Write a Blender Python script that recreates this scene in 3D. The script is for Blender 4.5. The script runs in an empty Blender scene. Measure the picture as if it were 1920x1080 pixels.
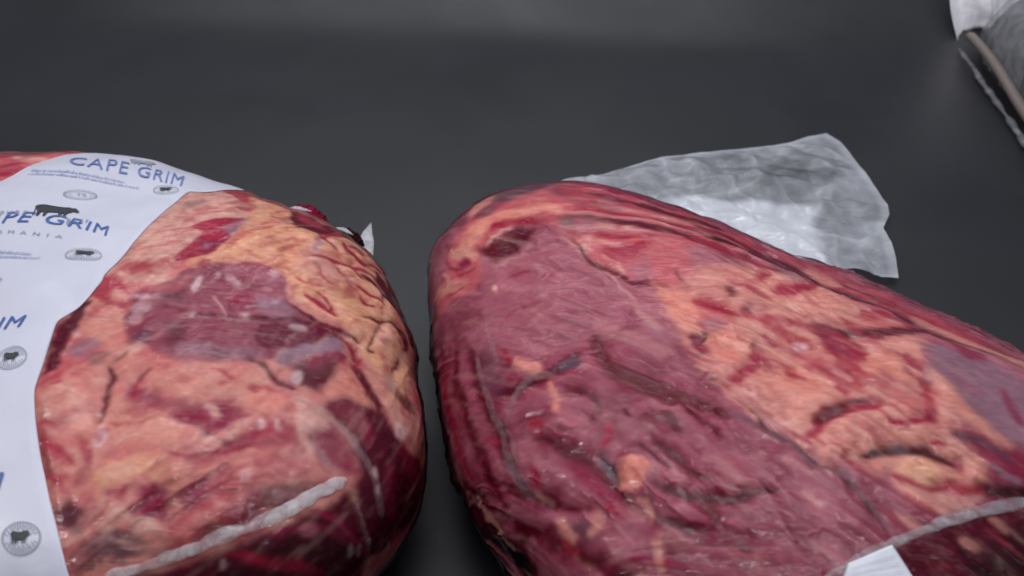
import bpy, bmesh, math, random
import numpy as np
from mathutils import Vector

# ---------------------------------------------------------------- camera, world, lamps, exposure
scene = bpy.context.scene
cam_data = bpy.data.cameras.new('camera')
cam = bpy.data.objects.new('camera', cam_data)
scene.collection.objects.link(cam)
scene.camera = cam
cam.location = (0, 0, 0.45)
cam.rotation_euler = (math.radians(90 - 36), 0, 0)
cam_data.sensor_width = 36
cam_data.lens = 18 / math.tan(math.radians(26))
cam_data.clip_start = 0.01
cam_data.clip_end = 50
cam_data.dof.use_dof = True
cam_data.dof.focus_distance = 0.60
cam_data.dof.aperture_fstop = 11.0

world = bpy.data.worlds.new('World')
scene.world = world
world.use_nodes = True
world.node_tree.nodes['Background'].inputs[0].default_value = (0.80, 0.86, 1.0, 1)
world.node_tree.nodes['Background'].inputs[1].default_value = 0.17

def area_lamp(name, loc, target, sx, sy, power, colour):
    d = bpy.data.lights.new(name, 'AREA')
    d.shape = 'RECTANGLE'; d.size = sx; d.size_y = sy; d.energy = power; d.color = colour
    o = bpy.data.objects.new(name, d)
    o.location = loc
    o.rotation_euler = (Vector(target) - Vector(loc)).to_track_quat('-Z', 'Y').to_euler()
    scene.collection.objects.link(o)
    return o
area_lamp('ceiling_panel_lamp', (-0.1, 0.9, 1.8), (0.0, 0.55, 0.0), 3.0, 1.6, 18, (0.93, 0.95, 1.0))
area_lamp('side_panel_lamp', (-1.3, 0.2, 1.5), (0.0, 0.5, 0.05), 0.3, 0.3, 5.5, (1.0, 0.96, 0.93))

scene.cycles.filter_width = 1.6
area_lamp('added_rear_lamp', (-0.2, 2.3, 1.5), (-0.1, 0.7, 0.0), 1.6, 0.3, 6.0, (0.95, 0.96, 1.0))  # unseen lamp added to lighten the far rise of the counter
area_lamp('added_glint_lamp', (0.1, 0.30, 1.75), (0.1, 0.30, 0.0), 1.3, 0.05, 6.0, (0.96, 0.97, 1.0))  # pair of unseen tubes, added to draw streaky glints on the film
area_lamp('added_glint_lamp', (0.1, 1.05, 1.75), (0.1, 1.05, 0.0), 1.3, 0.05, 6.0, (0.96, 0.97, 1.0))
vs = scene.view_settings
vs.view_transform = 'Standard'
vs.look = 'None'
vs.exposure = 0.0
vs.gamma = 1.0
vs.use_curve_mapping = False

# ---------------------------------------------------------------- shape maths (numpy only)
def value_noise(x, y, seed=0):
    """smooth 2-D gradient noise, about -1..1"""
    rng = np.random.RandomState(seed)
    ang = rng.rand(64, 64) * 2 * np.pi
    gx, gy = np.cos(ang), np.sin(ang)
    xi = np.floor(x).astype(int); yi = np.floor(y).astype(int)
    fx = x - xi; fy = y - yi
    def g(ix, iy, dx, dy):
        a = ix % 64; b = iy % 64
        return gx[a, b] * dx + gy[a, b] * dy
    ux = fx * fx * fx * (fx * (fx * 6 - 15) + 10)
    uy = fy * fy * fy * (fy * (fy * 6 - 15) + 10)
    n00 = g(xi, yi, fx, fy); n10 = g(xi + 1, yi, fx - 1, fy)
    n01 = g(xi, yi + 1, fx, fy - 1); n11 = g(xi + 1, yi + 1, fx - 1, fy - 1)
    return 1.5 * ((n00 * (1 - ux) + n10 * ux) * (1 - uy) + (n01 * (1 - ux) + n11 * ux) * uy)

def fbm(x, y, seed=0, octaves=4, gain=0.5):
    s = np.zeros_like(x); a = 1.0; f = 1.0; t = 0.0
    for k in range(octaves):
        s += a * value_noise(x * f + 7.3 * k, y * f + 3.1 * k, seed + k)
        t += a; a *= gain; f *= 2.03
    return s / t

def smooth(a, b, x):
    t = np.clip((x - a) / (b - a), 0, 1)
    return t * t * (3 - 2 * t)

class Pack:
    """A vacuum-packed cut: a pillow-like closed body.  (u, v) is a disc laid over it, centre = top,
    rim = edge of the patch it rests on."""
    def __init__(self, centre, radii, z_mid, h_top, power, bumps=()):
        self.c = np.array(centre); self.R = np.array(radii); self.zm = z_mid; self.ht = h_top
        self.pw = power; self.bumps = bumps
        ph = np.linspace(0, np.pi * 0.86, 400)
        e = 2.0 / power
        r = np.abs(np.sin(ph)) ** e
        cz = np.sign(np.cos(ph)) * np.abs(np.cos(ph)) ** e
        z = np.where(cz > 0, cz * h_top, cz * z_mid * 1.02)
        Rm = self.R.mean()
        d = np.hypot(np.diff(r) * Rm, np.diff(z)); L = np.concatenate([[0], np.cumsum(d)])
        self.L = L / L[-1]; self.r = r; self.z = z; self.len = L[-1]
    def radius(self, th):
        n = len(self.R); t = (th / (2 * np.pi) * n) % n
        i = np.floor(t).astype(int); f = t - i
        p0, p1, p2, p3 = (self.R[(i + k) % n] for k in (-1, 0, 1, 2))
        return 0.5 * (2 * p1 + (p2 - p0) * f + (2 * p0 - 5 * p1 + 4 * p2 - p3) * f ** 2 + (3 * p1 - p0 - 3 * p2 + p3) * f ** 3)
    def base(self, u, v):
        s = np.clip(np.hypot(u, v), 1e-6, 1); th = np.arctan2(v, u)
        r = np.interp(s, self.L, self.r) * self.radius(th)
        z = np.interp(s, self.L, self.z) + self.zm
        x = self.c[0] + r * np.cos(th); y = self.c[1] + r * np.sin(th)
        w = smooth(0.0, 0.06, z)
        for bx, by, br, bh in self.bumps:
            z = z + w * bh * np.exp(-((x - bx) ** 2 + (y - by) ** 2) / br ** 2)
        z = np.maximum(z, 0.0012)
        return np.stack([x, y, z], -1)
    def normal(self, u, v, f=None):
        f = f or self.base; e = 2e-3
        a = f(u + e, v) - f(u - e, v); b = f(u, v + e) - f(u, v - e)
        n = np.cross(a, b); n /= np.linalg.norm(n, axis=-1, keepdims=True) + 1e-12
        return n

# ---------------------------------------------------------------- measured outlines, in the surface coordinates of each pack (disc over the body) or metres
PACK_LEFT = {'centre': [-0.2298, 0.4717], 'radii': [0.1732, 0.1697, 0.1674, 0.1662, 0.1656, 0.163, 0.1599, 0.1607, 0.166, 0.1764, 0.1878, 0.2024, 0.2211, 0.2427, 0.2652, 0.2801, 0.2772, 0.2612, 0.2386, 0.217, 0.1981, 0.1852, 0.1756, 0.1705, 0.1679, 0.167, 0.1699, 0.1726, 0.1775, 0.1857, 0.1915, 0.1997, 0.2057, 0.2129, 0.2186, 0.2189, 0.2148, 0.204, 0.1903, 0.1797], 'z_mid': 0.045, 'h_top': 0.07, 'power': 2.6, 'bumps': []}
PACK_RIGHT = {'centre': [0.1434, 0.418], 'radii': [0.1637, 0.1477, 0.1354, 0.1265, 0.1219, 0.1206, 0.1217, 0.1251, 0.1308, 0.1418, 0.1601, 0.1877, 0.224, 0.2584, 0.2726, 0.2642, 0.2443, 0.2171, 0.1975, 0.1863, 0.1796, 0.1753, 0.1696, 0.1674, 0.1671, 0.1703, 0.1737, 0.1756, 0.1763, 0.1741, 0.1749, 0.1754, 0.1788, 0.1826, 0.1858, 0.1908, 0.1928, 0.1935, 0.1918, 0.1815], 'z_mid': 0.045, 'h_top': 0.07, 'power': 2.5, 'bumps': []}
TAIL_FAR = [[0.0396, 0.7491], [0.0859, 0.7792], [0.1172, 0.7968], [0.1295, 0.8043], [0.1629, 0.811], [0.1968, 0.8188], [0.2306, 0.8237], [0.2513, 0.8327], [0.2679, 0.8428], [0.2832, 0.8468]]
TAIL_SIDE = [[0.2845, 0.8507], [0.293, 0.8364], [0.2971, 0.807], [0.3002, 0.7674], [0.3042, 0.7271], [0.3012, 0.7124], [0.2911, 0.6935], [0.2916, 0.6738], [0.2878, 0.6485], [0.2822, 0.6244]]
TAIL_NEAR = [[0.0419, 0.6966], [0.099, 0.6813], [0.1562, 0.652], [0.2053, 0.638], [0.2355, 0.6325], [0.2512, 0.6325], [0.2646, 0.6311], [0.2693, 0.6244], [0.2822, 0.6244]]
SCRAP_RIGHT = [[0.2369, 0.638], [0.2453, 0.6325], [0.2549, 0.6244], [0.2626, 0.617], [0.2577, 0.6131], [0.2435, 0.6177], [0.2316, 0.6244]]
SCRAP_LEFT = [[-0.1138, 0.649], [-0.1111, 0.6562], [-0.1079, 0.6598], [-0.1049, 0.662], [-0.1038, 0.6547], [-0.1023, 0.649], [-0.1023, 0.6412], [-0.1022, 0.6328], [-0.1052, 0.6356], [-0.109, 0.6412]]
GATHER_A = [[-0.158, 0.6226, 0.062], [-0.1486, 0.6304, 0.058], [-0.1387, 0.6253, 0.055], [-0.1275, 0.622, 0.05]]
GATHER_B = [[-0.1297, 0.6224, 0.048], [-0.1206, 0.6228, 0.045], [-0.1124, 0.6212, 0.042], [-0.1047, 0.6171, 0.038]]
WISPS = [[[-0.1582, 0.6203, 0.066], [-0.1502, 0.6232, 0.066], [-0.1395, 0.6222, 0.064]], [[-0.1355, 0.6174, 0.06], [-0.1317, 0.614, 0.06], [-0.1281, 0.6109, 0.058]], [[-0.1242, 0.6149, 0.055], [-0.1173, 0.6169, 0.052], [-0.1108, 0.6138, 0.05]]]
BAG_FOOT_FAR = [0.4843, 1.0399]
BAG_FOOT_NEAR = [0.4729, 0.8653]
LEFT_PATTERN = [
([-.3318,.3944,-.2593,.4391,-.1771,.4778,-.1998,.3656,-.2062,.2952,-.2135,.251,-.2422,.2239],'pink',3,0,3,1.0),
([-.2402,.2645,-.2303,.2599,-.2203,.2682,-.2133,.2805,-.2081,.2959,-.2111,.315,-.2204,.3329,-.2305,.3391,-.2379,.3269,-.2446,.3124,-.2506,.2963,-.2482,.2788],'red',4,0,1.5,1.0),
([-.3002,.3788,-.2849,.3687,-.2663,.3701,-.2533,.3792,-.2459,.3965,-.25,.4208,-.2587,.4375,-.2652,.4337,-.2769,.4239,-.291,.4159,-.3062,.4068,-.3125,.4],'pinkd',3,0,1.5,1.0),
([-.1885,.3574,-.1889,.3474,-.1977,.3411,-.2126,.3403,-.2305,.3467,-.2477,.3603,-.2591,.3756,-.2612,.3883,-.2507,.3908,-.2332,.3876,-.2133,.3789,-.1969,.3678],'beige',4,0,3,1.0),
([.0723,.3793,.145,.5117,.232,.3864,.2442,.2302,.2232,.148,.1553,.0759,.1188,-.0376,.0461,-.0168,.0117,-.0019,.0503,.2465],'beige',6,0,3,1.0),
([.1333,.3421,.1334,.331,.1272,.3173,.116,.3048,.1032,.2968,.0919,.2943,.0855,.298,.0856,.3072,.0919,.3206,.1028,.334,.1154,.3441,.1268,.3468],'greyd',5,0,3,.5),
([.0737,.156,.0851,.1592,.1051,.1699,.1273,.1807,.1518,.1918,.163,.2007,.1622,.2051,.1488,.2029,.1234,.1926,.1007,.181,.081,.168,.0723,.1592],'pinkd',4,0,1.5,.6),
([.0934,.2393,.1078,.2447,.1341,.2595,.1604,.2739,.1865,.2866,.1987,.2968,.1973,.3026,.183,.2998,.1558,.2875,.1294,.2722,.1037,.2542,.0916,.243],'pinkd',4,0,1.5,.5),
([.0489,.0919,.0624,.0941,.0866,.102,.1078,.1093,.1263,.1181,.135,.125,.1339,.1291,.1237,.1279,.1049,.1209,.0835,.1132,.0591,.1029,.0473,.0953],'pinkd',4,0,1.5,.6),
([.0841,.0321,.0922,.0302,.1063,.0328,.1209,.0313,.1365,.0258,.1445,.0257,.1444,.0301,.1362,.0368,.1196,.0442,.1033,.046,.089,.0415,.0828,.0368],'pinkd',4,0,1.5,.7),
([.1326,.4442,.1636,.5058,.2337,.4322,.2887,.376,.2739,.3138,.2322,.3583,.1867,.3873],'pinkd',3,0,3,1.0),
([.2067,.3148,.2155,.3055,.2305,.2998,.244,.3024,.2539,.3172,.257,.3328,.2539,.3464,.2472,.3476,.2375,.3356,.2263,.33,.2115,.3312,.2049,.3254],'red',3,0,1.5,.8),
([.2078,.4526,.2799,.4307,.3376,.3501,.3867,.3067,.4359,.2937,.4995,.3012,.547,.144,.5873,.0627,.5972,-.0621,.543,-.1917,.5077,-.2072,.5025,-.1524,.4574,-.1043,.445,-.0642,.37,-.0325,.3304,.0686,.2606,.0867,.2104,.0491,.1615,.0442,.2129,.1461,.2393,.2668,.2505,.3235],'faty',7,0,3,1.0),
([.3152,.1978,.3161,.1608,.3027,.1248,.279,.0997,.2518,.092,.228,.1012,.2131,.125,.2115,.1584,.2246,.1948,.2483,.2238,.2757,.236,.3,.2262],'faty',10,1.2,3,1.0),
([.4521,.0675,.4392,.0463,.4185,.0405,.3953,.0515,.3751,.0768,.3626,.1098,.3611,.1421,.3722,.1644,.3938,.1705,.4194,.1584,.4414,.1325,.4536,.099],'fat',10,.8,3,1.0),
([.1335,.0646,.1502,.1308,.1647,.1737,.1392,.2085,.1849,.2496,.238,.2731,.2246,.2094,.2125,.146,.1949,.0906,.1579,.0591,.1369,.0499],'red',2.5,-.8,3,1.0),
([.1643,.1319,.2028,.1604,.2231,.2195,.2337,.2512,.2212,.1807,.2062,.1067,.1807,.0888],'musr',3,0,3,1.0),
([.1877,.1306,.189,.1259,.1888,.1191,.1869,.1136,.1839,.1104,.1804,.1103,.1773,.1132,.1758,.1186,.176,.1248,.178,.1309,.1812,.1343,.1848,.1342],'grey',2,0,3,.7),
([.1994,.2054,.232,.2648,.2448,.2813,.2332,.2015,.2195,.1675],'grey',4,0,3,.7),
([.1889,.0313,.1954,.03,.2023,.0393,.2062,.0503,.2063,.061,.2018,.0679,.1955,.0725,.1903,.0725,.189,.0695,.187,.0628,.1832,.0515,.1843,.0394],'red',4,0,1.5,.8),
([.0653,-.0451,.0819,-.0306,.1196,-.0176,.146,.0014,.167,.0279,.2025,.0445,.2288,.061,.2723,.0753,.3163,.0662,.3395,.0388,.348,.0042,.3499,-.0294,.368,-.0556,.4036,-.0698,.4482,-.0904,.439,-.1229,.3923,-.1377,.3608,-.1557,.3187,-.157,.2896,-.1668,.2435,-.1798,.2158,-.1775,.1665,-.1813,.1259,-.1599,.0913,-.1373,.0676,-.1016],'mus',2.5,-.6,3,1.0),
([.2286,.0607,.2726,.0742,.3161,.0643,.3392,.0389,.3482,-.008,.3413,-.053,.2939,-.0523,.2894,-.0215,.3099,.006,.2813,.0241,.2472,.0178],'musl',6,0,3,.7),
([.2923,-.0319,.3498,-.0354,.361,-.0576,.3465,-.0847,.303,-.0835,.286,-.0632],'grey',6,0,3,.75),
([.2352,-.0079,.2724,-.0079,.2882,-.0431,.2687,-.066,.243,-.0549],'musr',7,0,3,1.0),
([.1196,-.0177,.1557,.0074,.1707,-.015,.1611,-.0594,.1171,-.063],'maroon',8,0,3,.8),
([.1277,-.1022,.1623,-.0989,.1701,-.1392,.1517,-.1612,.1313,-.1399],'maroon',8,0,3,.7),
([.2904,-.0982,.3511,-.0785,.401,-.0846,.4398,-.0981,.429,-.1154,.3733,-.1344,.3363,-.1476,.2907,-.1518,.2742,-.13],'lens',3,-.6,3,1.0),
([.3027,-.1576,.3658,-.1378,.4483,-.0993,.4275,-.1425,.3667,-.1607,.3135,-.1738],'grey',4,0,3,1.0),
([.1594,-.1503,.1975,-.1392,.2479,-.1486,.2904,-.157,.2484,-.172,.1891,-.1706,.1594,-.172],'grey',6,0,3,.7),
([.1171,-.0685,.129,-.0721,.1532,-.0776,.1774,-.0829,.2016,-.088,.231,-.0905,.2648,-.0901,.2988,-.0883,.3329,-.0843,.3627,-.083,.3877,-.0848,.4117,-.0869,.4344,-.0905,.4463,-.0915,.4475,-.0889,.4362,-.0865,.4138,-.082,.39,-.0779,.3646,-.076,.3346,-.0777,.3,-.0822,.2659,-.0842,.2323,-.0846,.2032,-.0826,.1786,-.0778,.1538,-.0737,.1295,-.0688,.1174,-.0666],'maroon',1.5,-.8,1.5,1.0),
([.117,-.0596,.129,-.063,.1538,-.0683,.1784,-.0734,.2032,-.0783,.2343,-.0806,.2717,-.0793,.3056,-.0769,.3366,-.0733,.3525,-.0702,.3529,-.0687,.3373,-.0702,.3066,-.0723,.2725,-.0749,.2353,-.0759,.2044,-.074,.1797,-.0695,.1545,-.0645,.1296,-.0604,.117,-.0585],'musl',2,.6,1.5,.8),
([.1809,-.0961,.1982,-.0989,.234,-.1024,.2644,-.1014,.289,-.097,.3015,-.0934,.3015,-.0918,.2894,-.0933,.2652,-.0973,.2348,-.0985,.1989,-.0957,.1812,-.095],'maroon',3,-.4,1.5,.6),
([.2068,-.1504,.2106,-.155,.2194,-.1603,.2284,-.1647,.2372,-.1682,.2418,-.1686,.2427,-.1663,.2389,-.1625,.2302,-.1576,.2214,-.1536,.2124,-.1488,.2075,-.1481],'dark',4,0,1.5,.5),
([.2027,-.1608,.205,-.163,.2101,-.1659,.2153,-.1682,.2201,-.1704,.2229,-.1702,.2233,-.1686,.2211,-.1665,.2161,-.1635,.2109,-.1613,.206,-.1591,.203,-.1592],'dark',4,0,1.5,.5),
([.2661,-.0032,.2627,-.0064,.2569,-.0049,.2501,.0003,.2442,.0079,.24,.0167,.2396,.023,.2428,.026,.2487,.0245,.2559,.019,.2624,.0113,.266,.0031],'white',2.5,.05,2,.42),
([.1953,.0101,.1972,.0046,.1971,-.005,.1944,-.0167,.1902,-.0263,.1853,-.0317,.1821,-.0324,.1807,-.0279,.1815,-.0189,.1843,-.0078,.188,.0028,.1919,.0092],'white',2.5,.05,2,.42),
([.2757,-.0775,.2741,-.0808,.2705,-.0829,.2658,-.0843,.2615,-.0843,.2585,-.0824,.2579,-.0793,.2595,-.0767,.263,-.074,.2677,-.0725,.272,-.0732,.2749,-.0749],'white',2.5,.05,2,.42),
([.1779,-.0758,.1789,-.0776,.1787,-.0814,.1774,-.0863,.1756,-.0901,.1733,-.0931,.1715,-.0934,.1702,-.0918,.1702,-.0882,.1714,-.0833,.1735,-.0792,.1759,-.0765],'white',2.5,.05,2,.42),
([.3741,-.0998,.3707,-.1032,.3638,-.106,.3553,-.1068,.347,-.1063,.3416,-.1043,.3404,-.1012,.3437,-.0979,.3505,-.0955,.359,-.0942,.3672,-.0951,.3726,-.097],'white',2.5,.05,2,.42),
([.3316,.0333,.3283,.0299,.3242,.0305,.3201,.0349,.3175,.0415,.3168,.0495,.318,.0558,.3213,.0594,.3254,.0588,.3296,.0542,.3322,.0474,.3328,.0396],'white',2.5,.05,2,.42),
([.2281,.015,.2277,.0105,.2257,.007,.2226,.0058,.2195,.0063,.2171,.0094,.2159,.0134,.2161,.0177,.218,.0209,.2211,.0227,.2243,.0221,.2268,.019],'white',2.5,.05,2,.42),
([.405,.1823,.4047,.1634,.4017,.1497,.3981,.1444,.3944,.1486,.3918,.1614,.3903,.1798,.3904,.1993,.3924,.2148,.396,.2216,.4001,.217,.4033,.2021],'white',2.5,.05,2,.42),
([.1031,-.0684,.1024,-.075,.0972,-.0808,.0896,-.0845,.0807,-.0849,.0733,-.0826,.0685,-.0773,.0682,-.0701,.0726,-.064,.0807,-.0605,.0907,-.0598,.0992,-.0629],'white',3,.05,3,.36),
([.0971,-.0918,.0981,-.0979,.096,-.1047,.0916,-.1099,.0855,-.1123,.08,-.1115,.0758,-.1073,.0742,-.1011,.0759,-.0939,.0806,-.0884,.0868,-.0865,.0931,-.0878],'white',3,.05,3,.36),
([.1003,-.0503,.0978,-.0533,.0921,-.0546,.0843,-.0541,.0768,-.0518,.0709,-.0487,.0687,-.0449,.0708,-.0422,.0766,-.0407,.0846,-.041,.0925,-.0432,.0984,-.0467],'white',3,.05,3,.36),
([.0206,-.1387,.0212,-.1428,.0198,-.1459,.0169,-.1479,.0133,-.1478,.01,-.1452,.0079,-.1421,.0074,-.1379,.0088,-.1343,.0118,-.1324,.0154,-.1325,.0186,-.1351],'white',3,.05,3,.36),
([.1068,-.1486,.1093,-.1533,.1099,-.1591,.1086,-.1647,.1062,-.1683,.1028,-.1698,.0996,-.1681,.0974,-.1632,.0968,-.1574,.0977,-.1519,.1004,-.148,.1036,-.1468],'white',3,.05,3,.36),
([.192,-.0192,.1869,-.0318,.1816,-.0402,.1775,-.0413,.1761,-.0367,.1773,-.0257,.1806,-.0115,.1844,.0024,.1885,.0117,.1922,.0136,.1945,.0077,.1946,-.0049],'white',3,.05,3,.36),
([.3199,-.0591,.3191,-.0595,.318,-.0591,.3171,-.0577,.3164,-.0562,.3161,-.0549,.3163,-.0534,.3172,-.053,.3182,-.0534,.3194,-.0549,.3201,-.0567,.3205,-.0579],'white',1.5,.1,1,.14),
([.1831,-.0836,.1822,-.0834,.181,-.0828,.1793,-.0811,.1784,-.0795,.1778,-.0777,.1779,-.0769,.1788,-.0768,.1803,-.0776,.1815,-.079,.1828,-.0809,.1832,-.0826],'white',1.5,.1,1,.14),
([.3364,-.0789,.336,-.079,.3354,-.0779,.3351,-.0768,.3354,-.0755,.3358,-.0739,.3363,-.0734,.3369,-.0733,.3373,-.074,.3378,-.0754,.3376,-.0771,.3371,-.078],'white',1.5,.1,1,.18),
([.206,-.0482,.205,-.0482,.2037,-.0477,.2029,-.0463,.2025,-.0441,.2026,-.0423,.2032,-.0408,.2043,-.0405,.2053,-.041,.2063,-.0429,.2068,-.0446,.2066,-.0465],'white',1.5,.1,1,.09),
([.2063,.0195,.2061,.0186,.2049,.0179,.2032,.0177,.2016,.0185,.2006,.0192,.1999,.0204,.2005,.0213,.2014,.0222,.203,.0221,.2046,.0218,.206,.0211],'white',1.5,.1,1,.14),
([.2767,-.0668,.2753,-.0667,.2741,-.0656,.2734,-.0631,.2731,-.0604,.2736,-.0576,.2747,-.0561,.276,-.0558,.2772,-.0575,.2781,-.0598,.278,-.0627,.2776,-.0651],'white',1.5,.1,1,.21),
([.3106,-.066,.31,-.0667,.3087,-.068,.3069,-.0682,.3052,-.0682,.304,-.0679,.3038,-.067,.3044,-.0663,.3058,-.065,.3074,-.0644,.309,-.0644,.3103,-.0648],'white',1.5,.1,1,.17),
([.2235,.0097,.2228,.0096,.2215,.0106,.2198,.0132,.2187,.0157,.2176,.0178,.2177,.0191,.2185,.0194,.2197,.0179,.2213,.0159,.2228,.0133,.2235,.0113],'white',1.5,.1,1,.13),
([.1988,-.0921,.1981,-.0933,.1972,-.0938,.1959,-.0939,.1948,-.0934,.1943,-.0924,.1942,-.0916,.1948,-.0904,.1956,-.0899,.1969,-.0896,.1979,-.0899,.1986,-.0907],'white',1.5,.1,1,.11),
([.2508,-.0153,.2505,-.0172,.2498,-.0188,.2484,-.0193,.2472,-.0189,.2463,-.0177,.2462,-.016,.2464,-.0141,.2472,-.013,.2485,-.0122,.2498,-.0123,.2505,-.0136],'white',1.5,.1,1,.15),
([.27,-.0263,.2691,-.0259,.2684,-.0243,.2679,-.0214,.2674,-.0187,.2677,-.0161,.2681,-.0152,.2687,-.0154,.2698,-.0174,.2704,-.0198,.2705,-.0226,.2705,-.0249],'white',1.5,.1,1,.2),
([.2482,-.0466,.2473,-.047,.2456,-.0461,.2441,-.0441,.2429,-.0415,.2425,-.0393,.2427,-.0376,.2436,-.0372,.2452,-.0386,.2469,-.0406,.2481,-.0429,.2484,-.0451],'white',1.5,.1,1,.16),
([.2523,-.0538,.2517,-.0554,.2502,-.0557,.2481,-.056,.2463,-.056,.245,-.0555,.2445,-.055,.2451,-.0537,.2468,-.0533,.2487,-.053,.2506,-.0531,.252,-.0534],'white',1.5,.1,1,.13),
([.2102,-.0628,.2092,-.0641,.2077,-.0648,.2056,-.0643,.2042,-.0632,.2031,-.062,.2032,-.0605,.2042,-.0592,.2057,-.0586,.2076,-.0587,.2094,-.0596,.2102,-.0611],'white',1.5,.1,1,.11),
([.1806,-.0667,.1796,-.0679,.1778,-.0681,.1761,-.0676,.1745,-.0661,.1738,-.0646,.1741,-.0627,.1752,-.0616,.1769,-.0614,.1786,-.0622,.1802,-.0633,.1807,-.0649],'white',1.5,.1,1,.12),
([.3417,.0561,.3411,.0571,.3405,.0597,.3398,.064,.3397,.0679,.3398,.0707,.3406,.0723,.3411,.0714,.3418,.0686,.3426,.0649,.3427,.0607,.3425,.0577],'white',1.5,.1,1,.08),
([.2313,-.0361,.2304,-.0371,.229,-.0369,.2279,-.0358,.2268,-.034,.2263,-.0322,.2264,-.031,.2272,-.0299,.2286,-.0303,.2299,-.0315,.2309,-.0332,.2315,-.0349],'white',1.5,.1,1,.17),
([.2559,-.0773,.2552,-.0773,.2542,-.0753,.2535,-.0724,.2535,-.07,.2535,-.0671,.2542,-.0662,.2552,-.0666,.2559,-.0682,.2565,-.0712,.2569,-.0739,.2566,-.0761],'white',1.5,.1,1,.18),
([.1941,-.0624,.1933,-.0624,.1922,-.0621,.191,-.0607,.1904,-.0592,.1899,-.0578,.1904,-.0571,.191,-.0568,.1922,-.0572,.1933,-.058,.1939,-.0596,.1942,-.061],'white',1.5,.1,1,.15),
([.2877,-.0678,.2869,-.0683,.2854,-.0682,.284,-.0676,.283,-.0662,.2826,-.0646,.2828,-.063,.2838,-.0623,.2852,-.0625,.2866,-.0631,.2878,-.0648,.2881,-.0665],'white',1.5,.1,1,.22),
([.3346,-.046,.3336,-.047,.3318,-.0482,.3298,-.0476,.3282,-.0464,.3272,-.0444,.3274,-.0425,.3287,-.0409,.3303,-.0405,.3323,-.0408,.3339,-.0422,.3347,-.044],'white',1.5,.1,1,.17),
([.192,-.0646,.1913,-.0652,.1897,-.0653,.1879,-.0649,.1862,-.0642,.1853,-.0626,.1854,-.0615,.1862,-.0609,.1876,-.0605,.1896,-.0611,.191,-.0621,.192,-.0631],'white',1.5,.1,1,.19),
([.3434,.0412,.343,.0391,.3419,.0377,.341,.0372,.3398,.0379,.3393,.0399,.3393,.0423,.3397,.0446,.3407,.046,.3416,.0465,.3429,.0454,.3432,.0437],'white',1.5,.1,1,.1),
([.3322,-.0817,.3315,-.0816,.3303,-.0807,.3291,-.0787,.3285,-.076,.3281,-.074,.3285,-.0731,.3291,-.0732,.3303,-.0741,.3315,-.0761,.3321,-.0789,.3325,-.0808],'white',1.5,.1,1,.14),
([.2935,-.072,.2925,-.0735,.2913,-.0742,.2899,-.0742,.2889,-.0736,.2885,-.0721,.2888,-.0702,.2898,-.0687,.2909,-.068,.2924,-.068,.2934,-.0686,.2937,-.0702],'white',1.5,.1,1,.17),
([.2254,-.0923,.2247,-.0919,.2242,-.0902,.2238,-.0878,.2242,-.085,.2245,-.083,.2252,-.0824,.226,-.0829,.2265,-.0846,.2265,-.0869,.2265,-.0897,.2258,-.0915],'white',1.5,.1,1,.17),
([.2132,-.0435,.2154,-.052,.2221,-.0653,.2262,-.0769,.2281,-.0866,.2303,-.0912,.232,-.0901,.2323,-.0845,.2308,-.0736,.2263,-.0612,.2192,-.0481,.2144,-.0422],'fatl',4,0,1.5,.5),
([.035,.0105,.0649,-.036,.0625,-.0794,.0347,-.0669,.01,-.0487,.0023,-.0793,-.0069,-.0644,.0023,-.0151],'red',4,-.4,3,.85),
([-.0049,-.0698,-.006,-.0979,-.017,-.1376,-.0125,-.1825,-.0056,-.2234,-.0026,-.2454,.0138,-.2236,.0082,-.1779,.0082,-.1481,.0173,-.0923,.0134,-.0594],'maroon',3,-.5,3,1.0),
([.0626,-.1081,.0693,-.1225,.0706,-.138,.067,-.1513,.0589,-.1586,.0484,-.1575,.0384,-.1487,.0318,-.1343,.0301,-.118,.0341,-.1047,.0426,-.0972,.053,-.0987],'fat',6,.8,3,1.0),
([.0448,-.0956,.0436,-.1033,.0388,-.1079,.0313,-.1071,.0233,-.1022,.0168,-.0937,.0138,-.0847,.0151,-.0769,.0202,-.0724,.0279,-.0731,.0357,-.0777,.042,-.0863],'fatl',5,.4,3,.7),
([.0614,-.052,.0599,-.0566,.0549,-.058,.0483,-.0559,.0416,-.0513,.0361,-.0446,.0337,-.0376,.0352,-.0333,.0404,-.0316,.0476,-.0336,.0547,-.0389,.0598,-.0457],'fat',4,.3,3,1.0),
([.0529,-.1516,.0556,-.1623,.0534,-.1753,.0466,-.1866,.0368,-.1938,.0266,-.1958,.0189,-.1916,.0159,-.1813,.0185,-.1681,.0258,-.1554,.0355,-.1477,.0456,-.1462],'grey',8,0,3,.75),
([.0776,-.1794,.0789,-.1866,.0759,-.1955,.0697,-.2023,.0617,-.2052,.0541,-.2047,.049,-.1997,.0479,-.1921,.0512,-.1843,.0575,-.1775,.0656,-.1736,.0728,-.1744],'greyd',8,0,3,.6),
([.1144,-.1251,.1168,-.1332,.1153,-.1424,.1108,-.1506,.1047,-.1569,.0985,-.1587,.0934,-.1553,.0908,-.147,.0917,-.1373,.0958,-.1282,.1024,-.1225,.1091,-.1214],'greyd',8,0,3,.6),
([.0841,-.1871,.0898,-.1844,.0985,-.1736,.1043,-.1644,.1072,-.1559,.1071,-.1502,.1048,-.1467,.1012,-.1484,.0976,-.1554,.0921,-.1644,.0845,-.1756,.0821,-.1841],'beige',4,.4,1.5,1.0),
([.0358,.0574,.0869,.0491,.1109,.0123,.0709,.0113,.0351,.0255],'pinkd',6,0,3,.8),
([.0594,.0299,.0658,.0282,.0746,.0323,.0832,.0334,.0934,.0316,.0985,.0342,.0976,.041,.0914,.0482,.0789,.0533,.0677,.0519,.0588,.0445,.0563,.0368],'red',5,0,1.5,.6),
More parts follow.
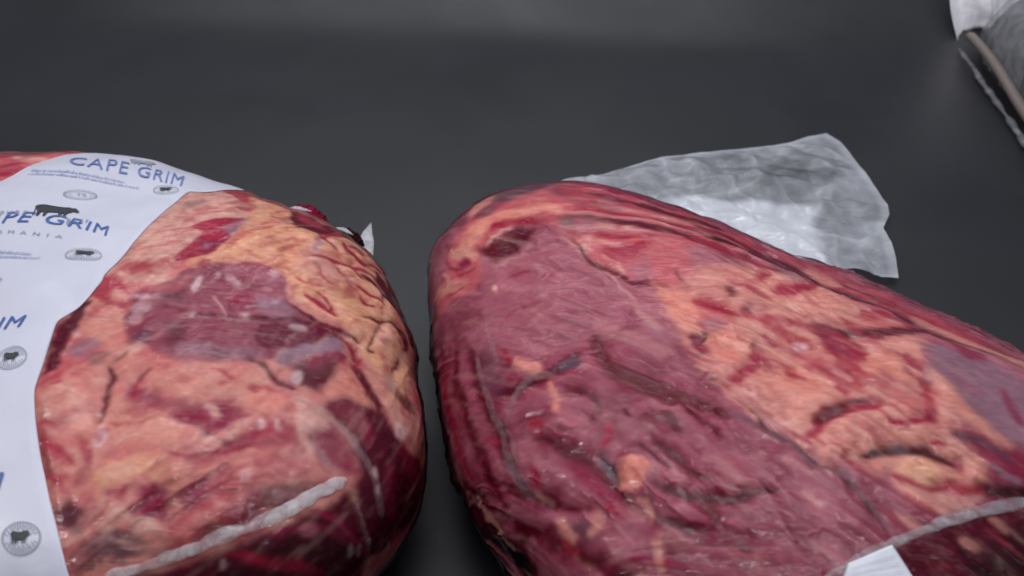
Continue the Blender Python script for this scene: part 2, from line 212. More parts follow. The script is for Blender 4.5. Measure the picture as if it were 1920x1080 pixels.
([.0368,-.0076,.0428,-.0137,.0559,-.0225,.0723,-.0299,.0925,-.0387,.1139,-.0419,.1355,-.039,.1552,-.0297,.1706,-.0123,.1771,-.0016,.174,.0064,.1653,.0025,.1499,-.0081,.1335,-.0157,.1153,-.0193,.097,-.017,.0776,-.0083,.0599,-.0012,.045,.0021,.0376,.0011],'pink',5,0,1.5,.6),
([.0073,-.2827,.0295,-.2298,.0737,-.1936,.1288,-.1701,.2487,-.1728,.3157,-.1991,.3542,-.2534,.3533,-.3137,.331,-.3532,.2655,-.4117,.1806,-.4792,.1012,-.4791,.0477,-.3848,.0079,-.2989],'fat',14,0,6,.45),
([.3073,-.2161,.3114,-.2188,.3199,-.2209,.3287,-.2216,.3375,-.2211,.3416,-.2192,.3418,-.2171,.3376,-.2156,.3295,-.2154,.3214,-.2147,.3125,-.2135,.308,-.214],'musr',7,-.3,6,.49),
([.1584,-.2879,.1622,-.2915,.1686,-.2915,.1744,-.2888,.1793,-.2846,.1799,-.2794,.1777,-.2741,.1736,-.2721,.1686,-.2743,.1643,-.2762,.1592,-.2779,.1571,-.2827],'fat',7,.2,6,.44),
([.335,-.3173,.3376,-.3194,.3434,-.3183,.3492,-.3144,.354,-.3085,.3545,-.3043,.3521,-.3012,.3479,-.3018,.343,-.3064,.3394,-.3085,.3357,-.3103,.3339,-.3139],'musr',7,-.3,6,.48),
([.0657,-.4048,.0684,-.4042,.0719,-.4011,.0753,-.3989,.0789,-.3975,.0804,-.3955,.0796,-.3935,.0773,-.3922,.0727,-.3933,.0682,-.3958,.0648,-.4002,.0642,-.4033],'musr',7,.2,6,.46),
([.2688,-.412,.2709,-.4154,.276,-.4162,.2814,-.4143,.2848,-.4104,.2848,-.4066,.2826,-.4027,.2791,-.4012,.2757,-.403,.2739,-.4032,.2708,-.4042,.2688,-.4072],'red',7,.2,6,.47),
([.2339,-.283,.2379,-.2867,.243,-.2865,.2477,-.2863,.2532,-.287,.2568,-.2841,.2573,-.2784,.2544,-.2732,.2474,-.2699,.2398,-.2696,.2338,-.2721,.2321,-.2774],'red',7,.2,6,.42),
([.0723,-.4848,.0768,-.4847,.0833,-.4812,.0894,-.4765,.094,-.4709,.0952,-.467,.0933,-.4649,.0893,-.4662,.0842,-.4706,.0789,-.4746,.0732,-.4789,.0711,-.4826],'fat',7,.2,6,.35),
([.2226,-.1971,.2251,-.1981,.2287,-.1975,.2324,-.196,.2361,-.1943,.2375,-.1919,.2366,-.1888,.2341,-.1873,.23,-.1881,.226,-.1895,.2225,-.1915,.2214,-.194],'musr',7,-.3,6,.36),
([.2502,-.4085,.2523,-.4107,.2564,-.4106,.2608,-.4067,.263,-.4013,.262,-.3974,.259,-.3949,.2555,-.3952,.2529,-.3982,.2519,-.3994,.2501,-.4007,.2492,-.4038],'musr',7,.2,6,.62),
([.0991,-.3304,.1035,-.3318,.1109,-.3296,.1174,-.3249,.1228,-.3192,.1242,-.3138,.122,-.3108,.1178,-.311,.1121,-.3159,.1065,-.3195,.1,-.3232,.0976,-.3269],'beige',7,.2,6,.38),
([.2232,-.3178,.227,-.3209,.233,-.3207,.2386,-.3207,.2446,-.321,.2479,-.3179,.2478,-.3135,.2444,-.3097,.2376,-.3074,.2305,-.3072,.2244,-.3096,.2223,-.3135],'pinkd',7,-.3,6,.37),
([.2027,-.4375,.2066,-.4358,.2121,-.4304,.2178,-.4263,.2235,-.4226,.2261,-.4192,.2251,-.4171,.2213,-.4169,.2146,-.4198,.2084,-.4249,.2031,-.431,.2011,-.4357],'musr',7,-.3,6,.61),
([.2199,-.4274,.222,-.4289,.2265,-.4287,.2305,-.4283,.2344,-.4266,.236,-.4248,.2357,-.4231,.2335,-.4228,.2297,-.4234,.2259,-.4243,.2217,-.4246,.2198,-.426],'red',7,-.3,6,.48),
([.0684,-.3595,.0716,-.3652,.0794,-.3704,.0881,-.3735,.0963,-.3743,.1005,-.3715,.1008,-.3658,.097,-.3607,.0897,-.3575,.0824,-.3549,.0746,-.3519,.0698,-.3539],'beige',7,-.3,6,.54),
([.0794,-.4391,.0831,-.4402,.0899,-.4406,.0973,-.4414,.105,-.4434,.1092,-.4434,.1097,-.4415,.106,-.4392,.0977,-.4361,.0899,-.4351,.0828,-.4358,.0791,-.4372],'musr',7,.2,6,.49),
([.114,-.4316,.1166,-.4353,.1228,-.4378,.1292,-.4392,.135,-.438,.1373,-.4355,.1369,-.4319,.1339,-.4293,.1288,-.429,.1242,-.4284,.1186,-.4267,.115,-.4283],'fatl',7,.2,6,.64),
([.2643,-.4265,.2678,-.4302,.2758,-.434,.2844,-.4346,.2919,-.4332,.2954,-.4302,.2948,-.4269,.2907,-.4247,.2842,-.4251,.2773,-.4243,.2694,-.422,.2648,-.4231],'fatl',7,-.3,6,.51),
([.2918,-.3047,.2953,-.3091,.3022,-.3114,.3085,-.3139,.316,-.3177,.3212,-.3175,.3234,-.313,.3213,-.3072,.3136,-.301,.3046,-.2974,.2959,-.2966,.292,-.2995],'beige',7,.2,6,.43),
([.3015,-.33,.3052,-.3305,.3121,-.3285,.3182,-.3246,.324,-.3192,.3255,-.3152,.3237,-.3124,.3196,-.3127,.3137,-.3169,.3082,-.3202,.3026,-.3232,.3002,-.3269],'beige',7,.2,6,.45),
([.253,-.3798,.2561,-.3828,.2597,-.3824,.2621,-.3818,.2655,-.3815,.2679,-.3779,.268,-.3726,.2661,-.3684,.2611,-.3667,.2558,-.3672,.2518,-.3702,.2512,-.3746],'musr',7,-.3,6,.44),
([.2158,-.3075,.2179,-.3088,.2214,-.3081,.2245,-.3062,.227,-.3031,.2274,-.2999,.2261,-.2974,.2236,-.2969,.2206,-.2987,.2179,-.3,.2153,-.3023,.2145,-.305],'musr',7,-.3,6,.63),
([.3263,-.2432,.3304,-.246,.3353,-.2449,.3388,-.2449,.3438,-.2461,.3484,-.2434,.3505,-.2388,.3491,-.2338,.3426,-.2304,.3339,-.2302,.3267,-.2338,.325,-.2386],'beige',7,-.3,6,.64),
([.0843,-.4667,.0883,-.4668,.0965,-.4644,.1042,-.4628,.112,-.4619,.1158,-.4604,.1157,-.4586,.1116,-.4575,.1029,-.4576,.095,-.4592,.0868,-.4624,.0833,-.4651],'musr',7,.2,6,.64),
([.2618,-.2135,.2633,-.2194,.2696,-.2241,.2765,-.2254,.2822,-.224,.2839,-.2189,.2831,-.2125,.2801,-.2081,.2766,-.2077,.2735,-.2067,.2681,-.205,.2636,-.2078],'beige',7,-.3,6,.33),
([.1995,-.2904,.2015,-.2906,.2039,-.2891,.2063,-.2884,.2087,-.2886,.2104,-.2869,.2102,-.2849,.2084,-.2831,.2048,-.2827,.2014,-.2833,.199,-.2863,.1987,-.2884],'musr',7,.2,6,.51),
([.3338,-.1705,.3369,-.1771,.3481,-.1822,.361,-.1834,.3743,-.1805,.3816,-.1748,.3832,-.1681,.3778,-.1644,.3664,-.1651,.3561,-.1645,.3452,-.162,.3372,-.1647],'fatl',7,-.3,6,.5),
([.2502,-.4103,.2539,-.4122,.2611,-.4122,.2681,-.409,.2742,-.404,.276,-.3996,.2744,-.3965,.2703,-.3964,.2643,-.4,.2588,-.4025,.2525,-.4034,.2498,-.4065],'red',7,.2,6,.41),
([.2076,-.2287,.2136,-.2305,.2211,-.2267,.2275,-.2233,.234,-.2194,.236,-.2133,.2338,-.2066,.2283,-.203,.2199,-.205,.2122,-.2091,.2054,-.2157,.2045,-.2228],'fat',7,-.3,6,.37),
([.1379,-.3607,.1411,-.3649,.1492,-.3699,.1574,-.3722,.1649,-.3719,.1685,-.3694,.1682,-.3666,.1643,-.3644,.1574,-.3633,.1505,-.3615,.1431,-.3578,.1388,-.3576],'musr',7,-.3,6,.64),
([.0664,-.2343,.0706,-.2379,.0779,-.2394,.085,-.2415,.0933,-.2462,.0978,-.2453,.0985,-.2415,.0947,-.236,.086,-.2298,.077,-.2263,.0686,-.2267,.0655,-.2298],'fat',7,.2,6,.39),
([.3298,-.3556,.3324,-.3574,.3376,-.3576,.3426,-.358,.3481,-.3592,.3513,-.3581,.3521,-.3558,.3495,-.3535,.3437,-.3515,.3376,-.3504,.332,-.3514,.3296,-.3534],'fatl',7,.2,6,.63),
([.2705,-.2771,.2733,-.2799,.2792,-.2823,.2842,-.2842,.2886,-.2857,.2916,-.2847,.2923,-.282,.2907,-.2789,.2862,-.2756,.2805,-.2736,.2739,-.2722,.2705,-.2739],'pinkd',7,.2,6,.39),
([.1685,-.2267,.1732,-.229,.1825,-.23,.1913,-.2295,.1996,-.2269,.2033,-.2243,.2026,-.2215,.1978,-.2207,.1891,-.2216,.1808,-.2225,.172,-.2224,.168,-.2243],'red',7,-.3,6,.3),
([.1772,-.2467,.1806,-.2501,.1865,-.252,.1925,-.2524,.1985,-.2519,.2008,-.2496,.2003,-.246,.197,-.2429,.1911,-.2424,.1853,-.2415,.1795,-.2412,.177,-.243],'pinkd',7,-.3,6,.5),
([.1439,-.197,.1465,-.1981,.1493,-.197,.1515,-.1956,.1538,-.1945,.1546,-.1915,.1534,-.1877,.1511,-.1845,.1473,-.1843,.1438,-.186,.1414,-.189,.1418,-.1933],'pinkd',7,.2,6,.52),
([.2908,-.3566,.294,-.358,.2987,-.3572,.303,-.3557,.3075,-.3533,.3088,-.3502,.308,-.347,.305,-.3455,.3,-.3468,.2957,-.3485,.2912,-.3506,.2899,-.3538],'musr',7,.2,6,.5),
([.1176,-.4633,.1227,-.4625,.1291,-.4566,.1349,-.4519,.1405,-.4471,.1421,-.4425,.1398,-.4389,.1352,-.438,.1281,-.4418,.1214,-.4476,.1158,-.4548,.115,-.4604],'musr',7,.2,6,.46),
([.2096,-.3681,.2126,-.3692,.2185,-.3691,.2244,-.3684,.2299,-.367,.2323,-.365,.232,-.363,.2287,-.3614,.2232,-.3616,.2175,-.3629,.2117,-.3634,.2091,-.3655],'musr',7,-.3,6,.54),
([.1683,-.3067,.1718,-.3103,.1791,-.313,.1861,-.3127,.1916,-.31,.1933,-.3064,.192,-.303,.1886,-.3015,.1835,-.3032,.1784,-.3033,.1719,-.3018,.1683,-.3033],'musr',7,-.3,6,.34),
([.3007,-.1952,.3036,-.1969,.3088,-.1955,.3144,-.1929,.3201,-.1886,.3217,-.1846,.3205,-.1814,.3165,-.1809,.3108,-.1838,.3062,-.1862,.3016,-.1882,.2998,-.1917],'pinkd',7,.2,6,.57),
([.1353,-.2848,.1376,-.2884,.1414,-.2886,.1456,-.2863,.1482,-.2829,.1477,-.2782,.1451,-.2741,.1421,-.2724,.1392,-.2739,.1372,-.2752,.1347,-.2762,.134,-.2798],'red',7,-.3,6,.5),
([.1532,-.357,.1569,-.3612,.1643,-.3634,.1716,-.3634,.1779,-.3615,.1805,-.3572,.1793,-.3518,.1754,-.3481,.1693,-.3479,.1632,-.3474,.1566,-.3478,.1531,-.3514],'fat',7,-.3,6,.59),
([.3234,-.2092,.3276,-.2133,.3372,-.213,.3483,-.2089,.3587,-.2014,.3623,-.1943,.3602,-.1889,.3531,-.1881,.3433,-.1929,.3358,-.1956,.3281,-.1977,.3235,-.2028],'musr',7,-.3,6,.59),
([.2056,-.3445,.208,-.3467,.2102,-.3467,.212,-.3468,.2154,-.3482,.2175,-.3466,.2186,-.3428,.2173,-.3393,.2131,-.3362,.2084,-.3357,.2049,-.3376,.2045,-.3409],'fatl',7,.2,6,.36),
([.0719,-.4686,.0756,-.4701,.0816,-.4683,.0879,-.4639,.0929,-.4574,.0936,-.4526,.091,-.4501,.0865,-.4509,.081,-.4559,.0766,-.4593,.0721,-.4615,.0705,-.4651],'red',7,-.3,6,.41),
([.185,-.3908,.1883,-.394,.1943,-.3955,.1995,-.3975,.2049,-.4001,.2084,-.3995,.2096,-.3965,.2079,-.3925,.2023,-.3882,.1953,-.3854,.1883,-.385,.1849,-.3873],'musr',7,.2,6,.33),
([.0627,-.4063,.0683,-.4086,.0771,-.407,.0848,-.4054,.0925,-.4035,.0956,-.3994,.0948,-.3938,.0898,-.3902,.081,-.3903,.072,-.3921,.0638,-.3956,.0609,-.4012],'pinkd',7,.2,6,.51),
([.0873,-.2972,.0905,-.2989,.0953,-.2974,.0998,-.2933,.1031,-.2871,.1032,-.283,.1012,-.2797,.0977,-.2806,.0937,-.2848,.0904,-.288,.0867,-.2904,.0859,-.2938],'red',7,.2,6,.43),
([.2141,-.4028,.2175,-.4049,.2189,-.4047,.218,-.4047,.2198,-.4047,.2224,-.4017,.2236,-.3969,.2231,-.3923,.2191,-.3897,.2135,-.3902,.2102,-.394,.2114,-.3982],'fat',7,-.3,6,.4),
([.1369,-.3139,.142,-.3154,.1481,-.3117,.1538,-.3081,.1597,-.3044,.1614,-.2989,.1595,-.2928,.1548,-.29,.1475,-.2918,.1407,-.2958,.1349,-.3025,.1339,-.3087],'fat',7,-.3,6,.59),
([.1206,-.4046,.1243,-.4054,.1319,-.405,.139,-.4029,.1449,-.3983,.1473,-.3953,.1463,-.3937,.1428,-.394,.1369,-.3975,.1305,-.3997,.1236,-.4009,.1202,-.4027],'red',7,-.3,6,.45),
([.245,-.2263,.2494,-.2277,.2575,-.2265,.2648,-.223,.271,-.218,.2734,-.2137,.2719,-.2115,.2678,-.2117,.2614,-.2157,.2551,-.2186,.2477,-.2205,.2444,-.2232],'beige',7,.2,6,.34),
([.0384,-.2336,.0414,-.2361,.0462,-.2356,.0503,-.2322,.0529,-.2271,.0522,-.2227,.0494,-.2189,.0456,-.218,.0426,-.2211,.0399,-.2232,.037,-.2249,.0364,-.2291],'red',7,.2,6,.34),
([.0333,-.3415,.0374,-.3429,.0409,-.3406,.0431,-.3396,.0468,-.3395,.0491,-.3361,.049,-.331,.0464,-.3268,.0402,-.3253,.0335,-.3277,.0295,-.3326,.03,-.3376],'beige',7,-.3,6,.4),
([.0581,-.2322,.0634,-.2371,.0723,-.2394,.081,-.2399,.0885,-.2394,.0919,-.2355,.091,-.2295,.0863,-.2247,.0782,-.2231,.0698,-.2225,.061,-.2224,.0573,-.2263],'fatl',7,.2,6,.51),
([.2342,-.3116,.2373,-.312,.243,-.3103,.2486,-.3067,.2542,-.3013,.2563,-.2977,.2555,-.2957,.2518,-.2974,.2461,-.3018,.2409,-.305,.2358,-.3072,.2336,-.3099],'musr',7,-.3,6,.31),
([.2222,-.2295,.2266,-.234,.2347,-.2354,.2427,-.2342,.25,-.2311,.2523,-.2251,.2503,-.2192,.2452,-.2153,.2379,-.2159,.2314,-.217,.2244,-.2178,.2211,-.2229],'fatl',7,.2,6,.39),
([.2044,-.441,.2061,-.4425,.2102,-.4431,.2141,-.4411,.2174,-.4377,.2179,-.4352,.2169,-.4336,.2144,-.4338,.2117,-.4361,.2093,-.4373,.2062,-.4375,.2043,-.439],'musr',7,.2,6,.31),
([.1635,-.4418,.1677,-.4418,.1751,-.4398,.1825,-.4379,.1899,-.4357,.1933,-.4337,.1927,-.432,.1888,-.4319,.1814,-.4335,.1738,-.4357,.1665,-.4378,.1631,-.4403],'pinkd',7,.2,6,.41),
([.1572,-.2316,.1613,-.2342,.1661,-.2333,.1705,-.2303,.175,-.2264,.1754,-.221,.1728,-.2153,.1685,-.2122,.1631,-.214,.1588,-.2169,.1549,-.22,.1546,-.2254],'pinkd',7,.2,6,.54),
([.0807,-.2012,.0825,-.2083,.0862,-.2207,.0889,-.2327,.0904,-.247,.0917,-.2628,.0933,-.2788,.094,-.2905,.0947,-.2997,.0956,-.3045,.0982,-.3052,.0994,-.3013,.101,-.2922,.1007,-.2798,.0992,-.2636,.0977,-.2485,.0965,-.2334,.0927,-.2187,.0864,-.2063,.0828,-.2004],'maroon',3,-1.2,1.5,1.0),
([.0864,-.1959,.0897,-.1934,.0946,-.1853,.0981,-.1777,.1001,-.1698,.1001,-.1652,.099,-.1643,.0971,-.1666,.095,-.1738,.0916,-.1812,.0871,-.1896,.0854,-.1944],'maroon',3,-.6,1.5,.8),
([.1339,-.192,.1312,-.1981,.1277,-.2119,.1254,-.2261,.1234,-.2394,.1219,-.2473,.1214,-.2523,.1219,-.2559,.1244,-.2576,.1263,-.2571,.1288,-.2526,.1306,-.2436,.1324,-.2307,.1348,-.2173,.1366,-.2024,.1365,-.1941],'pinkd',4,-1,1.5,1.0),
([.1351,-.1937,.1333,-.1969,.1317,-.2042,.1304,-.2117,.1295,-.219,.1298,-.2232,.1311,-.2244,.1326,-.2214,.1341,-.2141,.1356,-.2067,.1367,-.1991,.1364,-.1949],'maroon',3,-.4,1.5,1.0),
([.1139,-.3275,.1139,-.3376,.1119,-.3448,.1087,-.3471,.1049,-.3446,.1014,-.337,.0992,-.3267,.0992,-.3163,.101,-.3088,.1044,-.3065,.1081,-.3095,.1117,-.3174],'white',4,.3,3,.7),
([.103,-.3491,.1013,-.3523,.1014,-.359,.101,-.3631,.0996,-.3667,.1006,-.3699,.1027,-.3716,.1053,-.3708,.1079,-.3667,.1086,-.3604,.1077,-.3533,.1056,-.3496],'maroon',5,0,1.5,.7),
([.1279,-.2538,.128,-.2573,.1267,-.2595,.1245,-.2611,.1214,-.2611,.119,-.2592,.1175,-.2559,.1174,-.2526,.1187,-.25,.1209,-.2484,.1236,-.2489,.1262,-.2507],'white',3,.2,3,.5),
([.0974,-.2882,.0977,-.2915,.0969,-.2939,.0951,-.2955,.0926,-.2952,.0902,-.2929,.0886,-.2898,.0883,-.2865,.0891,-.2834,.0912,-.2823,.0935,-.2828,.0957,-.2848],'white',3,.2,3,.5),
([.0101,-.2792,.014,-.276,.018,-.2686,.0233,-.2613,.0303,-.2538,.0328,-.248,.0308,-.2452,.0257,-.247,.0177,-.2541,.0116,-.2628,.0079,-.2718,.0079,-.2773],'red',5,-.5,1.5,1.0),
([.0215,-.3325,.0293,-.3332,.0421,-.3288,.0531,-.326,.0629,-.3238,.067,-.32,.0661,-.3157,.0603,-.3134,.0496,-.3137,.0376,-.3171,.0248,-.3231,.0196,-.3287],'pinkd',7,-.6,1.5,1.0),
([.036,-.3506,.0435,-.3559,.0584,-.3616,.0693,-.3682,.0773,-.3758,.0827,-.3786,.0846,-.3759,.082,-.3701,.0735,-.3604,.0609,-.3522,.0449,-.347,.0365,-.3471],'pinkd',6,-.6,1.5,1.0),
([.0206,-.335,.0231,-.342,.0297,-.3556,.0369,-.3681,.0437,-.3799,.0509,-.3936,.059,-.4079,.0638,-.4144,.0662,-.4136,.0638,-.4054,.0574,-.3903,.0504,-.3762,.0435,-.3638,.0365,-.3515,.0282,-.3394,.0231,-.3336],'maroon',6,-.4,1.5,.7),
([.1117,-.3051,.1159,-.3062,.1245,-.3066,.1336,-.303,.1427,-.2974,.1533,-.2919,.1647,-.2865,.1702,-.283,.1696,-.2809,.1632,-.2823,.1511,-.2863,.1405,-.2918,.1314,-.2975,.1229,-.3009,.1152,-.3018,.1114,-.303],'red',4,-.6,1.5,.8),
([.1235,-.2868,.1299,-.2847,.1395,-.2776,.1511,-.2742,.1653,-.2743,.1722,-.2722,.172,-.2688,.1643,-.2662,.1491,-.2644,.1358,-.2684,.1259,-.2773,.1219,-.2835],'pinkd',6,0,1.5,.7),
([.1468,-.2356,.1539,-.2377,.167,-.2381,.1808,-.241,.1953,-.2452,.2026,-.2453,.2026,-.2424,.1954,-.2373,.1804,-.2315,.1658,-.2282,.1522,-.2287,.1462,-.2318],'pinkd',6,0,1.5,.8),
([.1228,-.2632,.1276,-.2636,.1339,-.2594,.1416,-.2588,.1524,-.2614,.1582,-.2598,.1583,-.2554,.1522,-.2503,.14,-.2453,.1295,-.2464,.1224,-.2535,.1207,-.2592],'musr',7,0,1.5,.6),
([.1781,-.2734,.2015,-.2625,.221,-.2532,.2407,-.2407,.2506,-.2645,.25,-.2884,.2321,-.3045,.2163,-.3032,.1974,-.2885],'musr',5,-.8,3,.8),
([.2342,-.2697,.235,-.2772,.2337,-.2829,.2306,-.2851,.2269,-.2835,.2231,-.2784,.2206,-.2713,.2197,-.2632,.2211,-.2575,.2242,-.2552,.228,-.2569,.2318,-.2622],'fatl',4,.8,3,1.0),
([.1895,-.2799,.1938,-.2848,.2029,-.2921,.2123,-.2993,.2222,-.3064,.2316,-.3096,.2393,-.3066,.2427,-.3044,.2419,-.3016,.2377,-.3013,.2307,-.3019,.2234,-.2997,.2143,-.2925,.205,-.2853,.1953,-.2797,.1902,-.2776],'maroon',4,-.6,1.5,1.0),
([.0815,-.3037,.0753,-.3156,.062,-.3198,.0448,-.3165,.0282,-.3066,.0164,-.2916,.013,-.2752,.0195,-.2616,.0338,-.2558,.0518,-.2595,.0682,-.272,.079,-.2882],'fatl',14,1.2,3,.7),
([.222,-.3132,.2175,-.3198,.2063,-.3229,.1907,-.3214,.1754,-.3153,.1641,-.306,.1596,-.2958,.164,-.2881,.1755,-.2848,.1911,-.2871,.2067,-.294,.218,-.3035],'fatl',10,1.5,3,.8),
([.1319,-.2593,.1319,-.2669,.128,-.2738,.1208,-.2775,.1123,-.2776,.105,-.2734,.1008,-.2664,.1007,-.2576,.1049,-.2505,.1121,-.2467,.1204,-.2472,.1279,-.2518],'fat',8,.8,3,1.0),
([.2547,-.2069,.2489,-.2135,.2334,-.2172,.2117,-.2169,.1902,-.212,.1738,-.2047,.1668,-.1958,.1716,-.1885,.1869,-.1851,.2089,-.1865,.2317,-.1915,.2485,-.1991],'fatl',12,1.0,3,.6),
([.2244,-.2479,.2207,-.2528,.2106,-.2546,.1971,-.2535,.1831,-.2484,.1728,-.2413,.1686,-.2339,.172,-.2282,.182,-.226,.196,-.228,.2102,-.2335,.2207,-.2407],'fat',10,1.0,3,1.0),
([.2323,-.3173,.2375,-.3194,.2484,-.3195,.2563,-.3106,.2596,-.2978,.2631,-.2914,.267,-.2854,.2684,-.281,.2653,-.2759,.261,-.2757,.2529,-.2796,.2478,-.29,.245,-.3013,.2417,-.3052,.2351,-.3082,.2313,-.3118],'fatl',5,.6,1.5,1.0),
([.2469,-.3153,.2523,-.3191,.2644,-.3229,.2757,-.3194,.2834,-.3109,.289,-.3046,.2923,-.2976,.2927,-.2925,.2891,-.2886,.2851,-.2888,.2791,-.2925,.2736,-.2991,.2682,-.3051,.2619,-.307,.2522,-.3074,.2469,-.3097],'deep',5,-.4,1.5,1.0),
([.2106,-.3435,.2176,-.345,.2316,-.3445,.245,-.3416,.2581,-.3377,.2645,-.3338,.2638,-.3314,.2564,-.331,.2432,-.3342,.23,-.3368,.2165,-.3382,.2102,-.3411],'pinkd',6,0,1.5,.7),
([.1523,-.4054,.1522,-.41,.1498,-.4135,.1459,-.4155,.1413,-.4156,.1373,-.4134,.1353,-.4097,.1355,-.4051,.1379,-.4017,.1419,-.3998,.1465,-.3995,.1503,-.4018],'musr',8,-.5,6,.8),
([.1677,-.4017,.1675,-.4053,.1659,-.4083,.1629,-.4102,.1595,-.4101,.1566,-.4081,.155,-.4048,.1551,-.4015,.1566,-.3983,.1597,-.3965,.1631,-.3968,.166,-.3989],'musr',8,-.5,6,.8),
([.2051,-.4141,.2044,-.4253,.1999,-.4338,.1936,-.4374,.1868,-.4343,.1813,-.4266,.1786,-.4151,.1793,-.4031,.1834,-.3942,.1899,-.3907,.1971,-.3939,.2026,-.4027],'musr',8,-.5,6,.85),
([.2563,-.3852,.2544,-.3962,.2494,-.4037,.2425,-.4064,.2355,-.4029,.2302,-.394,.2281,-.3826,.2299,-.3708,.2351,-.3629,.2422,-.3608,.2493,-.3647,.2544,-.3737],'musr',8,-.5,6,.8),
([.1128,-.3787,.1153,-.3851,.114,-.3931,.1096,-.4006,.1028,-.4049,.0957,-.4058,.09,-.4027,.0874,-.3961,.0886,-.3883,.0933,-.3809,.0998,-.376,.1072,-.3753],'musr',8,-.5,6,.6),
([.1084,-.4381,.112,-.4467,.1115,-.4561,.1062,-.4644,.0976,-.4688,.0883,-.4687,.0808,-.4643,.077,-.456,.0775,-.4464,.0828,-.4377,.0915,-.4331,.1007,-.4333],'maroon',8,-.5,6,.85),
([.1697,-.4653,.1698,-.4752,.1633,-.4849,.1523,-.4921,.1395,-.4948,.1283,-.4923,.1221,-.4855,.1222,-.4761,.1284,-.4667,.1396,-.4593,.1524,-.4562,.1633,-.4586],'maroon',8,-.5,6,.7),
([.1404,-.4019,.1375,-.4055,.1311,-.4065,.1229,-.4048,.1153,-.4003,.1102,-.3945,.1088,-.3891,.1121,-.3857,.1186,-.3848,.1266,-.3868,.1342,-.3915,.1391,-.3969],'pinkd',8,-.5,6,.7),
([.285,-.3602,.2846,-.3694,.2806,-.3765,.2737,-.3803,.2662,-.3793,.2593,-.374,.2557,-.3651,.2557,-.3558,.2595,-.3485,.2666,-.3449,.2744,-.3462,.2812,-.352],'pinkd',8,-.5,6,.7),
([.2853,-.3719,.2842,-.3779,.2763,-.3869,.2649,-.3963,.2524,-.4045,.2423,-.4082,.2371,-.4069,.2379,-.4008,.2451,-.391,.2564,-.3814,.2693,-.3736,.2798,-.3704],'red',8,-.5,6,.5),
([.186,-.3788,.1842,-.3834,.1778,-.3869,.1694,-.3883,.1602,-.3872,.1534,-.3842,.1503,-.3795,.1523,-.3742,.1586,-.3707,.1672,-.3691,.1762,-.3705,.1829,-.3739],'pinkd',8,-.5,6,.6),
([.1176,-.4662,.1148,-.4684,.1101,-.4686,.1047,-.4668,.1005,-.463,.0978,-.4587,.0981,-.4546,.101,-.4522,.1059,-.452,.1109,-.4542,.1155,-.4577,.1177,-.4621],'dark',8,-.5,6,.5),
([.2614,-.4004,.2603,-.4065,.2532,-.4156,.2417,-.4255,.2293,-.4337,.2191,-.4376,.2136,-.4362,.2149,-.4302,.2222,-.421,.2335,-.4108,.246,-.4029,.256,-.3992],'pinkd',8,-.5,6,.7),
([.1914,-.4761,.1906,-.4815,.1852,-.4888,.1762,-.4963,.1662,-.5019,.1576,-.5042,.1528,-.5025,.1536,-.4974,.1592,-.4904,.1684,-.4828,.1785,-.477,.1868,-.4743],'maroon',8,-.5,6,.6),
([.1357,-.4891,.1355,-.4977,.1307,-.5046,.1232,-.5081,.1153,-.5073,.1084,-.5029,.1045,-.4953,.1048,-.4868,.1097,-.4797,.117,-.476,.125,-.4767,.1319,-.4814],'pinkd',8,-.5,6,.5),
([.2064,-.3839,.2034,-.3844,.199,-.3812,.1938,-.3758,.1898,-.3697,.1876,-.3635,.1881,-.3597,.1909,-.3596,.1957,-.3626,.2008,-.3681,.2047,-.3741,.2069,-.3801],'pinkd',8,-.5,6,.6),
([.2098,-.4463,.2081,-.452,.2026,-.4561,.1948,-.4581,.1868,-.4573,.1808,-.4534,.1783,-.4475,.18,-.4418,.1857,-.4373,.1935,-.4356,.2013,-.4366,.2072,-.4407],'beige',7,.8,6,.8),
([.1707,-.4391,.1661,-.4415,.16,-.4402,.1545,-.4361,.1511,-.4297,.1504,-.4227,.1528,-.4171,.1575,-.4144,.1634,-.4156,.1689,-.4201,.1724,-.4269,.1733,-.4337],'beige',7,.8,6,.6),
([.2193,-.3943,.2172,-.403,.212,-.4086,.206,-.41,.1998,-.4064,.1957,-.3993,.1947,-.3898,.1969,-.3809,.2016,-.3752,.2081,-.3739,.2139,-.3776,.218,-.3852],'fat',7,.8,6,.8),
([.1669,-.3637,.1663,-.3706,.1604,-.3787,.1505,-.3851,.1394,-.3887,.1301,-.3885,.125,-.3846,.1256,-.3779,.1319,-.3703,.1417,-.3633,.1527,-.3597,.1619,-.3598],'fatl',7,.8,6,.7),
([.1244,-.4093,.1286,-.416,.1296,-.4247,.1265,-.4324,.1204,-.4381,.1128,-.4397,.1061,-.4367,.1016,-.4301,.101,-.4213,.1041,-.4135,.11,-.4078,.1176,-.4064],'pink',7,.8,6,.8),
([.178,-.4025,.1787,-.4101,.1766,-.4162,.1726,-.4192,.1679,-.4183,.1633,-.4138,.1607,-.4066,.1598,-.399,.1617,-.3925,.1656,-.3892,.1704,-.3904,.1751,-.3953],'fat',7,.8,6,.6),
([.1144,-.4672,.1167,-.4716,.116,-.4774,.1128,-.4834,.108,-.4879,.1026,-.4899,.0983,-.4885,.096,-.4847,.0969,-.4788,.0999,-.4726,.1048,-.4681,.1103,-.4662],'beige',7,.8,6,.7),
([.2006,-.4691,.1973,-.4733,.1892,-.4761,.178,-.4765,.1668,-.4749,.1586,-.4716,.1556,-.4669,.159,-.4631,.1672,-.4606,.1787,-.4599,.1898,-.4615,.1975,-.465],'beige',7,.8,6,.6),
([.2271,-.3525,.2271,-.358,.2232,-.3647,.2163,-.3705,.2084,-.374,.2016,-.3742,.1977,-.3712,.1978,-.3655,.2016,-.3591,.2085,-.3531,.2165,-.3498,.2233,-.3496],'fat',7,.8,6,.7),
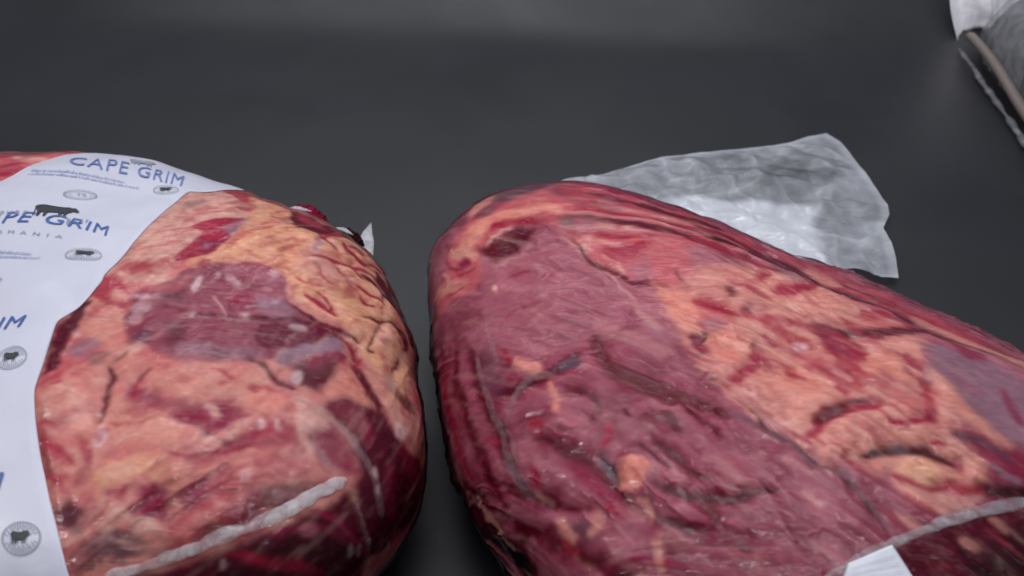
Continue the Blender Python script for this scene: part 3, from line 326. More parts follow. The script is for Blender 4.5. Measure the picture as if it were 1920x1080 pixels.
([.1481,-.4483,.1515,-.4508,.1532,-.4557,.1525,-.4616,.1501,-.4667,.1463,-.4695,.1423,-.4696,.1391,-.4668,.1372,-.4617,.1376,-.456,.1401,-.451,.1441,-.4483],'fatl',7,.8,6,.5),
([.294,-.3528,.2936,-.3566,.2912,-.3596,.2878,-.361,.2838,-.3608,.2806,-.3588,.2789,-.3554,.2792,-.3516,.2812,-.3485,.2848,-.3467,.2889,-.3471,.2923,-.3495],'white',7,.8,6,.5),
([.2764,-.3436,.2742,-.3483,.2661,-.3533,.2543,-.3577,.2425,-.36,.2333,-.3605,.229,-.3578,.231,-.3528,.2388,-.3478,.2502,-.343,.2627,-.3409,.2721,-.3412],'fat',7,.8,6,.7),
([.1154,-.5046,.1192,-.4959,.1252,-.4784,.1314,-.4633,.1374,-.4504,.1425,-.4356,.1447,-.4194,.1452,-.4107,.144,-.4102,.1417,-.4182,.1385,-.4339,.1338,-.4485,.1275,-.4611,.1213,-.4767,.116,-.4949,.1139,-.5039],'pinkd',6,-.5,1.5,.6),
([.2065,-.4795,.214,-.4753,.2267,-.4639,.2396,-.4531,.2531,-.442,.2588,-.4352,.2575,-.4323,.2496,-.4361,.2354,-.4465,.2223,-.4574,.2099,-.4697,.2048,-.4773],'red',7,-.6,1.5,.6),
([.1429,-.21,.2011,-.1901,.2882,-.1972,.307,-.221,.2665,-.2369,.2102,-.2338,.1627,-.2412],'fat',8,.3,8,.85),
([.0562,-.2942,.0534,-.3064,.0446,-.3139,.0322,-.3149,.0193,-.3096,.0094,-.2988,.005,-.2849,.008,-.2719,.0173,-.2631,.0302,-.2618,.0431,-.2684,.0525,-.28],'fat',10,.4,8,.85),
([.1299,-.3011,.1693,-.2807,.2093,-.2952,.2228,-.315,.1932,-.332,.1483,-.3284,.1197,-.3352],'fat',7,.5,8,.9),
([.1099,-.3862,.1379,-.3608,.1787,-.3463,.21,-.3579,.2235,-.3868,.1996,-.3742,.1623,-.3834,.1277,-.4099],'faty',8,.4,8,.85),
([.1135,-.2427,.1292,-.2152,.1612,-.2503,.1975,-.2451,.2298,-.2525,.2487,-.2705,.2234,-.2928,.1918,-.2828,.1597,-.2725,.1335,-.2726],'musr',8,-.5,9,.75),
([.226,-.2532,.2463,-.2359,.2713,-.2661,.2635,-.2882,.2426,-.2955,.2237,-.2781],'musr',7,-.5,7,.85),
([.2318,-.3137,.2384,-.3143,.2519,-.3129,.2616,-.3045,.2656,-.2927,.27,-.2866,.2754,-.2814,.2776,-.2773,.2756,-.273,.271,-.2727,.2625,-.276,.2561,-.2851,.2532,-.2955,.2469,-.3009,.2359,-.305,.2305,-.3088],'fatl',5,.4,4,.9),
([.2343,-.2607,.236,-.2681,.2355,-.2738,.2331,-.277,.2292,-.2761,.2251,-.272,.2217,-.265,.22,-.2576,.2206,-.2516,.2229,-.2484,.2269,-.249,.2311,-.2536],'fatl',5,.3,4,.8),
([.2748,-.287,.2946,-.2634,.3271,-.2598,.3477,-.278,.3355,-.2977,.3016,-.3088,.276,-.3142,.2608,-.3301,.2608,-.3119],'red',7,-.5,8,.85),
([.1915,-.3406,.1987,-.3406,.2125,-.3398,.2284,-.3377,.2454,-.3343,.2599,-.3287,.2716,-.3208,.283,-.3139,.2954,-.308,.3079,-.3014,.3203,-.2944,.3268,-.2907,.3261,-.289,.3191,-.2918,.3062,-.2973,.2934,-.3028,.2809,-.3087,.2689,-.3159,.2579,-.3235,.2439,-.329,.2269,-.3324,.2118,-.3356,.1979,-.3372,.1911,-.3383],'red',3,-.2,3,1.0),
([.2156,-.3521,.2544,-.3354,.3178,-.3136,.3503,-.3213,.3538,-.3464,.3112,-.3653,.2662,-.3901,.2434,-.3819,.2598,-.3613],'pinkd',12,-.2,10,.75),
([.2672,-.3615,.2764,-.36,.2936,-.3538,.3106,-.3469,.3285,-.3394,.3368,-.3337,.3356,-.3307,.3258,-.3319,.3075,-.3382,.2903,-.3449,.2736,-.3524,.2662,-.3583],'peach',8,.2,8,.7),
([.2384,-.3581,.246,-.3573,.2587,-.3514,.2718,-.3465,.2852,-.3427,.2918,-.3385,.2909,-.3347,.283,-.3339,.2687,-.3361,.2548,-.3414,.2421,-.3488,.237,-.3551],'fat',8,.2,8,.7),
([.2066,-.4069,.2054,-.419,.2006,-.4274,.1932,-.4308,.1852,-.4282,.179,-.4197,.1759,-.4083,.1771,-.396,.1817,-.387,.1892,-.3835,.1974,-.3867,.2035,-.3955],'musr',8,-.4,9,.9),
([.2468,-.3942,.247,-.4046,.2435,-.4126,.2372,-.4173,.2299,-.4161,.223,-.4104,.2193,-.4012,.2189,-.3906,.2221,-.3818,.2284,-.3776,.2361,-.3788,.2429,-.3849],'musr',8,-.4,9,.8),
([.2694,-.3664,.2684,-.3776,.2646,-.3857,.2591,-.3885,.2529,-.3855,.2482,-.3774,.2455,-.3656,.2464,-.3539,.25,-.3457,.2557,-.343,.2622,-.3463,.267,-.3548],'pinkd',9,-.2,9,.8),
([.1661,-.4052,.166,-.4101,.1632,-.4142,.1591,-.4166,.1543,-.4163,.1501,-.414,.1479,-.4098,.1481,-.4048,.1504,-.4004,.1546,-.398,.1595,-.398,.1637,-.4009],'red',7,-.2,7,.7),
([.1841,-.4226,.1842,-.4266,.1824,-.4303,.1792,-.4322,.1756,-.4322,.1723,-.43,.1704,-.4259,.1704,-.4215,.1722,-.4178,.1756,-.4159,.179,-.4161,.1823,-.4188],'musr',6,0,7,.7),
([.0005,-.2758,.0069,-.2723,.0128,-.2607,.0188,-.2512,.0263,-.2422,.0279,-.2336,.0238,-.2278,.0163,-.2277,.0058,-.2356,-.0024,-.2484,-.0066,-.2628,-.005,-.272],'red',8,-.3,8,.8),
([.0225,-.3374,.0266,-.3459,.0379,-.3563,.0514,-.3681,.0664,-.3812,.0756,-.3849,.0788,-.381,.0739,-.3705,.0599,-.3555,.0464,-.3431,.0337,-.3339,.0252,-.3324],'red',9,-.3,9,.75),
([.0409,-.3922,.0449,-.3983,.0554,-.406,.0682,-.4123,.0824,-.4181,.0899,-.4188,.0912,-.4153,.0849,-.4092,.0716,-.4024,.0597,-.396,.0493,-.3899,.0427,-.3886],'pinkd',9,-.3,9,.8),
([.0744,-.3359,.0786,-.3429,.0877,-.3514,.0943,-.36,.1002,-.3724,.1057,-.3779,.1093,-.3763,.1095,-.3684,.1041,-.3538,.0947,-.341,.083,-.3327,.0764,-.3317],'pinkd',9,-.2,9,.8),
([.0711,-.4339,.0966,-.4246,.1174,-.4467,.1081,-.4726,.0883,-.4723],'maroon',9,-.3,9,.85),
([.1319,-.476,.1533,-.4556,.1866,-.4595,.2139,-.4723,.1756,-.4941,.1337,-.5032],'greyd',12,-.2,12,.7),
([.113,-.4956,.1353,-.4757,.1555,-.5027,.1221,-.5245],'maroon',10,0,9,.7),
([.2083,-.4486,.2052,-.4548,.1986,-.459,.1899,-.4594,.1812,-.4563,.1756,-.4504,.1738,-.4432,.1766,-.437,.1833,-.4327,.192,-.4322,.2008,-.4357,.2065,-.4414],'beige',9,.3,8,.85),
([.1667,-.4269,.1686,-.4323,.1676,-.4392,.1632,-.4457,.1574,-.4504,.151,-.4511,.1465,-.4486,.1446,-.4432,.1459,-.4364,.1501,-.4302,.156,-.4253,.1623,-.4245],'beige',9,.3,8,.7),
([.1494,-.4743,.1585,-.4788,.1777,-.4829,.1963,-.4811,.2133,-.4742,.2207,-.4685,.2193,-.465,.2107,-.4657,.1946,-.4711,.1781,-.4726,.1597,-.4701,.1499,-.4706],'beige',9,.2,9,.7),
([.242,-.4289,.2435,-.4374,.2401,-.447,.2327,-.4547,.2231,-.4594,.2142,-.4592,.2083,-.4541,.2067,-.4456,.2102,-.4359,.2174,-.4281,.2269,-.4233,.236,-.4236],'pinkd',12,0,10,.7),
([.223,-.4817,.2547,-.4343,.2753,-.4008,.3048,-.3704,.3554,-.356,.3855,-.3428,.376,-.3626,.3186,-.4043,.271,-.4462],'maroon',12,-.2,8,.8),
([.2523,-.4227,.2788,-.3833,.3103,-.3612,.3016,-.3916,.2736,-.4253],'red',12,0,10,.5),
([.3358,-.2612,.3758,-.2539,.4173,-.289,.4415,-.3134,.4185,-.3282,.3834,-.3247,.3555,-.2948],'musr',7,-.3,6,.85),
([.3768,-.2661,.3702,-.2734,.361,-.2766,.3517,-.2753,.3443,-.2688,.3408,-.2597,.3425,-.2503,.3489,-.2428,.359,-.2394,.3689,-.241,.3764,-.2475,.3792,-.2564],'fatl',8,.3,6,.75),
([.3474,-.2689,.3455,-.276,.3464,-.2901,.3499,-.3009,.3555,-.3068,.3595,-.3084,.362,-.3061,.3613,-.3013,.3576,-.2958,.3552,-.2879,.3537,-.2751,.3506,-.2686],'fatl',6,.2,4,.7),
([.2884,-.2195,.2939,-.2266,.3066,-.2337,.3169,-.241,.3264,-.2508,.3335,-.2537,.3369,-.2504,.3346,-.2424,.3255,-.23,.3129,-.2205,.2982,-.2144,.2901,-.215],'pinkd',9,0,8,.7),
([.3266,-.2411,.3225,-.2463,.3146,-.2488,.3054,-.2479,.2969,-.2433,.2911,-.2369,.2899,-.2299,.2936,-.2245,.3014,-.2221,.3112,-.2233,.32,-.228,.3255,-.2343],'peach',9,.2,7,.7),
([.2857,-.3126,.2917,-.3137,.3026,-.3123,.3142,-.3083,.3268,-.3035,.3346,-.3043,.3419,-.3087,.3471,-.3101,.3498,-.3065,.3469,-.3014,.3384,-.2924,.3247,-.2913,.3106,-.2961,.2989,-.3,.2889,-.3049,.2848,-.3085],'pinkd',7,0,1.5,.7),
([.3565,-.3309,.3523,-.3381,.3412,-.3431,.3264,-.3447,.3117,-.3421,.3009,-.3359,.2969,-.3282,.3007,-.3209,.3115,-.316,.3264,-.3149,.3415,-.3177,.3526,-.3234],'pink',10,.6,3,.8),
([.2098,-.1916,.2169,-.1954,.2306,-.2014,.2454,-.207,.2612,-.2137,.2772,-.219,.2929,-.2218,.3012,-.2228,.3016,-.2198,.2941,-.2164,.2784,-.2113,.2626,-.2061,.2466,-.1993,.2316,-.1936,.2172,-.1898,.21,-.1884],'pinkd',6,-.5,1.5,1.0),
([.2296,-.217,.2368,-.2161,.2502,-.212,.2613,-.2144,.271,-.2236,.277,-.2277,.2781,-.226,.2739,-.2194,.2632,-.2085,.2493,-.2052,.235,-.2105,.2288,-.2143],'red',5,-.5,1.5,.7),
([.3028,-.1963,.2983,-.2017,.2901,-.2042,.2807,-.2026,.272,-.1975,.2663,-.1905,.2653,-.1833,.2698,-.1777,.2782,-.1755,.2884,-.1774,.2974,-.1823,.3027,-.1892],'fat',7,.8,3,1.0),
([.268,-.2031,.2674,-.2072,.2635,-.2124,.2575,-.2172,.2507,-.2196,.2451,-.2196,.2417,-.2176,.242,-.2132,.2455,-.208,.2516,-.2033,.2587,-.2008,.2648,-.2009],'fat',6,.6,3,1.0),
([.297,-.2445,.2939,-.2502,.2872,-.2533,.2786,-.2532,.2701,-.2496,.264,-.2435,.2622,-.2369,.2649,-.231,.2716,-.2281,.2806,-.2282,.2891,-.2322,.2952,-.2379],'peach',8,.6,3,.7),
([.2995,-.2746,.2993,-.2777,.2978,-.2808,.2954,-.2816,.2927,-.2813,.2906,-.2791,.2896,-.2756,.2897,-.2724,.2912,-.2698,.2936,-.2686,.2961,-.2691,.2982,-.2716],'white',3,.3,3,.6),
([.3205,-.2714,.3201,-.2742,.3188,-.2764,.3165,-.2777,.3142,-.2773,.3124,-.2754,.3115,-.2723,.3116,-.2691,.3129,-.2669,.3152,-.266,.3176,-.2666,.3194,-.2684],'white',3,.3,3,.6),
([.2942,-.3559,.2934,-.3599,.2903,-.363,.286,-.3637,.2816,-.3627,.2782,-.3596,.277,-.3553,.2779,-.3508,.281,-.3483,.2852,-.3471,.2899,-.3484,.2931,-.3518],'white',6,.2,3,.35),
([.2596,-.1664,.2655,-.1724,.2782,-.1824,.2896,-.1915,.2995,-.2016,.3115,-.2108,.3253,-.2177,.3329,-.2198,.3344,-.2172,.3288,-.2119,.3166,-.2031,.3053,-.1942,.2955,-.1839,.2834,-.174,.269,-.1663,.2614,-.1632],'maroon',3,-1,1.5,1.0),
([.3019,-.1652,.309,-.1715,.3264,-.1765,.3444,-.1794,.3628,-.1798,.3736,-.1763,.3757,-.1707,.3682,-.1662,.3501,-.1636,.3321,-.1611,.3142,-.1581,.3039,-.1598],'grey',7,0,1.5,.7),
([.3298,-.1794,.3775,-.1614,.4273,-.1529,.4069,-.1831,.375,-.2172,.3478,-.2103],'deep',5,-.6,3,1.0),
([.3492,-.1696,.4276,-.1378,.438,-.1433,.399,-.1692,.3587,-.1796],'musr',5,0,3,1.0),
([.3491,-.1955,.347,-.2011,.3426,-.2056,.3368,-.2078,.3316,-.2068,.3278,-.2032,.3265,-.1979,.3284,-.1923,.3329,-.188,.339,-.1857,.3446,-.1867,.3485,-.1902],'white',4,.3,3,.6),
([.3781,-.2203,.4109,-.1823,.4448,-.1625,.4635,-.1952,.4742,-.217,.4472,-.2278,.4172,-.2274],'peach',6,.6,3,1.0),
([.3844,-.2295,.4173,-.2256,.4556,-.2254,.4749,-.2304,.4936,-.2445,.5196,-.2645,.5738,-.2734,.6154,-.3041,.5773,-.3665,.5191,-.4109,.4779,-.4288,.4403,-.3775,.4272,-.3385,.4319,-.3056,.4122,-.2735,.3728,-.241],'maroon',5,-.3,3,1.0),
([.4418,-.1591,.4676,-.1551,.4764,-.195,.4889,-.2261,.4706,-.2317,.4546,-.2121],'deep',4,-.4,3,1.0),
([.3799,-.2369,.4315,-.2312,.4519,-.2464,.4546,-.283,.4396,-.2864,.4127,-.2609],'red',10,0,3,.45),
([.4648,-.1627,.4664,-.1737,.471,-.194,.4776,-.2101,.4847,-.2234,.4939,-.2359,.5053,-.2467,.5182,-.2586,.5367,-.2701,.5501,-.2742,.5766,-.2602,.5637,-.2548,.5444,-.2421,.5294,-.2301,.5163,-.2198,.5068,-.2083,.4995,-.195,.4921,-.1791,.4829,-.1615,.4774,-.1531],'fat',4,.8,1.5,1.0),
([.5214,-.239,.5215,-.2447,.5194,-.2503,.5143,-.2549,.5083,-.2564,.5032,-.2552,.4998,-.2512,.4992,-.2454,.5013,-.2399,.5064,-.2355,.5123,-.2339,.5178,-.2351],'white',3,.2,3,.6),
([.5249,-.1812,.523,-.1896,.5303,-.1958,.5377,-.2012,.5459,-.2055,.5584,-.2018,.5709,-.1925,.575,-.1832,.5665,-.1775,.5558,-.1735,.5435,-.1707,.5326,-.1741],'deep',5,-.4,1.5,.9),
([.5046,-.271,.506,-.2792,.5193,-.287,.5341,-.2978,.5579,-.3118,.5976,-.3108,.6171,-.3023,.6208,-.2877,.5796,-.2769,.5494,-.2687,.5263,-.2642,.5123,-.2652],'cherry',9,0,1.5,.5),
([.4831,-.2994,.4757,-.3108,.4717,-.3325,.4764,-.3512,.4917,-.3653,.5051,-.3704,.5128,-.3672,.5087,-.358,.4953,-.3442,.4905,-.3283,.4925,-.3082,.4901,-.2981],'musr',8,0,1.5,.6),
([.5194,-.3852,.5967,-.354,.5847,-.3783,.5415,-.4086,.5237,-.4237],'pinkd',6,0,3,.7),
([.53,-.4205,.5389,-.4123,.5559,-.3958,.5813,-.374,.5982,-.3485,.6048,-.3354,.6048,-.3354,.5906,-.3488,.5601,-.3742,.5424,-.3941,.5291,-.411,.5261,-.4196],'pink',3,.4,1.5,.7),
([.1576,-.5283,.2177,-.4942,.3048,-.4395,.3742,-.3881,.4217,-.3481,.4709,-.4175,.4901,-.513,.1794,-.5738],'maroon',6,-.4,3,1.0),
([.3018,-.4484,.3416,-.4184,.3773,-.4037,.4101,-.4165,.4687,-.4301,.4577,-.4563,.3664,-.4737,.29,-.4844],'dark',12,0,3,.6),
([.285,-.4631,.2945,-.4639,.3125,-.463,.331,-.4616,.3509,-.4616,.3729,-.4616,.3974,-.4593,.41,-.4567,.4088,-.4519,.3955,-.4497,.3717,-.4484,.3503,-.4486,.3303,-.4486,.3109,-.4499,.2929,-.4544,.2845,-.4584],'cherry',8,0,1.5,.8),
([.3285,-.4285,.3377,-.4256,.355,-.4187,.3707,-.4138,.3867,-.4122,.4012,-.4138,.4166,-.4173,.4261,-.4181,.4273,-.4145,.4198,-.4101,.4042,-.4033,.3867,-.4013,.3685,-.4031,.3506,-.4087,.3342,-.419,.3267,-.4249],'musr',8,.4,1.5,.8),
([.3828,-.4108,.3827,-.4162,.3798,-.4208,.3758,-.4231,.3706,-.4225,.3667,-.4194,.3643,-.4143,.3644,-.4088,.3669,-.4046,.3711,-.4022,.376,-.4028,.3805,-.406],'musl',8,0,3,.7),
([.3775,-.3801,.3831,-.385,.3956,-.3933,.4091,-.4,.4236,-.4068,.4393,-.414,.4573,-.4216,.4686,-.4249,.471,-.4226,.4618,-.4167,.4447,-.4071,.4287,-.3997,.4138,-.3929,.4,-.3862,.3864,-.38,.3794,-.3776],'musr',5,.8,1.5,1.0),
([.4379,-.4195,.4406,-.4241,.4415,-.4274,.4407,-.4291,.4381,-.4283,.4353,-.4254,.4322,-.4213,.4302,-.4169,.4299,-.4135,.4306,-.4119,.4325,-.4124,.4355,-.4154],'white',2,.1,1,.5),
([.4511,-.4202,.4537,-.4244,.4546,-.4273,.4542,-.4288,.4522,-.4282,.4491,-.4254,.4465,-.4216,.4446,-.4177,.4434,-.4145,.4443,-.4133,.446,-.4138,.4487,-.4163],'white',2,.1,1,.5),
([.4629,-.3157,.463,-.3195,.4615,-.3228,.4594,-.3245,.4561,-.3245,.454,-.3226,.4523,-.3192,.4523,-.3156,.4538,-.3123,.4558,-.3105,.4591,-.3106,.4612,-.3124],'white',2,.1,1,.5),
([.4665,-.3378,.4668,-.3414,.4668,-.3443,.4653,-.3458,.4631,-.3452,.4612,-.3432,.4594,-.34,.459,-.3365,.4595,-.3337,.461,-.3321,.4629,-.3324,.4647,-.3345],'white',2,.1,1,.5),
([.525,-.4067,.5289,-.4104,.5307,-.413,.5289,-.4143,.5251,-.414,.52,-.4121,.5149,-.4086,.5115,-.4051,.5103,-.4027,.5117,-.4012,.5151,-.4014,.5198,-.4034],'white',2,.1,1,.5),
([.2855,-.471,.2863,-.4742,.2859,-.4771,.2846,-.4784,.2828,-.4782,.2809,-.4765,.2793,-.474,.2788,-.4706,.2791,-.468,.2804,-.4664,.2823,-.4665,.2842,-.4683],'white',2,.1,1,.5),
([.3367,-.2388,.3728,-.241,.3819,-.2719,.3666,-.2808,.3549,-.2854,.3447,-.2707],'fatl',5,.8,3,.8),
([.3431,-.2447,.3408,-.253,.3405,-.2699,.343,-.2812,.3471,-.2864,.3506,-.2869,.3532,-.285,.3533,-.281,.3509,-.2774,.3495,-.2686,.3487,-.2525,.3466,-.2447],'beige',4,.6,1.5,.7),
([.3139,.392,.3558,.3922,.3885,.3302,.4249,.3522,.4686,.3249,.4788,.3197,.4338,.2801,.3922,.2393,.3396,.2439],'deep',3,0,3,1.0),
([.3376,.3446,.3464,.3186,.3631,.2939,.3794,.2797,.3922,.2755,.3988,.2815,.3995,.2953,.3925,.3095,.3809,.3205,.3649,.3392,.3467,.3668,.3376,.3666],'red',3,0,1.5,1.0),
([.3885,.21,.3976,.2157,.4122,.2397,.4242,.2626,.4322,.2843,.4359,.31,.434,.3339,.4286,.3248,.4195,.2942,.4073,.2645,.3929,.2343,.3867,.2172],'red',4,0,1.5,1.0),
([.4032,.1912,.4031,.17,.4008,.1551,.3975,.1491,.394,.1539,.3915,.168,.3902,.1888,.3902,.2108,.3917,.2281,.3944,.2355,.3982,.2299,.4014,.2133],'grey',3,0,3,.75),
([.3291,.2788,.3277,.2688,.323,.2642,.316,.2653,.3103,.2705,.3048,.2811,.303,.2923,.3048,.3025,.31,.3076,.3157,.308,.323,.3007,.3274,.2899],'beige',4,0,3,1.0),
([.2708,.2518,.2769,.2524,.2866,.2617,.2974,.2656,.3085,.2635,.3139,.2668,.3139,.2726,.3083,.2785,.2957,.283,.2848,.2778,.2741,.2659,.2702,.257],'pink',4,0,1.5,.8),
([.3292,.1681,.3323,.1714,.337,.1796,.3426,.1866,.3502,.1908,.3504,.1905,.3503,.1739,.3508,.1643,.3534,.163,.3552,.1707,.3572,.1923,.3497,.2068,.3393,.2016,.332,.1926,.3285,.1793,.3273,.1718],'pink',4,0,1.5,.8),
([.4007,.2335,.4069,.2233,.4208,.208,.4298,.1955,.4343,.186,.4377,.1833,.4393,.1872,.4375,.1948,.4322,.2068,.4229,.22,.4086,.2337,.4013,.2378],'red',2,-1.4,2,1.0),
([.3862,.1279,.3917,.127,.4026,.1279,.4135,.1277,.4249,.1265,.4418,.1303,.4646,.1409,.4857,.1469,.5064,.1495,.5215,.1513,.531,.148,.5364,.1488,.5385,.1573,.5345,.162,.5252,.1692,.5096,.1688,.4879,.1644,.465,.1557,.4423,.1442,.4253,.1396,.4141,.1405,.4027,.1388,.3916,.135,.3861,.1323],'red',2,-1.4,2,1.0),
([.4359,.2497,.4413,.2374,.4522,.219,.4637,.2048,.4757,.1913,.4868,.1866,.4979,.1951,.5044,.2049,.505,.2141,.4995,.2139,.4897,.2109,.4795,.2139,.4679,.2264,.4559,.2412,.4431,.2536,.4361,.2569],'red',2,-1.4,2,1.0),
([.4534,.2498,.4579,.2458,.4686,.2502,.4779,.2479,.4884,.2413,.4941,.2432,.4959,.2557,.4915,.2676,.4813,.2794,.4704,.2775,.4593,.2656,.4538,.2567],'pinkd',2,-1.4,2,1.0),
([.4848,.1346,.491,.1276,.5049,.1197,.5195,.1139,.5346,.1086,.5492,.1017,.5647,.0979,.5749,.1027,.579,.1143,.5723,.1196,.5572,.1266,.5409,.1297,.5249,.134,.5092,.1382,.4941,.1408,.4861,.1407],'deep',2,-1.4,2,1.0),
([.4668,.1738,.4685,.1599,.4731,.136,.4812,.1206,.4918,.1146,.4976,.1142,.4983,.1177,.4942,.124,.4844,.1311,.4773,.1447,.4721,.1672,.4684,.1767],'red',2,-1.4,2,1.0),
([.4633,.076,.4705,.0741,.4853,.0736,.4976,.0715,.5074,.0663,.5199,.0653,.5354,.0727,.5438,.0785,.5447,.0839,.5374,.0821,.5228,.0775,.5108,.0779,.5008,.0835,.4874,.0848,.4718,.0819,.4637,.0794],'red',2,-1.4,2,1.0),
([.3811,-.0053,.3869,-.0128,.3994,-.0242,.411,-.0315,.421,-.0371,.4293,-.0413,.4368,-.0431,.441,-.0425,.4434,-.0371,.4413,-.0324,.4354,-.0267,.4268,-.0224,.4166,-.0168,.4049,-.0096,.3906,-.0024,.3829,-.0001],'red',2,-1.4,2,1.0),
([.4027,.0133,.4078,.0051,.4193,-.0064,.4281,-.0183,.4343,-.0317,.4382,-.037,.4399,-.035,.4382,-.0262,.4324,-.0116,.423,.0014,.4106,.0121,.4035,.0158],'red',2,-1.4,2,1.0),
([.3554,-.0408,.3608,-.0483,.3722,-.0613,.3879,-.072,.4072,-.0805,.4256,-.0844,.4431,-.0847,.4569,-.0877,.4689,-.0922,.4757,-.0935,.4781,-.0898,.4734,-.085,.4627,-.0772,.4478,-.0733,.4304,-.0733,.4122,-.0693,.3932,-.0612,.3773,-.0518,.3644,-.0412,.3572,-.0371],'deep',2,-1.4,2,1.0),
([.4855,.0575,.4882,.0479,.4955,.0327,.5047,.0258,.5154,.0282,.521,.0329,.522,.0373,.5177,.0391,.5083,.0374,.5003,.0431,.4924,.0563,.4873,.0611],'red',2,-1.4,2,1.0),
([.5354,.0044,.5291,-.0092,.5174,-.0344,.5082,-.0577,.5006,-.0794,.4941,-.0937,.4874,-.1049,.4907,-.1105,.5018,-.1066,.5077,-.1034,.5085,-.1007,.5038,-.1011,.4947,-.103,.4939,-.1024,.4994,-.0939,.5065,-.0784,.514,-.057,.5226,-.0345,.5326,-.0095,.5373,.0043],'deep',2,-1.4,2,1.0),
([.5664,.0093,.5703,.0017,.5796,-.0087,.5818,-.0252,.5746,-.0514,.5629,-.0772,.5455,-.1034,.5338,-.1226,.5299,-.1338,.5286,-.1389,.5328,-.1374,.5377,-.1307,.5438,-.1204,.5554,-.1029,.5753,-.073,.5919,-.0369,.6028,.0016,.5974,.0208,.5792,.0184,.5711,.0182],'deep',2,-1.4,2,1.0),
([.4907,-.0207,.4995,-.021,.5192,-.0161,.5392,-.0081,.5608,.0053,.5739,.0182,.5754,.0235,.564,.0168,.5427,.0043,.5221,-.0051,.5019,-.0119,.4917,-.0172],'deep',2,-1.4,2,1.0),
([.5637,.1178,.5662,.1008,.5757,.0812,.5876,.0677,.5991,.0539,.6066,.0318,.6142,.0082,.626,.0088,.6419,.0355,.6389,.0501,.6298,.0763,.6197,.0988,.6098,.1229,.5996,.1458,.5874,.1634,.5716,.1409],'deep',2,-1.4,2,1.0),
([.5219,.1894,.5266,.1692,.5394,.1485,.551,.1316,.5609,.117,.57,.1212,.5774,.1425,.5805,.1786,.5699,.1982,.5549,.2084,.5366,.2126,.5256,.2061],'maroon',2,-1.4,2,1.0),
([.4599,-.1121,.4575,-.1206,.4543,-.1362,.4586,-.1439,.4656,-.1406,.4634,-.1415,.4493,-.1577,.4427,-.166,.4443,-.1673,.4524,-.1607,.4688,-.1448,.4738,-.1315,.4651,-.134,.4633,-.1303,.4638,-.1171,.4633,-.1103],'red',2,-1.4,2,1.0),
([.4426,-.0979,.4446,-.1043,.4508,-.1123,.4535,-.1215,.4525,-.1333,.4538,-.1381,.4563,-.1371,.459,-.1299,.4606,-.1166,.4578,-.105,.4499,-.0975,.4446,-.0956],'red',2,-1.4,2,1.0),
([.5362,.1396,.5365,.12,.5399,.0907,.5389,.0619,.5338,.0329,.5323,.0193,.5341,.0207,.5383,.0355,.5444,.0673,.5456,.1,.5416,.1309,.5382,.1441],'red',2,-1.4,2,1.0),
([.4959,.1906,.5025,.1964,.5159,.2187,.5284,.2337,.5393,.2281,.5469,.2374,.5469,.2392,.5418,.2448,.5316,.2588,.5177,.241,.5032,.2085,.4959,.1952],'red',2,-1.4,2,1.0),
([.4307,.1239,.4346,.1138,.4432,.095,.4542,.0888,.4678,.0952,.4742,.1002,.4744,.1028,.468,.1008,.4552,.0952,.4451,.1006,.4366,.1178,.432,.1258],'pinkd',2,-1.4,2,1.0),
([.4032,.0914,.4051,.0821,.4117,.0663,.4214,.0569,.4345,.054,.4414,.0549,.4418,.0577,.436,.0615,.4232,.0652,.4144,.0738,.4084,.0876,.4044,.0935],'pink',2,-1.4,2,1.0),
([.363,.0455,.3689,.0394,.3817,.0304,.3962,.0284,.4123,.0326,.4205,.0369,.4204,.0396,.4125,.0394,.3969,.036,.3832,.0383,.3704,.0459,.3635,.0483],'pink',2,-1.4,2,1.0),
([.4926,-.0644,.4869,-.0716,.4765,-.086,.4688,-.0999,.4641,-.1131,.4628,-.1189,.4639,-.1187,.4673,-.1123,.4724,-.0998,.4792,-.0875,.489,-.0734,.4934,-.065],'pinkd',2,-1.4,2,1.0),
([.4786,.0768,.4754,.07,.4701,.0664,.4639,.0668,.459,.0713,.4561,.0775,.456,.0851,.4591,.0916,.4644,.0952,.4703,.0947,.4757,.091,.4787,.0843],'fatl',5,.8,3,.6),
([.4058,.1169,.4048,.1107,.4012,.1049,.3959,.1005,.3905,.0994,.3864,.1009,.3847,.1055,.3853,.1115,.3889,.1175,.3941,.1215,.3996,.1231,.4037,.1213],'fatl',5,.8,3,.6),
([.5579,-.0318,.5492,-.0543,.5365,-.0732,.524,-.0833,.5148,-.0834,.5109,-.0742,.5133,-.0578,.5207,-.0383,.5316,-.0196,.5438,-.0072,.5545,-.0039,.5599,-.0129],'fatl',5,.8,3,.6),
([.5381,.0906,.5346,.0845,.5303,.0818,.5265,.0838,.5239,.0891,.5235,.0962,.5249,.1037,.5283,.1097,.5325,.1128,.5366,.1112,.5393,.1062,.5398,.0985],'fatl',5,.8,3,.6),
([.5798,-.0641,.5743,-.0772,.5683,-.0874,.563,-.0934,.56,-.093,.5601,-.0872,.5629,-.0771,.5675,-.0653,.5735,-.0539,.5788,-.0474,.582,-.047,.5828,-.0529],'fatl',5,.8,3,.6),
([.5361,-.1484,.5377,-.1595,.5336,-.1717,.5252,-.1812,.5156,-.1852,.507,-.183,.5018,-.1755,.5012,-.1642,.5051,-.1521,.5123,-.1428,.5213,-.1387,.5302,-.1406],'grey',7,0,3,.5),
([.5282,-.077,.5272,-.0866,.5297,-.0999,.5267,-.1161,.5174,-.1369,.5145,-.1465,.5179,-.1451,.5251,-.1342,.5359,-.1115,.5398,-.0912,.5358,-.0775,.5313,-.0734],'beige',4,0,1.5,.6),
]
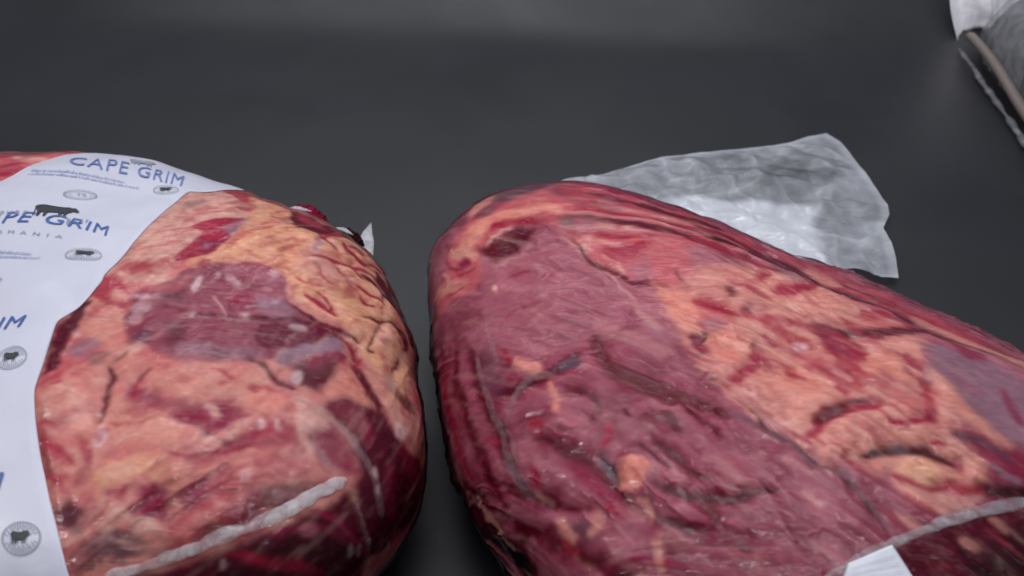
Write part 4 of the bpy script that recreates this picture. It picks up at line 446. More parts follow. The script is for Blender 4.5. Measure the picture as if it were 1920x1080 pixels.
RIGHT_PATTERN = [
([-.2775,.4486,-.3096,.4439,-.3445,.4378,-.3685,.3933,-.4039,.3345,-.4391,.3206,-.4865,.2812,-.5298,.2798,-.5443,.2492,-.5275,.2211,-.4947,.2196,-.4528,.2101,-.4231,.2211,-.4007,.2558,-.3591,.2792,-.313,.2781,-.2907,.2827,-.2408,.2498,-.2307,.2683,-.1954,.2431,-.2029,.2977,-.2429,.3509],'pink',4,0,3,1.0),
([-.3608,.3394,-.328,.3406,-.2829,.3309,-.2325,.3063,-.2287,.2843,-.2628,.2941,-.2997,.3035,-.3326,.3117,-.3685,.296,-.4151,.277,-.435,.2954,-.392,.3285],'peach',5,.6,3,1.0),
([-.3792,.3732,-.3717,.3684,-.3612,.3756,-.3501,.3814,-.3358,.3846,-.3303,.3972,-.3339,.4181,-.3443,.4377,-.3587,.4342,-.3722,.4306,-.3813,.4122,-.3825,.3879],'fat',5,0,1.5,.8),
([-.4462,.303,-.4408,.2953,-.4304,.2865,-.4241,.2806,-.4188,.2706,-.41,.2622,-.3996,.2607,-.3943,.2624,-.3921,.2685,-.3945,.2736,-.3997,.2783,-.4044,.2832,-.4109,.2944,-.4231,.3066,-.4373,.3117,-.4445,.3116],'fat',4,0,1.5,1.0),
([-.5238,.263,-.515,.2526,-.5022,.2462,-.4946,.2431,-.4867,.2358,-.4753,.2291,-.4632,.2283,-.4567,.2308,-.4542,.2393,-.4584,.2454,-.4678,.2535,-.4771,.2592,-.4886,.2698,-.5051,.2798,-.5209,.2827,-.5272,.2793],'fat',4,.5,1.5,1.0),
([-.4844,.3046,-.4846,.2952,-.4823,.2787,-.486,.2717,-.4981,.27,-.5039,.266,-.5022,.2615,-.4946,.2596,-.4803,.2624,-.4734,.2745,-.4772,.2936,-.4813,.3036],'fatl',3,0,1.5,1.0),
([-.3762,.2686,-.3686,.2703,-.3553,.2764,-.3409,.279,-.3245,.2776,-.3161,.2788,-.316,.281,-.324,.2833,-.3407,.2853,-.3563,.2827,-.3703,.2755,-.377,.2706],'fatl',3,.4,1.5,1.0),
([-.4808,.3756,-.4802,.3537,-.4797,.3334,-.4836,.3232,-.4966,.3185,-.5128,.3186,-.5299,.3215,-.537,.3175,-.5309,.2966,-.519,.2865,-.5,.2829,-.4841,.2878,-.4686,.2957,-.4599,.3108,-.4643,.3363,-.4706,.3553],'musl',5,0,1.5,1.0),
([-.4948,.3689,-.5035,.3642,-.5203,.3598,-.5371,.354,-.5549,.3522,-.5544,.3214,-.5458,.2987,-.5354,.2983,-.5232,.3151,-.5101,.3291,-.4969,.3463,-.4941,.3686],'pinkd',6,0,1.5,1.0),
([-.4635,.3015,-.4644,.2945,-.4618,.2798,-.4518,.2675,-.4366,.2601,-.4286,.2593,-.4272,.2624,-.4333,.268,-.4463,.2756,-.453,.2837,-.456,.2946,-.46,.3015],'musr',4,0,1.5,1.0),
([-.4616,.262,-.4561,.257,-.4437,.2506,-.4326,.2471,-.4233,.2457,-.4178,.2466,-.4174,.2489,-.4215,.2516,-.4304,.2539,-.4412,.2575,-.4536,.2629,-.4606,.2645],'red',3,-.4,1.5,1.0),
([-.4156,.2677,-.4191,.264,-.425,.2628,-.432,.2641,-.4386,.268,-.4424,.2734,-.4426,.2788,-.4393,.2824,-.4335,.2833,-.4263,.2815,-.42,.2777,-.4161,.2726],'musr',4,0,3,1.0),
([-.5099,.2442,-.5011,.2374,-.4841,.2305,-.472,.2272,-.4646,.2264,-.4607,.2272,-.4607,.2288,-.4643,.2305,-.4717,.2319,-.4837,.2353,-.5008,.2424,-.5097,.2461],'red',2,-.4,1.5,1.0),
([-.3773,.3539,-.3668,.3518,-.3489,.3597,-.3339,.3647,-.321,.3658,-.3144,.3721,-.3157,.3808,-.323,.3869,-.3374,.3896,-.3532,.3838,-.3705,.3715,-.3787,.3618],'red',5,0,1.5,.7),
([-.3376,.3916,-.3289,.3777,-.3138,.3677,-.2994,.3667,-.2858,.3681,-.2702,.3739,-.2539,.3991,-.251,.4466,-.2524,.4519,-.2622,.4512,-.2805,.4475,-.2961,.445,-.3088,.4431,-.3219,.4406,-.3358,.4378,-.3412,.4232],'greyd',6,-.3,1.5,.9),
([-.3689,.3505,-.3616,.3434,-.3499,.3449,-.3411,.3478,-.334,.351,-.3319,.3604,-.3333,.3736,-.3378,.3829,-.3462,.3858,-.3558,.3828,-.3667,.3756,-.3709,.3632],'greyd',6,0,1.5,.7),
([-.3177,.3841,-.3123,.3764,-.303,.3723,-.2939,.3708,-.2848,.3718,-.2812,.378,-.2827,.389,-.2869,.394,-.2957,.3961,-.3048,.3978,-.3141,.3987,-.3187,.3932],'dark',5,0,1.5,.4),
([-.252,.4505,-.245,.4438,-.232,.4355,-.2193,.4209,-.2058,.3987,-.1993,.4012,-.2027,.4415,-.2087,.4489,-.2211,.4505,-.2338,.4523,-.2462,.4526,-.252,.4505],'red',6,0,1.5,.7),
([-.354,.2991,-.3489,.2955,-.3401,.2927,-.3288,.2887,-.3131,.2814,-.2961,.2762,-.2797,.2743,-.2632,.2719,-.2451,.2701,-.236,.2715,-.2354,.2795,-.2432,.2848,-.2606,.2934,-.2775,.2976,-.2936,.2995,-.3087,.3036,-.3246,.3119,-.3389,.3153,-.3493,.3108,-.3542,.307],'cherry',4,-.5,1.5,1.0),
([-.3958,.2722,-.3463,.2715,-.3069,.2752,-.284,.2582,-.3065,.2324,-.3437,.2319,-.3776,.2251,-.3813,.243],'deep',4,-.6,3,1.0),
([-.3521,.2594,-.2973,.2608,-.3059,.2413,-.3558,.2338],'maroon',4,0,3,1.0),
([-.4246,.222,-.38,.2333,-.3097,.234,-.279,.2524,-.2455,.2326,-.23,.1958,-.215,.1455,-.2085,.1041,-.2196,.0684,-.2548,.0404,-.3089,.0356,-.3337,.0064,-.3995,.0064,-.454,.0247,-.4701,.0768,-.461,.1607],'musl',5,.8,4,.85),
([-.3392,.187,-.3435,.1858,-.3525,.186,-.3636,.1878,-.3743,.191,-.3812,.1944,-.3831,.1975,-.3789,.1987,-.37,.1982,-.3588,.1961,-.348,.1928,-.3411,.1897],'musr',6,0,3,.8),
([-.3924,.2298,-.3836,.2275,-.3655,.2261,-.3477,.2233,-.3286,.2193,-.3185,.219,-.3176,.2211,-.3261,.2248,-.3445,.2295,-.3633,.2324,-.3819,.233,-.392,.232],'fatl',6,0,1.5,.3),
([-.4104,.1902,-.4126,.1863,-.4156,.1834,-.4185,.1826,-.421,.184,-.4218,.1874,-.4214,.1916,-.4194,.1956,-.4163,.1982,-.4132,.1989,-.4109,.1973,-.4101,.1942],'fatl',1.5,.6,1,1.0),
([-.3796,.203,-.3818,.2019,-.3848,.2016,-.3884,.2029,-.3907,.2046,-.3919,.207,-.3915,.2091,-.3889,.2103,-.3861,.2104,-.3827,.2092,-.3801,.2074,-.3792,.2051],'pink',3,0,3,.5),
([-.3588,.1383,-.3499,.1406,-.3325,.1478,-.3154,.1525,-.2971,.1556,-.2869,.1584,-.286,.1605,-.2951,.1611,-.3138,.1595,-.3325,.1547,-.3505,.1465,-.3589,.1411],'fatl',9,.3,1.5,.14),
([-.4086,.0811,-.3995,.0831,-.3821,.0915,-.3659,.0969,-.3509,.0997,-.3425,.1032,-.3416,.1063,-.3491,.1077,-.365,.1058,-.3824,.1003,-.4006,.0907,-.4089,.0844],'fatl',9,.3,1.5,.14),
([-.3488,.1055,-.3408,.1029,-.3234,.102,-.3083,.0978,-.2951,.0904,-.2868,.0885,-.2846,.0915,-.2899,.0971,-.3028,.1058,-.3191,.1102,-.3379,.11,-.3478,.1084],'fatl',9,.3,1.5,.14),
([-.3791,.1467,-.3817,.139,-.3832,.124,-.3823,.1104,-.3795,.0992,-.3763,.0951,-.374,.0968,-.3733,.1032,-.3749,.1143,-.3754,.1267,-.3747,.1408,-.3762,.1475],'fatl',9,.3,1.5,.14),
([-.3017,.142,-.2954,.1377,-.2797,.133,-.2679,.1246,-.2583,.1127,-.2521,.1078,-.2489,.1099,-.2516,.1174,-.26,.1304,-.2735,.1393,-.2901,.1436,-.2996,.1443],'fatl',9,.3,1.5,.14),
([-.3672,.0605,-.3586,.0588,-.3412,.0607,-.3294,.0587,-.3223,.0524,-.317,.0513,-.3154,.054,-.3176,.0596,-.3253,.0678,-.3391,.0701,-.3573,.0668,-.3667,.0634],'fatl',9,.3,1.5,.14),
([-.4136,.1413,-.4107,.1336,-.4016,.1209,-.3918,.1124,-.3819,.1095,-.3761,.1098,-.3748,.1126,-.3782,.1169,-.387,.1209,-.3958,.1283,-.405,.1393,-.4113,.1436],'fatl',9,.3,1.5,.14),
([-.407,.1841,-.4028,.1766,-.3914,.1652,-.3771,.1593,-.3611,.1578,-.3525,.1591,-.3515,.1618,-.358,.1645,-.3727,.1665,-.3856,.1723,-.3973,.1822,-.4049,.1862],'fatl',9,.3,1.5,.14),
([-.3228,.1705,-.3117,.1689,-.2884,.1685,-.2715,.1637,-.2595,.155,-.2519,.1515,-.249,.1531,-.2537,.1588,-.2655,.1688,-.2846,.174,-.3087,.1742,-.3216,.1729],'musr',7,-.5,1.5,.55),
([-.4313,.1189,-.4219,.1205,-.4036,.1264,-.3859,.1287,-.3681,.1271,-.358,.1282,-.357,.1306,-.3652,.1336,-.3834,.1365,-.4029,.1343,-.4225,.127,-.4316,.1217],'musr',7,-.5,1.5,.55),
([-.3382,.0824,-.3281,.081,-.307,.0824,-.2906,.0785,-.2782,.0694,-.2707,.0662,-.2691,.0687,-.2736,.0756,-.2857,.086,-.3038,.09,-.3262,.0882,-.3376,.085],'musr',7,-.5,1.5,.55),
([-.2671,.0316,-.2597,.0374,-.2452,.0519,-.2337,.0623,-.226,.068,-.2217,.0722,-.2222,.0741,-.2265,.0733,-.2354,.0679,-.2475,.0577,-.2618,.0425,-.2681,.0337],'musr',7,-.5,1.5,.55),
([-.2466,.2339,-.2458,.2279,-.2445,.216,-.2406,.2037,-.2336,.1913,-.2282,.178,-.2246,.1636,-.2197,.1492,-.2132,.1347,-.21,.1207,-.2087,.1061,-.2118,.0904,-.2187,.0727,-.2213,.0631,-.2171,.0644,-.2136,.074,-.2059,.0918,-.2017,.1083,-.2027,.1231,-.2064,.1376,-.2136,.152,-.2189,.1666,-.2229,.1811,-.2285,.1949,-.2355,.2071,-.2399,.2188,-.2417,.2298,-.243,.2357],'fatl',3,.7,1.5,.55),
([-.2397,.2372,-.2386,.2304,-.2357,.2176,-.2308,.2059,-.2244,.1938,-.2185,.1797,-.2125,.1653,-.2095,.1582,-.2083,.1589,-.2102,.1665,-.2152,.1818,-.2212,.1957,-.2277,.208,-.2327,.2199,-.2363,.2318,-.2388,.2377],'red',2,-.5,1.5,1.0),
([-.2047,.0994,-.1934,.0733,-.1902,.0318,-.1983,-.0223,-.2262,-.0443,-.259,-.0138,-.2722,.0081,-.2306,.0515],'musl',6,0,3,.8),
([-.218,.0757,-.2213,.066,-.2206,.0485,-.2163,.0331,-.2093,.0203,-.2036,.0167,-.2002,.0204,-.2008,.0297,-.2058,.0429,-.209,.0569,-.2104,.072,-.2137,.0778],'fatl',7,0,1.5,.35),
([-.2343,.2265,-.1272,.2208,-.0664,.2502,-.0681,.0937,-.1147,.1008,-.151,.1226,-.1997,.1452,-.2183,.1843],'pink',6,0,3,1.0),
([-.1271,.2025,-.0898,.2311,-.0844,.1366,-.1088,.1135,-.1285,.1465],'pink',7,.4,3,1.0),
([-.0919,.1936,-.0664,.2407,-.0672,.1023,-.0911,.1104],'musl',6,0,3,1.0),
([-.1722,.1563,-.1358,.1594,-.136,.1262,-.1695,.1267],'musl',5,0,3,.8),
([-.2068,.201,-.2113,.1927,-.2176,.1881,-.2236,.1875,-.2279,.191,-.2286,.1983,-.2263,.2068,-.2219,.2153,-.2164,.2209,-.2109,.2223,-.2069,.2181,-.2052,.2102],'fatl',5,.6,3,.8),
([-.2368,.2214,-.2361,.2169,-.2322,.2109,-.2294,.2051,-.2267,.1989,-.2237,.1968,-.221,.1982,-.2201,.2027,-.2222,.2105,-.2259,.2176,-.2308,.2229,-.2346,.2242],'fat',3,0,1.5,1.0),
([-.198,.1861,-.1941,.1774,-.1804,.1704,-.1616,.168,-.141,.1715,-.132,.1807,-.1321,.1912,-.1409,.1952,-.1579,.1921,-.1729,.1935,-.1857,.1971,-.1946,.1937],'red',4,-.5,1.5,1.0),
([-.2031,.2174,-.196,.2134,-.1812,.2093,-.162,.2052,-.1393,.2039,-.1295,.2086,-.1295,.2134,-.1392,.2156,-.1609,.2167,-.1793,.2197,-.1942,.2222,-.2025,.2212],'cherry',3,-.5,1.5,1.0),
([-.2032,.207,-.1987,.203,-.1881,.1975,-.1781,.1951,-.1693,.1953,-.1649,.1974,-.1648,.2002,-.1686,.2022,-.1767,.2023,-.1858,.2044,-.1964,.2088,-.2022,.2097],'fat',3,.4,1.5,1.0),
([-.1989,.1776,-.198,.1711,-.1941,.1601,-.1903,.1517,-.1868,.1457,-.1834,.1436,-.181,.1449,-.1809,.149,-.1836,.1555,-.1874,.1642,-.1928,.1745,-.1966,.179],'fatl',4,.4,1.5,1.0),
([-.2343,.2209,-.2321,.2085,-.2279,.1865,-.2237,.1685,-.2181,.1547,-.2097,.1432,-.1975,.1336,-.1813,.1246,-.1617,.1165,-.1451,.1073,-.1305,.0967,-.1167,.0863,-.103,.077,-.0905,.0675,-.0792,.0575,-.0734,.0526,-.07,.055,-.0739,.0607,-.084,.0721,-.0953,.0831,-.1078,.0938,-.1215,.1042,-.1365,.1152,-.1537,.1248,-.1731,.1328,-.1882,.1414,-.1992,.1504,-.2078,.1612,-.2143,.1735,-.221,.19,-.2271,.2116,-.2311,.2227],'deep',3,-1.0,1.5,1.0),
([-.103,.1391,-.1041,.1322,-.1044,.1202,-.1021,.1095,-.0972,.0997,-.0936,.0959,-.0921,.0973,-.0935,.1029,-.098,.1125,-.1,.1224,-.1007,.1338,-.102,.1397],'maroon',2,-.8,1.5,1.0),
([-.0962,.1208,-.0942,.1171,-.0889,.1137,-.083,.1118,-.0768,.1104,-.0735,.1127,-.0726,.1171,-.0755,.1209,-.081,.1229,-.0865,.1246,-.0918,.1259,-.0953,.1245],'pink',4,0,1.5,1.0),
([-.2375,.4523,-.2011,.4195,-.1247,.4523,-.051,.4505,.0058,.4066,-.024,.2272,-.0664,.2502,-.1272,.2208,-.2243,.2416,-.235,.2806,-.2029,.3051,-.2284,.3486],'pinkd',5,0,3,.8),
([-.2385,.2763,-.2299,.2716,-.2124,.2635,-.1956,.2562,-.1791,.2511,-.1616,.2462,-.1447,.241,-.1283,.237,-.1119,.2341,-.0955,.2335,-.0773,.2343,-.0573,.2408,-.0348,.2481,-.0208,.2547,-.018,.2666,-.0314,.2657,-.0555,.2614,-.0755,.261,-.0955,.2591,-.1119,.2575,-.1283,.2572,-.1447,.2594,-.1611,.2631,-.1776,.2672,-.1942,.2705,-.2115,.2742,-.2286,.279,-.2377,.2811],'maroon',2,-1.6,1.5,1.0),
([-.2122,.2964,-.2043,.2918,-.1881,.2855,-.1665,.2791,-.141,.277,-.1213,.2804,-.1065,.2862,-.0901,.2922,-.0737,.2989,-.0499,.3099,-.0128,.327,.0104,.3386,.014,.3514,-.0078,.3478,-.0453,.3387,-.0716,.327,-.0883,.3211,-.1065,.3103,-.1228,.303,-.141,.2955,-.1665,.2951,-.1878,.2973,-.2041,.2998,-.212,.3011],'red',2,-1.4,1.5,1.0),
([-.244,.237,-.2327,.2319,-.2105,.2244,-.1896,.2176,-.1701,.2113,-.1519,.2088,-.1354,.2131,-.1271,.2179,-.1272,.2209,-.1354,.2189,-.1516,.2161,-.1692,.2178,-.1881,.2233,-.2089,.23,-.2317,.2361,-.2434,.2391],'red',2,-1.0,1.5,1.0),
([-.2047,.3573,-.1975,.3522,-.1811,.3449,-.1629,.3395,-.1429,.3392,-.1228,.3377,-.101,.3342,-.0773,.3427,-.0503,.3578,-.0347,.3674,-.032,.3816,-.0471,.3798,-.0749,.3715,-.0992,.3644,-.121,.3667,-.1429,.3644,-.1632,.361,-.1818,.364,-.1975,.3636,-.2055,.3642],'maroon',2,-1.0,1.5,1.0),
([-.2229,.4103,-.2102,.3961,-.1869,.3852,-.1665,.3885,-.1447,.3904,-.1265,.3885,-.1083,.3865,-.0992,.3922,-.0974,.4177,-.1065,.4286,-.1247,.4524,-.1465,.4544,-.1683,.4339,-.1902,.4281,-.212,.4211,-.2247,.4272],'musr',2,-.8,1.5,1.0),
([-.194,.3204,-.192,.314,-.1871,.3053,-.1793,.3011,-.1683,.301,-.1629,.3041,-.1629,.308,-.1683,.3103,-.1793,.3115,-.1865,.3155,-.192,.3229,-.1938,.3236],'maroon',2,-.6,1.5,1.0),
([-.1706,.2374,-.1593,.2331,-.1375,.2288,-.1174,.2271,-.0992,.2308,-.0807,.2333,-.0594,.234,-.0397,.2377,-.019,.2426,-.0065,.2477,-.0044,.2555,-.0156,.2568,-.0362,.2575,-.0573,.2542,-.0792,.2524,-.0992,.2482,-.1174,.2412,-.1374,.2396,-.1592,.2398,-.1703,.2414],'red',2,-1.2,1.5,1.0),
([-.1192,.2852,-.1119,.2813,-.0974,.2776,-.081,.2771,-.0646,.2745,-.0393,.2819,-.0021,.2921,.0214,.299,.0231,.3043,.0006,.3024,-.0372,.2948,-.0628,.289,-.081,.2867,-.0974,.2886,-.1119,.29,-.1192,.29],'dark',2,-1.4,1.5,1.0),
([-.2339,.2887,-.2233,.2828,-.203,.2746,-.1816,.2681,-.1592,.2641,-.1392,.2614,-.1192,.2629,-.0999,.2681,-.0792,.274,-.0682,.2812,-.0682,.2866,-.0792,.2847,-.0992,.285,-.1192,.2791,-.1392,.2753,-.1592,.2757,-.1812,.2787,-.2028,.2838,-.223,.2888,-.2338,.2918],'fatl',4,1.2,1.5,.35),
([-.2298,.2448,-.2181,.2389,-.1954,.2302,-.1718,.2242,-.1483,.2229,-.1277,.2243,-.1083,.2307,-.0992,.2408,-.0992,.2462,-.1083,.241,-.1277,.2353,-.1483,.2323,-.1708,.2325,-.194,.2374,-.2171,.2437,-.229,.247],'fatl',4,1.2,1.5,.35),
([-.1938,.3098,-.1829,.3033,-.1611,.2972,-.1399,.2943,-.121,.296,-.101,.3014,-.0789,.314,-.0662,.3283,-.0646,.3397,-.0773,.3324,-.0992,.325,-.121,.316,-.141,.3122,-.1611,.312,-.1829,.3135,-.1938,.3142],'fatl',4,1.2,1.5,.35),
([-.2162,.2589,-.2191,.2521,-.2248,.2485,-.2317,.2487,-.2378,.2532,-.2414,.2596,-.2417,.2672,-.2389,.274,-.2334,.2778,-.2267,.2778,-.2209,.2739,-.2171,.2668],'greyd',6,0,3,.8),
([-.1947,.248,-.1969,.2433,-.2011,.241,-.2067,.2411,-.2119,.244,-.2154,.2485,-.2159,.2537,-.2138,.2579,-.2095,.2606,-.2042,.2607,-.1992,.2582,-.1957,.2536],'grey',5,0,3,.6),
([-.1664,.2362,-.1683,.2322,-.1739,.2307,-.1812,.232,-.1885,.236,-.1937,.2411,-.1951,.2454,-.1921,.2489,-.1865,.2502,-.1793,.249,-.1721,.246,-.1679,.2414],'fatl',5,0,3,.5),
([-.1449,.2365,-.1465,.2317,-.1491,.228,-.1532,.2271,-.1569,.229,-.1592,.2335,-.1602,.238,-.1592,.2429,-.1557,.2462,-.1521,.2474,-.1484,.2459,-.1465,.2417],'fatl',5,0,3,.5),
([-.1647,.3334,-.1665,.3212,-.1702,.3135,-.1774,.3121,-.1829,.3159,-.1884,.3249,-.1902,.336,-.1884,.3468,-.1847,.3562,-.1774,.359,-.172,.3572,-.1665,.3462],'musl',6,0,3,.6),
([-.0428,.2005,.0164,.258,.1015,.2666,.1639,.211,.232,.1138,.2437,.0164,.1715,-.0738,.185,-.1154,.204,-.2452,.2041,-.2816,.1341,-.3082,.091,-.2833,-.011,-.2706,-.0424,-.2378,-.0808,-.1803,-.1268,-.1304,-.157,-.0876,-.1647,-.0177,-.1715,.0486,-.1546,.1024,-.1028,.0957],'fat',12,.6,16,1.0),
([-.1448,.1138,-.0974,.0901,-.1345,.0206,-.1729,-.017,-.17,.0605],'peach',5,.4,3,1.0),
([-.1368,.0478,-.0903,.0699,-.0643,.0582,-.0668,.0395,-.1169,.0081,-.1429,.0095],'pink',6,0,3,.8),
([-.0969,-.0604,-.1097,-.07,-.1256,-.068,-.1397,-.0541,-.1462,-.032,-.1449,-.0084,-.136,.0102,-.1212,.0198,-.1058,.0182,-.0945,.0058,-.0886,-.0156,-.0901,-.0405],'peach',8,1.6,3,1.0),
([-.0379,.0059,-.0458,-.0077,-.0565,-.0176,-.0677,-.0209,-.076,-.0171,-.0796,-.0066,-.0777,.0063,-.0687,.0185,-.0553,.025,-.042,.0258,-.0339,.0224,-.0329,.016],'fat',8,.8,3,1.0),
([.0169,-.1539,.003,-.1627,-.0184,-.1596,-.0414,-.1429,-.0609,-.1197,-.0717,-.0955,-.0703,-.0758,-.0555,-.0661,-.0322,-.0687,-.0085,-.0866,.0104,-.1101,.0195,-.1351],'peach',12,1.2,3,.8),
([.1392,-.0848,.1271,-.0955,.1113,-.0968,.0957,-.0881,.0842,-.0705,.0798,-.05,.0852,-.0318,.1022,-.0211,.1213,-.021,.1356,-.0304,.1427,-.0477,.1447,-.0676],'peach',14,1.0,3,.7),
([-.0704,-.1374,-.0771,-.1429,-.0857,-.1441,-.0941,-.1394,-.1006,-.1313,-.1031,-.121,-.1007,-.1115,-.0941,-.1049,-.0849,-.1041,-.0758,-.1084,-.0697,-.1172,-.0678,-.1279],'fatl',8,.8,3,.7),
([.1489,-.1479,.1395,-.1571,.1267,-.1575,.1131,-.1501,.1027,-.1349,.0983,-.1167,.1013,-.1006,.1115,-.0917,.1255,-.0918,.1394,-.1009,.1495,-.116,.1527,-.1333],'pink',12,0,3,.6),
([-.1008,.0171,-.109,.0095,-.1188,.0065,-.1274,.0096,-.133,.0177,-.1332,.0284,-.1279,.0381,-.1177,.0446,-.1068,.0459,-.098,.0429,-.0942,.0364,-.0956,.0269],'grey',9,0,3,.45),
([.0893,.2854,.0778,.2674,.0586,.2528,.0377,.2428,.0205,.2387,.0111,.2438,.0106,.2567,.0198,.2765,.0373,.2962,.0587,.3099,.0786,.3129,.0896,.3023],'greyd',8,0,3,.75),
([.1005,.2448,.0914,.2314,.0748,.2207,.055,.2127,.038,.2092,.0278,.2115,.0268,.2214,.0345,.2353,.0505,.251,.0704,.2619,.0887,.2641,.0997,.2576],'grey',8,0,3,.5),
([.2395,.1202,.2294,.109,.216,.1031,.2031,.1038,.1929,.1106,.1876,.1215,.189,.1331,.1977,.1438,.2112,.1498,.2267,.1509,.2383,.1443,.2428,.133],'grey',7,0,3,.4),
([-.0292,.1485,-.0264,.1408,-.0205,.1495,-.0141,.1607,-.0058,.1762,.0015,.2001,.0052,.2257,.0031,.2396,-.007,.2295,-.0174,.2124,-.0259,.1914,-.0294,.1683],'pinkd',9,0,5,.5),
([-.0293,.1537,-.0263,.1531,-.0197,.165,-.0126,.1772,-.0038,.191,.0024,.2063,.0042,.219,.0006,.2225,-.0093,.2111,-.0185,.1955,-.0262,.1781,-.0294,.1637],'red',4,-1.0,4,.9),
([-.0079,.1321,-.0061,.1214,.0024,.1189,.0168,.1294,.0349,.141,.0604,.1572,.0932,.188,.1112,.2136,.1151,.244,.1005,.2476,.0695,.2328,.0475,.2147,.0336,.2048,.0213,.1965,.0069,.1783,-.0022,.1596],'pinkd',9,0,5,.5),
([-.0066,.1388,-.0031,.1352,.0067,.1377,.0205,.1472,.0378,.1584,.0623,.1753,.0949,.2024,.112,.2211,.1142,.2364,.0984,.2318,.0669,.2127,.044,.1953,.0291,.185,.0159,.1762,.0032,.1636,-.0036,.1526],'red',4,-1.0,4,.95),
([-.0609,.0732,-.0647,.0607,-.0658,.0578,-.0651,.0576,-.0604,.0583,-.0516,.0688,-.0466,.094,-.0464,.1206,-.05,.1268,-.0537,.1253,-.0573,.1157,-.0579,.095],'pinkd',9,0,5,.5),
([-.0596,.0775,-.0603,.0706,-.0591,.069,-.0575,.0682,-.0539,.0681,-.05,.0741,-.0482,.0863,-.0482,.0976,-.0507,.1023,-.0539,.1019,-.0572,.098,-.0586,.0885],'maroon',4,-1.0,4,.9),
([-.1142,.0787,-.1151,.0721,-.1097,.0643,-.1029,.0592,-.0989,.0524,-.0894,.044,-.0719,.0379,-.0592,.0372,-.0495,.0436,-.0518,.0519,-.0609,.0633,-.0694,.0705,-.0753,.0777,-.0842,.0848,-.097,.0872,-.1059,.0858],'pinkd',9,0,5,.5),
([-.1121,.0805,-.1097,.0757,-.1013,.0691,-.0939,.0634,-.0891,.057,-.0807,.0488,-.0657,.0413,-.0561,.0388,-.0515,.0419,-.0555,.0481,-.0661,.058,-.0749,.0656,-.0806,.0725,-.0887,.0791,-.1008,.0832,-.1079,.084],'cherry',4,-1.0,4,.9),
([.0506,.0281,.0476,.0119,.0463,-.0046,.058,-.0109,.0759,-.0124,.1024,-.012,.1392,-.0086,.1829,-.0006,.2396,.0195,.2762,.0388,.3036,.0726,.2849,.076,.2397,.0709,.1954,.0623,.1552,.0556,.1268,.0545,.1088,.0575,.0933,.0608,.076,.0596,.0637,.0542],'pinkd',9,0,5,.5),
([.0541,.0345,.056,.0234,.0594,.0079,.0702,.0012,.088,-.0004,.1154,.001,.1528,.0055,.1963,.0141,.2504,.0317,.283,.0465,.2965,.0634,.273,.06,.2251,.0499,.1813,.0409,.1425,.0352,.1149,.034,.0971,.0363,.0835,.042,.0697,.0475,.0606,.0479],'maroon',4,-1.0,4,.95),
([-.0631,-.0156,-.0708,-.0211,-.0807,-.0317,-.0869,-.041,-.094,-.0517,-.1013,-.0612,-.1074,-.0687,-.1152,-.077,-.1262,-.0901,-.1315,-.1006,-.1279,-.1153,-.1196,-.1176,-.1043,-.1154,-.0901,-.1064,-.0795,-.0941,-.0702,-.0818,-.0606,-.0671,-.0534,-.0498,-.0522,-.0313,-.0535,-.021],'pinkd',9,0,5,.5),
([-.0609,-.0172,-.0665,-.0234,-.0744,-.0366,-.081,-.0482,-.0886,-.0596,-.0962,-.0704,-.1036,-.0788,-.1126,-.087,-.1247,-.0974,-.1305,-.1043,-.1287,-.1117,-.1214,-.1108,-.1068,-.1065,-.0944,-.0975,-.085,-.0866,-.0764,-.075,-.0675,-.0613,-.0607,-.0459,-.0571,-.0284,-.056,-.0196],'red',4,-1.0,4,1),
([-.0038,-.0489,-.0024,-.0594,.0035,-.0751,.012,-.0862,.0213,-.0954,.0333,-.1044,.0466,-.112,.0595,-.1177,.0736,-.1192,.0817,-.1169,.0871,-.1025,.0837,-.0931,.0749,-.0796,.0635,-.0706,.0514,-.0626,.0413,-.0538,.0333,-.0449,.024,-.0373,.0121,-.0336,.0043,-.0353],'pinkd',9,0,5,.5),
([-.0019,-.0457,.0012,-.0535,.0088,-.0662,.0176,-.0758,.0266,-.0848,.0378,-.0937,.0511,-.1016,.0637,-.1087,.0765,-.1125,.0832,-.1134,.0861,-.1063,.0814,-.0994,.0715,-.0899,.0596,-.0811,.0469,-.0733,.0365,-.0643,.028,-.0555,.0191,-.0466,.0085,-.0407,.0022,-.0385],'red',4,-1.0,4,.85),
([.0443,.0145,.0287,-.0066,.0309,-.0297,.0412,-.0442,.0517,-.052,.0631,-.0594,.0796,-.0593,.0906,-.0534,.1011,-.034,.1033,-.0208,.1032,-.004,.0969,.0049,.0929,.0126,.0925,.0262,.0833,.0416,.0688,.0413],'pinkd',9,0,5,.5),
([.0509,.0212,.0424,.0026,.0391,-.0176,.0482,-.0303,.0578,-.0385,.0691,-.0458,.0841,-.0499,.0931,-.0485,.0978,-.0389,.0948,-.0302,.086,-.0187,.0771,-.0114,.072,-.0047,.0722,.0079,.0702,.0272,.0632,.0346],'musr',4,-1.0,4,.85),
([.0766,-.0293,.075,-.0408,.0796,-.0466,.0831,-.0502,.0869,-.0534,.0945,-.0486,.1028,-.0388,.1099,-.0284,.1112,-.0198,.108,-.0132,.1003,-.0103,.0866,-.0174],'pinkd',9,0,5,.5),
([.0788,-.0262,.079,-.0331,.0846,-.0385,.0885,-.0427,.0919,-.0468,.0963,-.0461,.1007,-.0411,.1027,-.0348,.1016,-.0278,.0975,-.0221,.0908,-.0183,.0835,-.0205],'red',4,-1.0,4,.8),
([-.0081,.0419,-.0048,.0334,.0097,.0298,.0293,.0195,.0429,.012,.0549,.0172,.0628,.0299,.0605,.0443,.0439,.0543,.025,.0628,.0053,.0649,-.005,.055],'pinkd',9,0,5,.5),
([-.0076,.0452,-.0029,.0408,.0135,.0378,.0333,.0282,.0484,.02,.0569,.02,.061,.0264,.0568,.0362,.0405,.0459,.021,.0541,.0023,.0568,-.006,.0513],'red',4,-1.0,4,.7),
